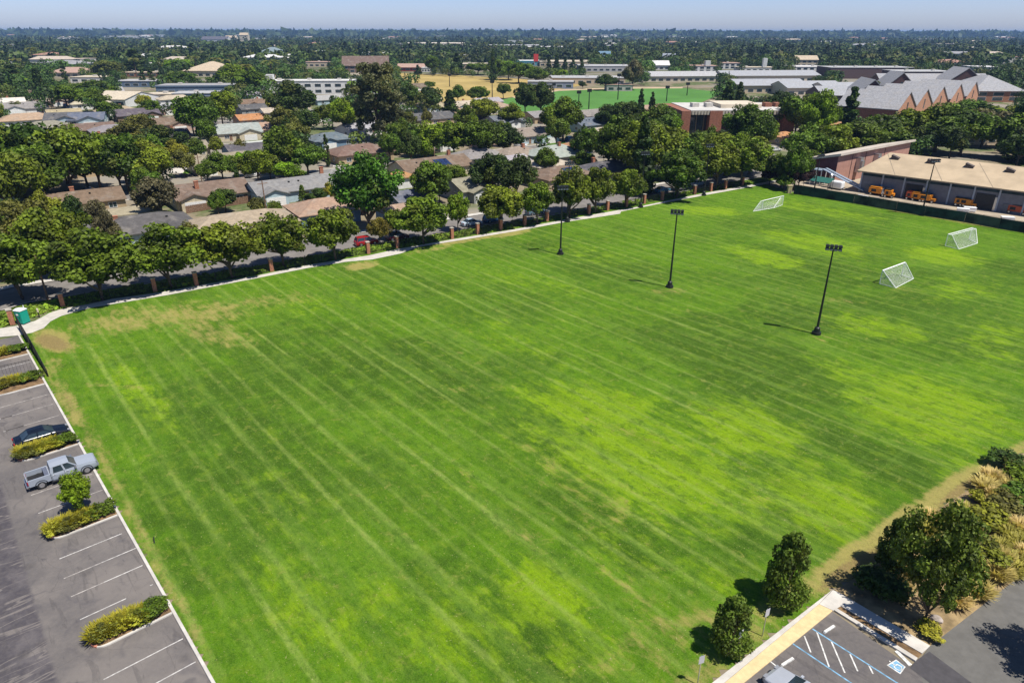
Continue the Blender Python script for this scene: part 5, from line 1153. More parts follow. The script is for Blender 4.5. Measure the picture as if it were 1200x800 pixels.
for a in ((957, 391, 287, 'field light standing nearest in the open grass, right of centre', R(-20)), (785, 336.5, 246, 'field light in the open grass at the middle of the field', R(-15)), (657, 298, 218, 'field light in the grass just left of the path-side light', R(10)),
          (665, 260, 190, 'path-side field light directly behind the one in the grass', R(15)), (751, 243, 178, 'field light beside the path left of the big dark trees', R(10)), (825, 229, 169, 'field light beside the path near the far corner', R(10)),
          (953, 230, 181, 'field light at the left end of the green screen fence', R(20)), (1080, 252, 186, 'field light at the screen fence in front of the workshop', R(0))):
    field_light(*a)
# far sports ground masts
for i, (bx, by, ty) in enumerate(((678, 126, 108), (690, 128, 106), (724, 117, 88), (781, 119, 102), (649, 110, 99), (805, 112, 98), (527, 102, 88), (577, 118, 96))):
    p = P(bx, by); h = height_at(bx, by, ty); root = thing('sports_mast', '%s slim dark lighting mast from the left at the far sports ground' % ['fourth', 'fifth', 'sixth', 'seventh', 'third', 'eighth', 'first', 'second'][i], 'lighting mast', tuple(p), 0, 'masts at the far sports ground')
    m = MB(); m.tube([(0, 0, 0), (0, 0, h)], [.32, .2], 8); m.build('pole', M_DARK, root); m = MB(); m.box(-1.2, -.3, h - .8, 1.2, .3, h + .8); m.build('lamp_head', M_DARK, root)
# utility poles
UPN = 0
for bx, by, ty, lb_ in ((237, 213, 182, 'wooden utility pole beside the small front lawn'), (314, 258, 212, 'slim wooden utility pole in front of the long light blue house'), (433, 103, 88, 'slim pole behind the eucalyptus crown'), (510, 197, 172, 'slim pole behind the solar panels'), (582, 145, 119, 'tall slim pole above the bright trees'), (57, 352, 300, 'slim pole under the first street tree')):
    p = P(bx, by); h = height_at(bx, by, ty); root = thing('utility_pole', lb_, 'utility pole', tuple(p), GA)
    m = MB(); m.tube([(0, 0, 0), (0, 0, h)], [.16, .11], 8); m.build('pole', M_WOOD, root); m = MB(); m.box(-1.1, -.06, h - .7, 1.1, .06, h - .58); m.build('crossarm', M_WOOD, root)

# ================================================================== GOALS
def goal(quad, hh, label, top=.28):
    """quad: image points left post foot, right post foot, back right, back left"""
    A, B, Cc, D = [P(*q_) for q_ in quad]; z = .04; o = (A + B + Cc + D) / 4; root = thing('soccer_goal', label, 'soccer goal', (o.x, o.y, z), 0, 'white portable soccer goals')
    A, B, Cc, D = [q_ - o for q_ in (A, B, Cc, D)]; up = Vector((0, 0, hh)); bk = (D - A) * top
    At, Bt = A + up, B + up; Atb, Btb = At + bk, Bt + bk
    for a, b_, nm in ((A, At, 'goalpost'), (B, Bt, 'goalpost'), (At, Bt, 'crossbar')):
        m = MB(); m.tube([a, b_], .065, 8); m.build(nm, M_WHITE, root)
    for pts in ([At, Atb, D], [Bt, Btb, Cc], [A, D], [B, Cc], [D, Cc], [Atb, Btb]):
        m = MB(); m.tube(pts, .045, 6); m.build('net_frame', M_WHITE, root)
    net = MB()
    def lattice(p00, p10, p11, p01, nu, nv, sag=0):
        for i in range(nu + 1):
            u = i / nu; net.tube([p00.lerp(p10, u), p00.lerp(p10, u).lerp(p01.lerp(p11, u), .5) + Vector((0, 0, -sag)), p01.lerp(p11, u)], .008, 3, False)
        for j in range(nv + 1):
            v_ = j / nv; s_ = Vector((0, 0, -sag * 4 * v_ * (1 - v_))); net.tube([p00.lerp(p01, v_) + s_, p10.lerp(p11, v_) + s_], .008, 3, False)
    lattice(Atb, Btb, Cc, D, 30, 16, .25); lattice(At, Bt, Btb, Atb, 30, 4); lattice(A, At, Atb, D, 11, 11); lattice(B, Bt, Btb, Cc, 11, 11)
    net.build('net', simple('net cord', (0.78, 0.78, 0.78), .8, .02), root)
# front openings as in the photo; feet given in image points
goal(((1108, 287.5), (1136, 279.5), (1146, 284.5), (1124, 291.5)), 2.3, 'white soccer goal standing nearest the workshop fence')
goal(((1031, 332), (1057, 322), (1071, 326), (1050, 337)), 2.3, 'white soccer goal nearest the camera with its net sloping down right', .05)
goal(((893, 246), (917, 240), (907, 243.5), (883, 247.5)), 2.2, 'white soccer goal farthest away near the street end of the field')

# ================================================================== PILLARS AND RAIL FENCE
PIL = [(75, 361), (182.5, 342), (231, 335), (319, 318.5), (432, 297.5), (466, 290.5), (530, 280), (560, 274.5), (587, 269.5), (615, 264.5), (641, 259.5), (690, 251), (712, 246.5), (734, 242.5), (755, 238.5), (776, 234.5), (814, 227.5), (833, 224), (850, 221), (870, 217)]
ordn = ['first', 'second', 'third', 'fourth', 'fifth', 'sixth', 'seventh', 'eighth', 'ninth', 'tenth', 'eleventh', 'twelfth', 'thirteenth', 'fourteenth', 'fifteenth', 'sixteenth', 'seventeenth', 'eighteenth', 'nineteenth', 'twentieth']
PW = []
def pillar(p, label, h=2.2):
    root = thing('brick_pillar', label, 'brick pillar', (p.x, p.y, .02), R(35), 'brick pillars along the footpath')
    m = MB(); m.box(-.3, -.3, 0, .3, .3, h); m.build('shaft', M_BRICKP, root)
    m = MB(); m.box(-.37, -.37, h + .003, .37, .37, h + .12); m.build('cap', M_CONCD, root)
for k, (x, y) in enumerate(PIL):
    p = P(x, y); PW.append(p); pillar(p, '%s brick pillar from the left along the footpath' % ordn[k])
pillar(P(16, 381), 'brick pillar beside the green portable toilet')
def rail_fence(a, b_, label, h=1.7, step=.14, grp='black iron fence sections between the pillars'):
    d = b_ - a; L = d.length; root = thing('iron_fence', label, 'iron fence', (a.x, a.y, .02), math.atan2(d.y, d.x), grp)
    m = MB(); m.box(.3, -.02, h - .12, L - .3, .02, h - .08); m.box(.3, -.02, .15, L - .3, .02, .19); m.build('rail', M_DARK, root)
    m = MB(); k = .4
    while k < L - .3: m.box(k - .01, -.01, .05, k + .01, .01, h); k += step
    m.build('bars', M_DARK, root)
    n = int(L // 3); 
    for j in range(1, n): mm = MB(); x = j * L / n; mm.box(x - .04, -.04, 0, x + .04, .04, h + .1); mm.build('post', M_DARK, root)
for k in range(len(PW) - 1):
    rail_fence(PW[k], PW[k + 1], 'black iron fence between the %s and %s brick pillars' % (ordn[k], ordn[k + 1]))
rail_fence(P(-60, 386), P(10, 376), 'black iron fence left of the green portable toilet', grp=None)
rail_fence(P(-6, 449), P(44, 437), 'thin black iron fence crossing the upper car park', 1.9, .35, grp=None)
# dark screened gate fence seen almost edge on
a, b_ = P(24, 386), P(58, 442.5); d = b_ - a; L = d.length
root = thing('screen_gate', 'black fabric screened fence running from the portable toilet to the car park corner', 'screened fence', (a.x, a.y, .02), math.atan2(d.y, d.x))
m = MB(); m.quadmesh([(0, -.02, 0), (L, -.02, 0), (L, -.02, .9), (L * .6, -.02, 1.75), (0, -.02, 2.0), (0, .02, 0), (L, .02, 0), (L, .02, .9), (L * .6, .02, 1.75), (0, .02, 2.0)], [(0, 1, 2, 3, 4), (9, 8, 7, 6, 5), (0, 5, 6, 1), (1, 6, 7, 2), (2, 7, 8, 3), (3, 8, 9, 4), (4, 9, 5, 0)]); m.build('screen_fabric', M_BLACK, root)
for k in range(7): m = MB(); x = min(L - .1, k * L / 6 + .05); m.box(x - .04, -.07, 0, x + .04, -.025, (2.1 if k < 4 else 1.75 if k < 5 else 1.3 if k < 6 else 1.0)); m.build('post', M_DARK, root)
# portable toilet
p = P(29, 379.5); tl = thing('portable_toilet', 'teal green portable toilet with white roof at the path corner', 'portable toilet', (p.x, p.y, .06), R(-15))
TG = simple('teal plastic', (0.0, 0.28, 0.20), .5, .08)
m = MB(); m.box(-.58, -.58, .1, .58, .58, 2.0); m.build('body', TG, tl, bevel=.04)
m = MB(); m.box(-.6, -.6, 0, .6, .6, .1); m.build('skid', M_DARK, tl)
m = MB(); loft(m, [(-.64, [(0, 1.98), (.62, 1.98), (.6, 2.08), (0, 2.2)]), (0, [(0, 1.98), (.64, 1.98), (.6, 2.14), (0, 2.34)]), (.64, [(0, 1.98), (.62, 1.98), (.6, 2.08), (0, 2.2)])]); m.build('roof', M_WHITE, tl, bevel=.03)
m = MB(); m.box(-.42, -.62, .2, .42, -.581, 1.85); dr = m.build('door', simple('teal door', (0.0, 0.24, 0.17), .5, .05), tl)
m = MB(); m.box(-.18, -.64, 1.35, .18, -.622, 1.6); m.build('sign_plate', M_WHITE, dr)
m = MB(); m.box(.28, -.66, 1.0, .36, -.622, 1.12); m.build('handle', M_DARK, dr)
m = MB(); m.tube([(.35, .35, 2.0), (.35, .35, 2.6)], .05, 8); m.build('vent_pipe', M_WHITE, tl)
p = P(47, 372.5); bp_ = thing('pipe_stand', 'short pipe stand with pale top beside the path, right of the portable toilet', 'pipe stand', (p.x, p.y, .02))
m = MB(); m.tube([(0, 0, 0), (0, 0, .8)], .08, 8); m.build('stem', M_DARK, bp_); m = MB(); m.tube([(0, 0, .8), (0, 0, 1.3), (0, 0, 1.4)], [.14, .14, .06], 10); m.build('cap', simple('pale cap', (.5, .45, .3), .7), bp_)
p = P(180, 799 * .8 + 0); p = P(182, 637); mk = MB(); mk.tube([(0, 0, 0), (-.14, .3, .42)], .045, 8); o = mk.build('marker_stake', M_DARK); o.location = (p.x, p.y, .02); tag(o, 'short dark leaning stake in the grass near the car park kerb', 'stake')

# ================================================================== SCREEN FENCE RIGHT AND YARD
FP = [(930, 227), (953, 231), (1000, 238.5), (1050, 247.5), (1083, 253), (1130, 260.5), (1170, 268), (1200, 273), (1260, 283)]
M_SCR = simple('dark green screen fabric', (0.010, 0.028, 0.022), 0.8, 0.9, .35, world_co=True)
M_SCR2 = simple('faded screen fabric', (0.035, 0.042, 0.032), 0.8, 0.9, .3, world_co=True)
for k in range(len(FP) - 1):
    a, b_ = P(*FP[k]), P(*FP[k + 1]); d = b_ - a; L = d.length
    root = thing('screen_fence', '%s section from the left of the dark green screened fence before the workshop yard' % ordn[k], 'screened fence', (a.x, a.y, .02), math.atan2(d.y, d.x), 'screened fence sections')
    m = MB(); m.box(0.03, -.015, .12, L - .03, .015, 2.35); m.build('screen_fabric', M_SCR2 if k in (2, 5, 7) else M_SCR, root)
    n = max(2, int(L / 3))
    for j in range(n): m = MB(); x = j * L / n; m.tube([(x, .06, 0), (x, .06, 2.5)], .04, 6); m.build('post', M_DARK, root)
    m = MB(); m.tube([(0, .06, 2.45), (L, .06, 2.45)], .03, 6); m.build('top_rail', M_DARK, root)
p = P(932, 226); o = thing('sand_bin', 'tan upright bin at the left end of the screen fence', 'bin', (p.x - 1.6, p.y, .02)); m = MB(); m.box(-.5, -.5, 0, .5, .5, 1.9); m.build('body', simple('tan panel', (.4, .32, .18), .8), o, bevel=.03); m = MB(); m.box(-.56, -.56, 1.903, .56, .56, 2.0); m.build('lid', simple('tan panel', (.4, .32, .18)), o)
# green tarp canopy & bits by the gym
p = P(955, 221); o = thing('green_canopy', 'teal green fabric canopy at the gym corner behind the screen fence', 'canopy', (p.x, p.y, .02), R(-45))
m = MB(); m.quadmesh([(-4, -1.6, 2.3), (4, -1.6, 2.2), (4, 1.8, 2.9), (-4, 1.8, 3.0), (-4, -1.6, 2.36), (4, -1.6, 2.26), (4, 1.8, 2.96), (-4, 1.8, 3.06)], [(0, 3, 2, 1), (4, 5, 6, 7), (0, 1, 5, 4), (1, 2, 6, 5), (2, 3, 7, 6), (3, 0, 4, 7)]); m.build('canopy_fabric', simple('teal fabric', (.01, .09, .07), .8), o)
for x in (-3.8, 3.8):
    for y in (-1.5, 1.7): m = MB(); m.tube([(x, y, 0), (x, y, 2.2 if y < 0 else 2.85)], .05, 6); m.build('leg', M_DARK, o)
# ramp trailers / stairs (blue-grey incline)
p = P(1000, 222.5); o = thing('access_ramp', 'long pale blue metal ramp leaning down from the gym platform', 'ramp', (p.x, p.y, .04), R(-48))
M_RAMP = simple('pale blue metal', (.28, .34, .42), .45, .1, metal=.3)
for yy in (-1.3, .5):
    m = MB(); m.quadmesh([(-8.5, yy, 4.3), (3.0, yy, .4), (3.0, yy + 1.1, .4), (-8.5, yy + 1.1, 4.3), (-8.5, yy, 4.5), (3.0, yy, .6), (3.0, yy + 1.1, .6), (-8.5, yy + 1.1, 4.5)], [(0, 3, 2, 1), (4, 5, 6, 7), (0, 1, 5, 4), (1, 2, 6, 5), (2, 3, 7, 6), (3, 0, 4, 7)]); m.build('ramp_deck', M_RAMP, o)
m = MB(); m.box(-11.5, -1.4, 3.9, -8.4, 1.8, 4.1); m.build('platform', M_RAMP, o)
for x, y in ((-11.3, -1.2), (-8.6, -1.2), (-11.3, 1.6), (-8.6, 1.6)): m = MB(); m.box(x - .1, y - .1, 0, x + .1, y + .1, 3.9); m.build('leg', M_WHITE, o)
p = P(981, 221.5); o = thing('storage_tank', 'white rounded storage unit beside the gym wall', 'storage unit', (p.x, p.y, .04), R(-48)); m = MB(); m.box(-1.5, -1, .3, 1.5, 1, 2.2); m.build('tank', M_WHITE, o, bevel=.35); m = MB(); m.box(-1.3, -.8, 0, 1.3, .8, .3); m.build('base', M_DARK, o)
p = P(972, 219.5); o = thing('gas_cylinder', 'upright pale cylinder at the gym corner', 'cylinder', (p.x, p.y, .04)); m = MB(); m.tube([(0, 0, .1), (0, 0, 3.4), (0, 0, 3.7)], [.5, .5, .2], 14); m.build('tank', M_CHROME, o); m = MB(); m.tube([(0, 0, 0), (0, 0, .1)], .55, 14); m.build('base', M_DARK, o)
# orange yard machines: compact loader / cart shape
def machine(px_, py_, rot, col, label, sc=1.0, var=0):
    p = P(px_, py_); root = thing('yard_machine', label, 'yard machine', (p.x, p.y, .04), R(rot), 'orange machines parked in front of the workshop')
    cm = simple('machine orange' if col == 0 else 'machine red', (0.62, 0.22, 0.01) if col == 0 else (0.42, 0.07, 0.02), .5, .1)
    m = MB(); m.box(-1.9 * sc, -.9, .55, .8 * sc, .9, 1.9); m.build('body', cm, root, bevel=.12)
    m = MB(); m.box(.86 * sc, -.8, .5, 1.9 * sc, .8, 1.15); m.box(.86 * sc, -.75, 1.15, 1.0 * sc, .75, 2.0); m.build('cab', cm if var else M_CHROME, root, bevel=.06)
    m = MB(); m.box(-1.7 * sc, -.8, 2.02, .6 * sc, .8, 2.14); m.build('canopy', M_DARK if var else cm, root)
    m = MB(); m.box(-1.3 * sc, -.94, .9, -.3 * sc, -.905, 1.6); m.build('side_panel', M_BLACK, root)
    for x in (-1.3 * sc, 1.3 * sc):
        for s in (-1, 1): wheel(root, x, s * .98, .36, .3)
for a in ((1029, 228.5, -50, 0, 'long orange machine nearest the pale blue ramp', 1.15, 0), (1042, 231, -40, 0, 'small orange machine right of the long one', .6, 1), (1077, 235, -48, 0, 'orange machine left of the tall field light, second group', .9, 0), (1086, 236.5, -44, 0, 'orange machine directly behind the tall field light', 1.0, 1),
          (1115, 238, -45, 1, 'red-orange machine right of the tall field light', .9, 0), (1134, 242, -50, 0, 'orange and white machine in the middle of the right group', 1.0, 1), (1167, 245, -60, 0, 'boxy orange machine before the open bay', .7, 0), (1192, 250, -50, 1, 'red-orange machine cut by the right edge', 1.1, 1), (1124, 240.5, -30, 0, 'small orange machine tucked between two larger ones', .6, 1), (1068, 233.5, -50, 1, 'small red machine left of the second orange group', .6, 0)):
    machine(*a)
for i, (x, y, c) in enumerate(((1010, 234, M_WHITE), (1022, 236.5, M_RAMP), (1062, 246, M_RAMP), (1128, 249, M_WHITE), (1136, 247.5, M_WHITE), (1180, 259, M_WHITE))):
    p = P(x, y); o = thing('equipment_crate', '%s pale equipment crate from the left just behind the screen fence' % ordn[i], 'crate', (p.x, p.y, .04), R(-48 + i * 7)); m = MB(); m.box(-1.2, -.6, .15, 1.2, .6, 1.0); m.build('box', c, o, bevel=.04); m = MB(); m.box(-1.25, -.65, 1.003, 1.25, .65, 1.08); m.build('lid', c, o)
    m = MB(); m.box(-1.1, -.5, 0, 1.1, .5, .15); m.build('pallet', M_WOOD, o)

# ================================================================== SIGNS, STAKES, WHEEL STOPS
def signpost(px_, py_, ty, label, rot=30):
    p = P(px_, py_); h = height_at(px_, py_, ty); o = thing('sign_post', label, 'sign', (p.x, p.y, .02), R(rot)); m = MB(); m.tube([(0, 0, 0), (0, 0, h)], .035, 8); m.build('post', M_CHROME, o); m = MB(); m.box(-.2, -.05, h - .62, .2, -.035, h + .02); m.build('sign_panel', simple('sign back', (.55, .56, .6), .4, .05, metal=.3), o)
signpost(894, 745, 713, 'parking sign on a post right between the two small trees'); signpost(864, 767, 738, 'parking sign on a post in front of the smaller tree'); signpost(818, 802, 768, 'parking sign on a post nearest the bottom edge', 20)
for i, (x, y) in enumerate(((940, 711), (918, 708), (846, 765))):
    p = P(x, y); o = MB(); o.tube([(0, 0, 0), (.02, 0, 1.9)], .04, 6); q_ = o.build('tree_stake', M_WOOD); q_.location = (p.x, p.y, .02); tag(q_, ['tree stake right of the taller small tree', 'tree stake left of the taller small tree', 'tree stake beside the smaller tree'][i], 'tree stake')
for i, (a, b_) in enumerate((((966, 742), (979, 733.5)), ((916, 781), (931, 771.5)))):
    A, B = P(*a), P(*b_); d = B - A; m = MB(); L = d.length; m.side([(-L / 2, 0), (L / 2, 0), (L / 2 - .08, .14), (-L / 2 + .08, .14)], -.09, .09); o = m.build('wheel_stop', M_WHITEP, bevel=.02); o.location = ((A.x + B.x) / 2, (A.y + B.y) / 2, .05); o.rotation_euler.z = math.atan2(d.y, d.x); tag(o, ['white wheel stop above the access aisle', 'white wheel stop in front of the silver car'][i], 'wheel stop')
# billboards
def billboard(cx, by, ty, wpx, hfrac, cols, label, legs=2):
    p = P(cx, by); D = math.hypot(p.y, CAMH); w = wpx * D / F_PX; H = height_at(cx, by, ty); root = thing('billboard', label, 'sign', (p.x, p.y, 0)); ph = H * hfrac
    for k in range(legs): m = MB(); x = -w * .3 + k * w * .6; m.box(x - .4, 0, 0, x + .4, .8, H - ph); m.build('post', M_CHROME, root)
    m = MB(); m.box(-w / 2, -.2, H - ph, w / 2, 1.0, H); m.build('sign_panel', simple('sign ' + str(cols), cols, .5, .05), root)
billboard(708, 76, 60, 13, .40, (.40, .62, .78), 'tall pale blue roadside sign above the green trees'); billboard(712, 76, 64, 6, .4, (.45, .06, .05), 'small red sign below the pale blue sign', 1)
billboard(783, 77, 62.5, 14, .5, (.75, .77, .80), 'white billboard at the centre right of the far town'); billboard(628, 78, 63.5, 5, .6, (.60, .05, .04), 'bright red store sign beside the turquoise store', 1)
# wooden fences near the houses
def wfence(a, b_, label, h=1.7):
    a, b_ = P(*a), P(*b_); d = b_ - a; L = d.length; root = thing('wooden_fence', label, 'wooden fence', (a.x, a.y, 0), math.atan2(d.y, d.x)); m = MB(); k = 0
    while k < L: m.box(k, -.015, .05, min(L, k + .14), .015, h + .04 * ((int(k * 7) * 7919) % 3 - 1)); k += .155
    m.build('boards', M_WOOD, root); m = MB(); m.box(0, .02, .4, L, .07, .5); m.box(0, .02, h - .4, L, .07, h - .3); m.build('rail', M_WOOD, root)
wfence((219, 251), (317, 234), 'brown board fence between the cream brown-roofed house and the long tan roof'); wfence((330, 237), (392, 228), 'board fence in front of the long light blue house'); wfence((150, 205), (215, 195), 'board fence by the left tree mass')
wfence((675, 166), (700, 163), 'dark board fence right of the tiny orange roof'); wfence((440, 186), (470, 181), 'board fence right of the brown hip roof'); wfence((720, 160), (745, 157), 'board fence below the flat annex')
sheet('lawn', [(214, 204), (222, 196), (250, 193), (252, 200), (240, 205)], 0.06, simple('mown lawn', (0.10, 0.20, 0.02), .95, .2, .3, spec=.08, world_co=True), 'small square green lawn before the grey-tan roofed house', 'lawn')
sheet('driveway', [(200, 203), (214, 204), (222, 196), (206, 194)], 0.058, M_CONC, 'pale driveway beside the lawn', 'driveway')
for k, q_ in enumerate([[(640, 171), (664, 171), (662, 164), (642, 165)], [(390, 196), (412, 194), (418, 186), (398, 184)], [(560, 245), (580, 250), (590, 238), (570, 232)], [(596, 165), (616, 172), (622, 166), (604, 160)]]):
    sheet('driveway' if k % 2 else 'lawn', q_, 0.062, M_CONC if k % 2 else LAWN, 'patch %s' % ['lawn by the white garage gable', 'driveway below the eucalyptus', 'lawn behind the street trees', 'driveway at the white garage'][k], 'driveway' if k % 2 else 'lawn')
# ================================================================== TREES PLACED FROM THE PHOTOGRAPH
NEARL = 'street tree'
SG = 'street trees along the footpath'
# near trees bottom right
def near(px_, py_, ty, rpx, seed, tone, label, cat='tree', name='young_tree'):
    p = P(px_, py_); h = height_at(px_, py_, ty); D = math.sqrt(p.x ** 2 + p.y ** 2 + CAMH ** 2); return tree('near', tone, (p.x, p.y, .02), h, rpx * D / F_PX, name=name, label=label, cat=cat, seed=seed)
near(917, 708, 621, 27, 0, 'near', 'taller of two small dark green trees beside the yellow paving')
near(855, 762, 698, 26, 0, 'near', 'smaller of two small dark green trees near the bottom edge')
near(1084, 728, 588, 45, 1, 'near', 'large dense green tree in the dry bed at lower right', name='broadleaf_tree')
near(1046, 668, 604, 22, 0, 'dark', 'small dark tree behind the left shoulder of the large tree')
ptree(97, 555, 601, 19, 'street', 'bright', name='young_tree', label='small bright green tree on the island beside the silver pickup')
p = P(1262, 792); tree('near', 'deep', (p.x, p.y, .02), 8.0, 3.1, name='broadleaf_tree', label='tree off the lower right corner whose shadow falls on the drive', seed=1)
# street tree row
ROW = [(28, 280, 352, 40, 'street', 'mid'), (121, 272, 353, 45, 'street', 'mid'), (202, 266, 338, 42, 'street', 'mid'), (273, 260, 327, 39, 'street', 'mid'), (333, 254, 313, 33, 'street', 'mid'), (394, 244, 306, 31, 'street', 'mid'),
       (446, 256, 287, 13, 'street', 'orange'), (497, 231, 287, 33, 'street', 'mid'), (537, 228, 271, 15, 'street', 'bright'), (588, 219, 268, 30, 'street', 'mid'), (630, 213, 263, 22, 'street', 'mid'), (668, 199, 256, 25, 'street', 'mid'), (698, 198, 250, 22, 'street', 'mid'),
       (733, 199, 243, 22, 'street', 'mid'), (793, 178, 232, 32, 'street', 'deep'), (839, 168, 221, 27, 'street', 'mid'), (868, 160, 217, 28, 'street', 'mid'), (900, 185, 212, 16, 'street', 'deep')]
for k, (cx_, ty_, by_, r_, kd, tn) in enumerate(ROW):
    lb_ = '%s street tree from the left beside the footpath%s' % (ordn[k], {6: ', small with orange leaves', 8: ', slim and bright green'}.get(k, ''))
    ptree(cx_, ty_ - 2, by_, r_ * 1.03, kd, tn, label=lb_, group=SG)
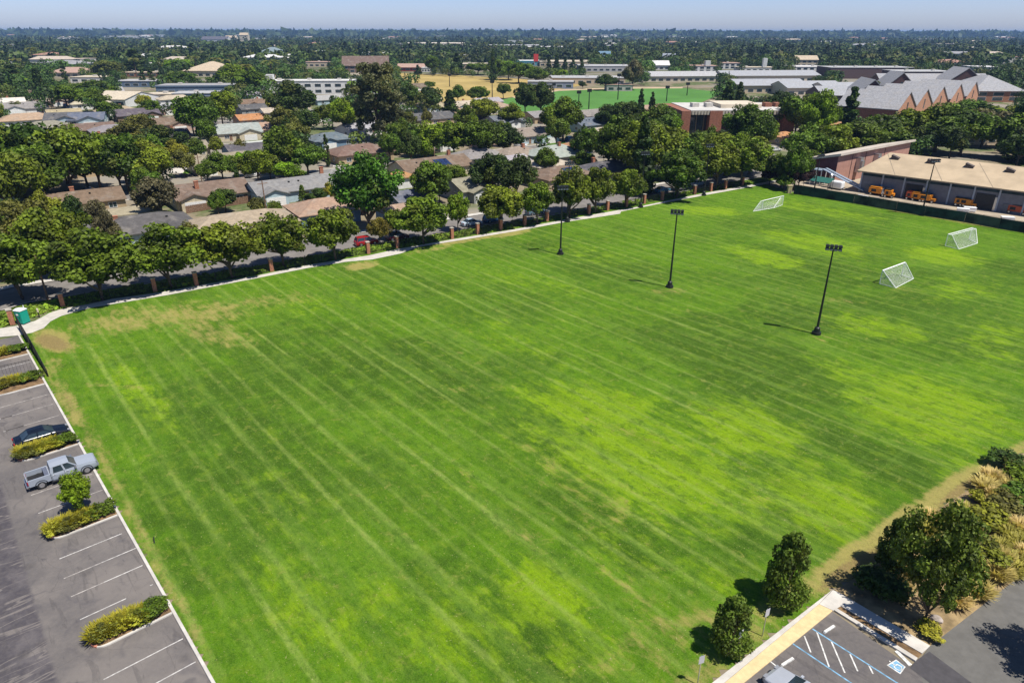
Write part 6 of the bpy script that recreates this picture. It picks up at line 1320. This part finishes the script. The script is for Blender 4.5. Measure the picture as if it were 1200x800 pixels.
HT = [ # cx, top, base, r px, kind, tone
 (15, 145, 240, 30, 'broad', 'deep'), (48, 148, 236, 32, 'broad', 'dark'), (88, 150, 232, 32, 'broad', 'mid'), (120, 158, 228, 28, 'broad', 'mid'), (152, 160, 226, 26, 'broad', 'deep'), (181, 168, 224, 22, 'broad', 'mid'), (60, 172, 246, 30, 'broad', 'deep'), (22, 180, 262, 28, 'broad', 'mid'), (104, 166, 222, 26, 'broad', 'deep'), (143, 172, 226, 22, 'broad', 'mid'),
 (75, 240, 325, 34, 'street', 'mid'), (38, 236, 300, 26, 'broad', 'olive'), (66, 228, 285, 16, 'broad', 'yellow'), (91, 233, 282, 15, 'broad', 'dark'), (122, 238, 282, 15, 'broad', 'grey'), (6, 250, 306, 18, 'broad', 'deep'), (190, 209, 262, 22, 'broad', 'grey'), (265, 222, 249, 15, 'broad', 'dark'), (134, 250, 300, 13, 'broad', 'grey'),
 (156, 144, 182, 19, 'broad', 'olive'), (194, 150, 186, 22, 'broad', 'dark'), (236, 112, 168, 23, 'broad', 'deep'), (262, 108, 152, 18, 'broad', 'mid'), (228, 118, 160, 16, 'broad', 'bright'), (209, 166, 196, 12, 'broad', 'yellow'), (218, 178, 208, 13, 'broad', 'olive'), (262, 180, 212, 17, 'broad', 'deep'), (292, 178, 208, 14, 'broad', 'bright'), (278, 184, 212, 12, 'broad', 'deep'), (255, 162, 184, 9, 'broad', 'yellow'), (283, 165, 186, 9, 'broad', 'olive'), (232, 164, 190, 11, 'broad', 'deep'),
 (335, 152, 206, 24, 'broad', 'deep'), (362, 170, 206, 22, 'broad', 'deep'), (318, 183, 212, 15, 'broad', 'mid'), (340, 192, 214, 19, 'broad', 'bright'), (385, 156, 196, 3.2, 'column', 'dark'), (344, 98, 146, 24, 'broad', 'dark'), (390, 122, 152, 18, 'broad', 'mid'), (404, 118, 160, 16, 'broad', 'bright'), (333, 126, 160, 14, 'broad', 'olive'), (358, 128, 164, 15, 'broad', 'dark'),
 (328, 186, 200, 9, 'broad', 'bright'), (245, 190, 216, 12, 'broad', 'deep'), (305, 233, 258, 11, 'broad', 'olive'), (325, 236, 262, 9, 'broad', 'deep'), (356, 216, 240, 7, 'conifer', 'deep'), (374, 222, 240, 12, 'broad', 'dark'), (388, 215, 238, 8, 'broad', 'gold'),
 (445, 72, 166, 31, 'euc', 'euc'), (434, 178, 270, 38, 'dense', 'maple'), (508, 190, 246, 26, 'broad', 'deep'), (458, 157, 190, 13, 'broad', 'deep'), (490, 147, 184, 16, 'broad', 'deep'), (508, 144, 186, 22, 'broad', 'bright'), (532, 143, 188, 22, 'broad', 'mid'), (566, 142, 190, 24, 'broad', 'deep'), (592, 147, 186, 18, 'broad', 'dark'), (567, 116, 148, 17, 'broad', 'yellow'), (548, 124, 158, 12, 'broad', 'mid'), (478, 132, 156, 12, 'broad', 'olive'), (500, 128, 150, 6, 'broad', 'olive'),
 (480, 100, 132, 16, 'broad', 'dark'), (506, 103, 134, 16, 'broad', 'dark'), (528, 104, 140, 12, 'conifer', 'dark'), (537, 101, 122, 9, 'broad', 'deep'), (560, 102, 122, 13, 'broad', 'deep'), (590, 98, 116, 8, 'broad', 'deep'), (503, 96, 106, 8, 'broad', 'deep'),
 (615, 98, 138, 15, 'broad', 'dark'), (634, 99, 140, 15, 'broad', 'dark'), (660, 117, 166, 22, 'broad', 'mid'), (650, 122, 160, 16, 'broad', 'bright'), (601, 122, 150, 13, 'broad', 'mid'), (577, 182, 232, 24, 'broad', 'dark'), (606, 184, 236, 24, 'broad', 'dark'), (640, 175, 206, 15, 'broad', 'deep'), (685, 150, 192, 17, 'broad', 'deep'), (684, 178, 202, 14, 'broad', 'deep'), (591, 143, 172, 10, 'broad', 'deep'),
 (724, 134, 206, 28, 'dense', 'deep'), (752, 140, 214, 34, 'dense', 'mid'), (782, 150, 208, 30, 'broad', 'mid'), (712, 150, 200, 18, 'broad', 'mid'), (770, 125, 170, 22, 'broad', 'deep'), (735, 120, 158, 20, 'broad', 'dark'), (710, 124, 152, 15, 'broad', 'dark'), (805, 165, 212, 24, 'broad', 'deep'), (850, 157, 206, 30, 'broad', 'mid'), (878, 160, 204, 26, 'broad', 'mid'), (830, 150, 190, 12, 'broad', 'deep'),
 (874, 120, 182, 26, 'dense', 'deep'), (892, 140, 178, 18, 'broad', 'mid'), (750, 102, 138, 6, 'conifer', 'dark'), (763, 106, 140, 6, 'conifer', 'dark'), (850, 92, 138, 11, 'conifer', 'dark'), (864, 94, 134, 8, 'conifer', 'dark'), (990, 100, 166, 15, 'conifer', 'dark'), (953, 103, 172, 21, 'dense', 'bright'), (930, 112, 164, 20, 'broad', 'deep'), (912, 108, 150, 18, 'broad', 'dark'), (940, 148, 196, 24, 'broad', 'deep'), (965, 146, 194, 26, 'broad', 'mid'),
 (1000, 142, 186, 28, 'broad', 'deep'), (1035, 136, 180, 30, 'broad', 'deep'), (1060, 128, 176, 28, 'broad', 'mid'), (1095, 124, 178, 30, 'broad', 'deep'), (1125, 130, 182, 26, 'broad', 'deep'), (1150, 128, 172, 24, 'broad', 'grey'), (1180, 135, 186, 26, 'broad', 'deep'), (1195, 78, 186, 20, 'conifer', 'dark'), (1215, 120, 190, 30, 'conifer', 'dark'), (1140, 118, 150, 22, 'broad', 'deep'), (1168, 124, 152, 20, 'broad', 'mid'), (1190, 150, 196, 18, 'broad', 'dark'), (1112, 148, 188, 16, 'broad', 'dark'),
 (930, 170, 222, 16, 'broad', 'deep'), (915, 180, 219, 16, 'broad', 'deep'), (902, 196, 216, 12, 'broad', 'purple'), (918, 205, 223, 10, 'broad', 'deep'), (935, 192, 222, 13, 'broad', 'purple'), (980, 158, 192, 20, 'broad', 'mid'), (1020, 150, 182, 22, 'broad', 'mid'), (950, 178, 206, 12, 'broad', 'deep'), (890, 120, 150, 14, 'broad', 'dark'), (1075, 150, 182, 20, 'broad', 'dark'), (1050, 155, 184, 16, 'broad', 'deep'),
 (710, 88, 106, 12, 'broad', 'dark'), (741, 72, 106, 11, 'broad', 'grey'), (683, 96, 104, 5, 'broad', 'dark'), (643, 66, 86, 4.5, 'conifer', 'dark'), (652, 63, 86, 5, 'conifer', 'dark'), (662, 66, 82, 4, 'conifer', 'dark'), (671, 66, 82, 4, 'conifer', 'dark'), (681, 66, 86, 4.5, 'conifer', 'dark'), (608, 74, 98, 16, 'broad', 'deep'), (628, 80, 100, 15, 'broad', 'deep'), (657, 82, 94, 8, 'broad', 'bright'),
 (536, 62, 88, 9, 'conifer', 'dark'), (508, 66, 88, 9, 'broad', 'deep'), (580, 70, 94, 12, 'broad', 'deep'), (596, 72, 94, 12, 'broad', 'bright'), (490, 76, 88, 5, 'conifer', 'dark'), (560, 74, 88, 14, 'broad', 'deep'), (578, 56, 96, 5, 'conifer', 'dark'),
 (20, 93, 110, 19, 'broad', 'bright'), (50, 78, 118, 8, 'conifer', 'dark'), (18, 76, 104, 14, 'conifer', 'dark'), (78, 72, 100, 3, 'column', 'dark'), (169, 80, 102, 3, 'column', 'dark'), (179, 80, 102, 3, 'column', 'dark'), (110, 96, 118, 24, 'broad', 'deep'), (80, 100, 128, 16, 'broad', 'deep'), (112, 106, 132, 14, 'broad', 'deep'), (130, 72, 94, 14, 'broad', 'olive'), (160, 58, 88, 16, 'conifer', 'dark'), (130, 120, 142, 12, 'broad', 'deep'), (22, 120, 134, 6, 'broad', 'olive'),
 (293, 72, 108, 6, 'palm', 'olive'), (300, 86, 112, 5, 'palm', 'olive'), (320, 68, 96, 9, 'palm', 'olive'), (161, 66, 92, 5, 'palm', 'olive'), (232, 64, 88, 5, 'palm', 'olive'), (256, 66, 88, 5, 'palm', 'olive'), (267, 68, 90, 5, 'palm', 'olive'), (22, 68, 86, 5, 'palm', 'olive'), (42, 54, 80, 5, 'palm', 'olive'), (362, 84, 98, 6, 'palm', 'olive'), (346, 86, 100, 5, 'palm', 'olive'), (312, 73, 90, 5, 'palm', 'olive'),
 (280, 76, 104, 18, 'broad', 'bright'), (300, 84, 112, 20, 'broad', 'deep'), (215, 86, 104, 16, 'broad', 'deep'), (210, 70, 90, 14, 'broad', 'bright'), (265, 86, 104, 14, 'broad', 'deep'), (322, 112, 136, 8, 'broad', 'gold'), (170, 112, 130, 7, 'broad', 'gold'), (178, 118, 140, 10, 'broad', 'deep')]
landmk = {}
for a in HT: ptree(*a)
# ================================================================== FILLER TREES ON THE SAME STREET GRID
rnd = random.Random(77)
TPOS = [((t['o'].location.x, t['o'].location.y), t['r']) for t in TREES]
fieldpoly = [P(*q_) for q_ in ((-60, 400), (60, 360), (300, 318), (600, 262), (885, 209), (960, 195), (1215, 200), (1300, 300), (1200, 800), (0, 800), (-200, 600))]
opens = [[(466, 88), (600, 93), (700, 100), (860, 103), (830, 122), (745, 131), (620, 134), (550, 122), (500, 118)], [(60, 108), (86, 108), (112, 134), (90, 132)], [(140, 108), (205, 108), (205, 121), (140, 121)], [(600, 158), (625, 158), (640, 172), (600, 176)], [(660, 160), (700, 160), (700, 172), (660, 172)]]
fillers = []
def blocked(x, y, r):
    if inpoly(x, y, fieldpoly): return True
    px_, py_, dep = proj((x, y, 0))
    for o_ in opens:
        if inpoly(px_, py_, o_): return True
    d = Vector((x, y, 0)) - ORG; off = d.dot(ND)
    for s_ in (9.5, 79, 149, 222, 300):
        if abs(off - s_) < (6.5 if s_ < 10 else 4.5) and -260 < d.dot(UD) < 330: return True
    return False
def hides(x, y, h, r):
    """would this crown cover most of a house roof that the photograph shows"""
    bx, by_, dep = proj((x, y, 0)); tx, ty_, _ = proj((x, y, h)); rp = r * F_PX / dep
    for H in HOUSES:
        hx, hy = H['p']
        if (x - hx) ** 2 + (y - hy) ** 2 < (H['w'] * .5 + r * .5) ** 2 if H['w'] < 30 else (abs(x - hx) < H['w'] * .55 and abs(y - hy) < H['d'] * .75 + r): return True
        hd = math.hypot(hx, hy)
        if dep < hd + 3:
            wpx = H['w'] * .42 * F_PX / hd
            if abs(bx - H['px']) < wpx + rp * .7 and ty_ < H['py'] + 1 and by_ > H['py'] - 2: return True
    return False
FH = []
rh = random.Random(21)
for off in (29, 59, 99, 128, 170, 200, 243, 274, 326, 356, 410, 470):
    a_ = -210 - off * .3 + rh.uniform(0, 8)
    while a_ < 260:
        q_ = uv(a_, off); a_ += rh.uniform(19, 24); px_, py_, dep = proj((q_.x, q_.y, 3))
        if not (-20 < px_ < 880) or blocked(q_.x, q_.y, 0): continue
        if any((q_.x - H['p'][0]) ** 2 + (q_.y - H['p'][1]) ** 2 < (H['w'] * .5 + 10) ** 2 for H in HOUSES): continue
        if any((q_.x - t_['o'].location.x) ** 2 + (q_.y - t_['o'].location.y) ** 2 < 25 for t_ in TREES): continue
        FH.append((px_, py_, q_))
HN0 = list(HOUSES); fam = {}
for px_, py_, q_ in FH:
    rc_ = rh.choice(['greige', 'light grey', 'tan', 'brown', 'pale tan', 'grey', 'white', 'pink', 'dark grey', 'pale tan', 'light grey']); wc_ = rh.choice(['cream', 'white', 'tan', 'light blue', 'pinkish'])
    H = min(HN0, key=lambda H: math.hypot(q_.x - H['p'][0], q_.y - H['p'][1])); hx, hy = H['p']; dx = q_.x - hx; dy = q_.y - hy
    rel = ('left of' if dx < 0 else 'right of') if abs(dx) > abs(dy) else ('behind' if dy > 0 else 'before')
    key = '%s-roofed %s-walled house %s the %s' % (rc_, wc_, rel, H['short']); fam[key] = fam.get(key, 0) + 1
    lab = key if fam[key] == 1 else ('another ' if fam[key] == 2 else 'third ') + key
    house(px_, py_, rh.uniform(13, 19), rh.uniform(10, 12), rh.choice(['hip', 'gable', 'gable']), rc_, wc_, lab, H['short'], wing=rh.choice([None, (3, 6, 2.5), (-3, 6, 2.5)]), chim=rh.choice([None, (2, 1)]), zc=3)
del HOUSES[len(HN0):]
HALL = HN0
tones = ['deep'] * 7 + ['mid'] * 7 + ['dark'] * 5 + ['olive'] * 3 + ['bright'] * 3 + ['grey'] * 1 + ['yellow'] * 1
tries = 0
while tries < 26000:
    tries += 1
    u_ = rnd.random(); dist = 120 + 780 * u_ ** 0.75; ang = rnd.uniform(-0.72, 0.72)
    x, y = dist * math.sin(ang), dist * math.cos(ang)
    far = dist / 900; h = rnd.uniform(5.5, 11) + (rnd.random() < .12) * rnd.uniform(2, 7); r = h * rnd.uniform(.36, .52)
    kd = 'broad'; k_ = rnd.random()
    if k_ < .10: kd = 'conifer'; h *= 1.25; r = h * .2
    elif k_ < .13: kd = 'column'; r = h * .12
    elif k_ < .15 and dist > 250: kd = 'palm'; h = 14; r = 2.6
    if blocked(x, y, r) or any((x - q_[0][0]) ** 2 + (y - q_[0][1]) ** 2 < ((q_[1] + r) * .80) ** 2 for q_ in TPOS): continue
    if any((x - q_[2].x) ** 2 + (y - q_[2].y) ** 2 < (6 + r * .5) ** 2 for q_ in FH): continue
    if hides(x, y, h, r): continue
    px_, py_, _ = proj((x, y, 0))
    if px_ < -30 or px_ > 1230: continue
    tx_, ty_, _ = proj((x, y, h * .85))
    if any(inpoly(tx_, ty_, o_) for o_ in opens): continue
    tn = rnd.choice(tones) if kd in ('broad', 'palm') else 'dark'
    if px_ > 880 and kd == 'broad': tn = rnd.choice(['deep', 'dark', 'mid', 'deep'])
    TPOS.append(((x, y), r)); fillers.append((kd, tn, x, y, h, r, h / dist))
fillers.sort(key=lambda f: -f[6])
NIND = 298 - len([1 for t_ in TREES])
for f in fillers[:max(0, NIND)]: tree(f[0], f[1], (f[2], f[3], 0), f[4], f[5])
# the rest: one woodland object per kind of reading, leaf clumps merged
def far_leaves(rng, X, Y, H_, R_, col_t, yl, nq, lift=0.2, cone=False):
    n = len(X); k = np.repeat(np.arange(n), nq)
    d = rng.normal(size=(len(k), 3)); d /= np.linalg.norm(d, axis=1)[:, None]; d[:, 2] = np.abs(d[:, 2]) * np.where(rng.rand(len(k)) < .7, 1, -1)
    s = 0.62 + .38 * rng.rand(len(k)) ** .5
    lob = 1 + .25 * np.sin(3 * np.arctan2(d[:, 1], d[:, 0]) + k)
    zc = H_[k] * (.5 + lift / 2); hz_ = H_[k] * (.5 - lift / 2)
    zz = zc + d[:, 2] * s * hz_; wd_ = R_[k] * s * lob
    if cone: wd_ = wd_ * np.clip(1.25 - zz / H_[k], .08, 1) * 1.2
    c = np.stack([X[k] + d[:, 0] * wd_, Y[k] + d[:, 1] * wd_, zz], 1)
    nm = d + rng.normal(size=d.shape) * .5; nm[:, 2] += .25; nm /= np.linalg.norm(nm, axis=1)[:, None]
    a = np.cross(nm, rng.normal(size=d.shape)); a /= np.linalg.norm(a, axis=1)[:, None]; b2 = np.cross(nm, a)
    sz = (R_[k] * 2.0 / math.sqrt(nq) * (0.7 + .6 * rng.rand(len(k))))[:, None]
    q_ = np.stack([c - a * sz, c - b2 * sz * .8, c + a * sz, c + b2 * sz * .8], 1).reshape(-1, 3)
    tn = np.clip(col_t[k] + rng.normal(size=len(k)) * .12, 0, 1)
    return q_, np.repeat(tn, 4), np.repeat(yl[k], 4)
rng = np.random.RandomState(9)
rest = fillers[max(0, NIND):]
M_FAR = leafmat('far foliage', 0.12, 2.3, .45)
def stuff(name, parts, col, label, cat='trees'):
    me = leafmesh(name, parts, M_FAR); o = bpy.data.objects.new(name, me); COL.objects.link(o); o.color = (*col, 1); tag(o, label, cat, kind='stuff'); return o
bd = [f for f in rest if f[0] in ('broad', 'palm')]; cn = [f for f in rest if f[0] in ('conifer', 'column')]
def arr(l, i): return np.array([f[i] for f in l])
tmap = {'dark': .05, 'deep': .2, 'mid': .45, 'olive': .5, 'bright': .85, 'grey': .4, 'yellow': .8}
stuff('town_trees', [far_leaves(rng, arr(bd, 2), arr(bd, 3), arr(bd, 4), arr(bd, 5), np.array([tmap[f[1]] for f in bd]), (rng.rand(len(bd)) < .3) * 1., 170)], (0.040, 0.078, 0.012), 'rounded trees among the farther houses of the town')
stuff('conifer_grove', [far_leaves(rng, arr(cn, 2), arr(cn, 3), arr(cn, 4), arr(cn, 5), rng.rand(len(cn)) * .4, np.zeros(len(cn)), 130, .05, True)], (0.022, 0.045, 0.014), 'pointed dark conifers among the farther houses of the town')
def far_set(n, d0, d1, hmin, hmax, rk, nq, pw=1.0, clump=0, cone=False):
    X = []; Y = []; 
    while len(X) < n:
        dd = d0 * (d1 / d0) ** (rng.rand() ** pw); an = rng.uniform(-.78, .78); x, y = dd * math.tan(an) * .98, dd
        bad = False
        for H in HOUSES:
            hx, hy = H['p']
            if hy > d0 * .6 and abs(x - hx) < H['w'] * .55 and -H['d'] * .6 - 14 - hy * .045 < y - hy < H['d'] * .6 + 4: bad = True; break
        if bad: continue
        px_, py_, _ = proj((x, y, 0))
        if any(inpoly(px_, py_, o_) for o_ in opens): continue
        X.append(x); Y.append(y)
    X = np.array(X); Y = np.array(Y); H_ = rng.uniform(hmin, hmax, n); R_ = H_ * rng.uniform(rk[0], rk[1], n)
    return X, Y, H_, R_
parts = []
for n, d0, d1, nq in ((2600, 860, 1500, 60), (3400, 1450, 2600, 34), (4200, 2500, 5000, 20)):
    X, Y, H_, R_ = far_set(n, d0, d1, 7, 15, (.45, .8), nq); parts.append(far_leaves(rng, X, Y, H_, R_, np.clip(rng.beta(1.3, 2.4, n), 0, 1), (rng.rand(n) < .2) * 1., nq))
X, Y, H_, R_ = far_set(5000, 4800, 11600, 14, 24, (1.2, 3.0), 10); parts.append(far_leaves(rng, X, Y, H_, R_, rng.rand(5000) * .6, np.zeros(5000), 10))
stuff('far_woodland', parts, (0.040, 0.062, 0.010), 'far tree canopy of the town fading to the horizon', 'woodland')
parts = []
for n, d0, d1, nq in ((420, 860, 2000, 46), (900, 2000, 5500, 18)):
    X, Y, H_, R_ = far_set(n, d0, d1, 14, 26, (.18, .28), nq); parts.append(far_leaves(rng, X, Y, H_, R_, rng.rand(n) * .4, np.zeros(n), nq, .05, True))
stuff('far_conifers', parts, (0.020, 0.040, 0.014), 'dark pointed conifers standing above the far canopy', 'woodland')
# tiny far roofs glinting between the crowns
GR = 'pale roofs scattered through the far town'
n = 0
while n < 85:
    dd = 650 * (5200 / 650) ** rng.rand(); an = rng.uniform(-.64, .64); x, y = dd * math.tan(an), dd; px_, py_, _ = proj((x, y, 0))
    if (dd < 1500 and 440 < px_ < 1000) or any(inpoly(px_, py_, o_) for o_ in opens) or any(abs(x - H['p'][0]) < H['w'] * .6 + 15 and abs(y - H['p'][1]) < H['d'] * .6 + 25 for H in HOUSES): continue
    n += 1; w_ = rng.uniform(18, 46) * (1 + dd / 5000); d_ = rng.uniform(14, 30); h_ = rng.uniform(5, 9) * (1 + dd / 6000)
    ci_ = rng.randint(5); rc_ = [(.62, .60, .56), (.5, .42, .34), (.3, .3, .31), (.36, .2, .15), (.66, .65, .64)][ci_]
    lab = '%s-roofed building amid the %s trees in the %s of the view' % (['pale', 'tan', 'grey', 'reddish', 'white'][ci_], 'nearer far' if dd < 1300 else 'farther' if dd < 2600 else 'most distant', ['left edge', 'left third', 'left of centre', 'right of centre', 'right third', 'right edge'][max(0, min(5, int(px_ / 200)))])
    root = thing('far_building', lab, 'building', (x, y, 0), rng.uniform(-.4, .4), 'far roofs: ' + lab)
    m_ = MB(); m_.box(-w_ / 2, -d_ / 2, 0, w_ / 2, d_ / 2, h_); m_.build('wall', M_WALL, root, (.55, .52, .46))
    m_ = MB(); (hip_roof if n % 3 else lambda mb_, a, b, c, d, z, r_, o_: mb_.box(a - .3, c - .3, z, b + .3, d + .3, z + .5))(m_, -w_ / 2, w_ / 2, -d_ / 2, d_ / 2, h_ + .01, 3.0, .8); m_.build('roof', M_ROOF, root, rc_)

# ================================================================== LABELS FOR EVERY TREE, from what stands nearest
KN = {'broad': 'tree', 'street': 'tree', 'dense': 'dense tree', 'conifer': 'pointed conifer', 'column': 'slim cypress', 'euc': 'tall eucalyptus', 'palm': 'palm', 'near': 'tree'}
TNm = {'dark': 'very dark green', 'mid': 'mid green', 'olive': 'olive', 'bright': 'bright green', 'yellow': 'yellowish', 'grey': 'grey-green', 'deep': 'deep green', 'maple': 'rich green', 'euc': 'grey-olive', 'near': 'dark', 'orange': 'orange', 'gold': 'golden', 'purple': 'purple-leaved'}
groups = {}
for t_ in TREES:
    if t_['label']: continue
    o = t_['o']; x, y = o.location.x, o.location.y; px_, py_, dep = proj((x, y, t_['h'] * .5)); best = None
    for H in HOUSES:
        hx, hy = H['p']; dd = math.hypot(x - hx, y - hy) - H['w'] * .3
        if best is None or dd < best[0]: best = (dd, H)
    H = best[1]; hx, hy = H['p']; hpx = proj((hx, hy, 0))[0]; dx = px_ - hpx; wpx = H['w'] * .5 * F_PX / max(hy, 50)
    dy = y - hy; rel = ('left of' if dx < 0 else 'right of') if abs(dx) > wpx else ('behind' if dy > 0 else 'in front of')
    if abs(dx) > wpx: rel = rel if abs(dy) < H['d'] * .8 else (('beyond, ' if dy > 0 else 'before, ') + rel)
    t_['near'] = best[0]
    key = '%s %s %s the %s' % (TNm[t_['tone']], KN[t_['kind']], rel, H['short'])
    groups.setdefault(key, []).append(t_)
for key, l in groups.items():
    if len(l) == 1: tag(l[0]['o'], key, 'tree'); continue
    l.sort(key=lambda t_: proj(t_['o'].location)[0])
    for i, t_ in enumerate(l):
        w = {2: ['left of two', 'right of two']}.get(len(l), None)
        lab = (w[i] if w else (ordn[i] + ' from left')) + ', ' + key
        if len(lab.split()) > 16: lab = (w[i].replace(' of two', '') if w else ordn[i]) + ' ' + key
        tag(t_['o'], lab, 'tree', 'trees alike: ' + key)

# ================================================================== SHRUBS AND GRASSES
def shrub(p, h, r, tone, label, group, name='shrub'):
    return tree('shrub', tone, (p.x, p.y, .1), h, r, name=name, cat='shrub', label=label, group=group)
BEDL = []
inm = ['farthest island', 'second farthest island', 'island beside the black sedan', 'island with the young tree', 'nearest island']
rnd = random.Random(3)
# strappy golden grass clump
def clump_mesh(seed, n=420):
    rng = np.random.RandomState(seed); Q = []; T = []
    for i in range(n):
        an = rng.rand() * 6.28; r0 = rng.rand() ** .5 * .45; out = rng.uniform(.2, .75); hgt = rng.uniform(.5, 1.0); b0 = np.array([math.cos(an) * r0, math.sin(an) * r0, 0]); tp_ = b0 + np.array([math.cos(an) * out, math.sin(an) * out, hgt]); md = (b0 + tp_) / 2 + np.array([0, 0, .18]); sd_ = np.array([-math.sin(an), math.cos(an), 0]) * .035
        Q += [b0 - sd_, b0 + sd_, md + sd_, md - sd_, md - sd_, md + sd_, tp_ + sd_ * .3, tp_ - sd_ * .3]; t0 = rng.rand(); T += [t0] * 8
    T = np.array(T); return leafmesh('blades', [(np.array(Q), T, T * 0)], M_GRASSB)
CL = [clump_mesh(s) for s in (1, 2, 3)]
def tussock(p, h, r, col, label, group, name='grass_tussock', cat='ornamental grass'):
    o = bpy.data.objects.new(name, CL[rnd.randrange(3)]); COL.objects.link(o); o.location = (p.x, p.y, .06); o.scale = (r, r, h); o.rotation_euler.z = rnd.uniform(0, 6); o.color = (*col, 1); tag(o, label, cat, group)
for i, (s0, s1, L) in enumerate(islands):
    n = 7; w_ = s1 - s0
    for k in range(n):
        pos = ck(s0 + w_ * .5 + rnd.uniform(-.08, .08), .75 + (L - 1.6) * k / (n - 1)); green = k < 2
        lab = '%s planting from the kerb end on the %s' % (ordn[k], inm[i])
        if green: shrub(pos, 1.1, .72 * min(1.4, w_ / 1.6), 'deep' , 'green shrub, ' + lab, 'shrubs on the car park islands')
        else:
            shrub(pos, 1.0, .78 * min(1.4, w_ / 1.6), rnd.choice(['gold', 'olive', 'yellow']), 'golden bush, ' + lab, 'shrubs on the car park islands')
            tussock(pos + cnor * .3, 1.15, .95, (.36, .32, .03), 'grass clump at ' + lab.replace(' planting', ' spot'), 'yellow grass clumps on the islands')
# bed at lower right
BED = [(1000, 676), (1046, 650), (1108, 596), (1160, 562), (1240, 525), (1330, 540), (1200, 665), (1092, 748)]
bw_ = [P(*q_) for q_ in BED]; cnt = 0; placed = []
while cnt < 58:
    x = rnd.uniform(20, 70); y = rnd.uniform(34, 70)
    if not inpoly(x, y, bw_): continue
    px_, py_, _ = proj((x, y, 0))
    if px_ > 1215 or any((x - a) ** 2 + (y - b) ** 2 < .9 for a, b in placed): continue
    placed.append((x, y)); cnt += 1; k_ = rnd.random()
    P_ = Vector((x, y, 0))
    where = 'in the dry bed, %s and %s part' % ('lower' if py_ > 650 else 'upper', 'left' if px_ < 1110 else 'right')
    if k_ < .80: tussock(P_, rnd.uniform(.7, 1.2), rnd.uniform(.8, 1.4), rnd.choice([(.62, .48, .20), (.54, .44, .15), (.42, .38, .08)]), 'pale straw grass tussock ' + where, 'tussocks ' + where)
    elif k_ < .92: shrub(P_, rnd.uniform(.6, 1.2), rnd.uniform(.6, 1.1), rnd.choice(['olive', 'grey', 'gold']), 'low dry bush ' + where, 'bushes ' + where)
    else:
        m_ = MB(); rr_ = rnd.uniform(.3, .55); pts = []
        bm = bmesh.new(); bmesh.ops.create_icosphere(bm, subdivisions=2, radius=rr_)
        for v_ in bm.verts: v_.co *= rnd.uniform(.8, 1.15); v_.co.z *= .6
        me_ = bpy.data.meshes.new('boulder'); bm.to_mesh(me_); bm.free(); me_.materials.append(M_ROCK); o = bpy.data.objects.new('boulder', me_); COL.objects.link(o); o.location = (x, y, .15); tag(o, 'small grey-brown boulder ' + where, 'boulder', 'boulders ' + where)
ord40 = ordn + ['%d%s' % (n_, {1: 'st', 2: 'nd', 3: 'rd'}.get(n_ % 10, 'th')) for n_ in range(21, 60)]
bl = {}
for o in sc.objects:
    lb_ = o.get('label')
    if lb_ and 'in the dry bed, ' in lb_ and o.get('group'): bl.setdefault(lb_, []).append(o)
for lb_, l_ in bl.items():
    l_.sort(key=lambda o: proj(o.location)[0])
    for i, o in enumerate(l_): o['label'] = '%s from left, %s' % (ord40[i], lb_)
# undergrowth right of the big tree: dark shrubs as in the photo
for i, (x, y, r_, tn) in enumerate(sorted(((1195, 590, 2.2, 'deep'), (1175, 600, 1.8, 'olive'), (1130, 640, 1.8, 'olive'), (1155, 655, 1.6, 'yellow'), (1180, 545, 1.6, 'dark'), (1198, 565, 1.7, 'mid'), (1150, 615, 1.9, 'yellow'), (1020, 690, 1.5, 'dark'), (1045, 700, 1.6, 'dark')))):
    shrub(P(x, y), 1.6, r_, tn, '%s wide %s bush from the left in the dry bed' % (ordn[i], TNm[tn]), None)
# ground cover in the verge
rngv = np.random.RandomState(5); X = []; Y = []
A = [P(*q_) for q_ in ((0, 386), (60, 366), (133, 350), (300, 322), (465, 291), (600, 268), (885, 214))]; 
while len(X) < 1800:
    k_ = rngv.randint(len(A) - 1); q_ = A[k_].lerp(A[k_ + 1], rngv.rand()); d = (A[k_ + 1] - A[k_]).normalized(); n_ = Vector((-d.y, d.x, 0)); q_ = q_ + n_ * rngv.uniform(.3, 4.4); X.append(q_.x); Y.append(q_.y)
nn = len(X)
o = stuff('ground_cover', [far_leaves(rngv, np.array(X), np.array(Y), rngv.uniform(.1, .35, nn), rngv.uniform(.25, .55, nn), rngv.rand(nn), (rngv.rand(nn) < .4) * 1., 14, .05)], (0.12, 0.19, 0.014), 'low leafy ground cover in the verge behind the footpath', 'ground cover')

for o in sc.objects:
    if o.get('label') and not 4 <= len(o['label'].split()) <= 16: print('label length:', o['label'])
# ================================================================== AIR
hz = MB(); hz.box(-GX - 60, -360, -1.0, GX + 60, GX + 60, 52)
m = bpy.data.materials.new('haze'); m.use_nodes = True; tt = m.node_tree
for n in list(tt.nodes):
    if n.type == 'BSDF_PRINCIPLED': tt.nodes.remove(n)
pv = tt.nodes.new('ShaderNodeVolumePrincipled'); pv.inputs['Color'].default_value = (0.36, 0.60, 1.0, 1); pv.inputs['Density'].default_value = 0.000075
outn = [n for n in tt.nodes if n.type == 'OUTPUT_MATERIAL'][0]; tt.links.new(pv.outputs[0], outn.inputs['Volume'])
o = hz.build('haze', m); tag(o, 'pale summer haze over the far town', 'haze', kind='stuff')
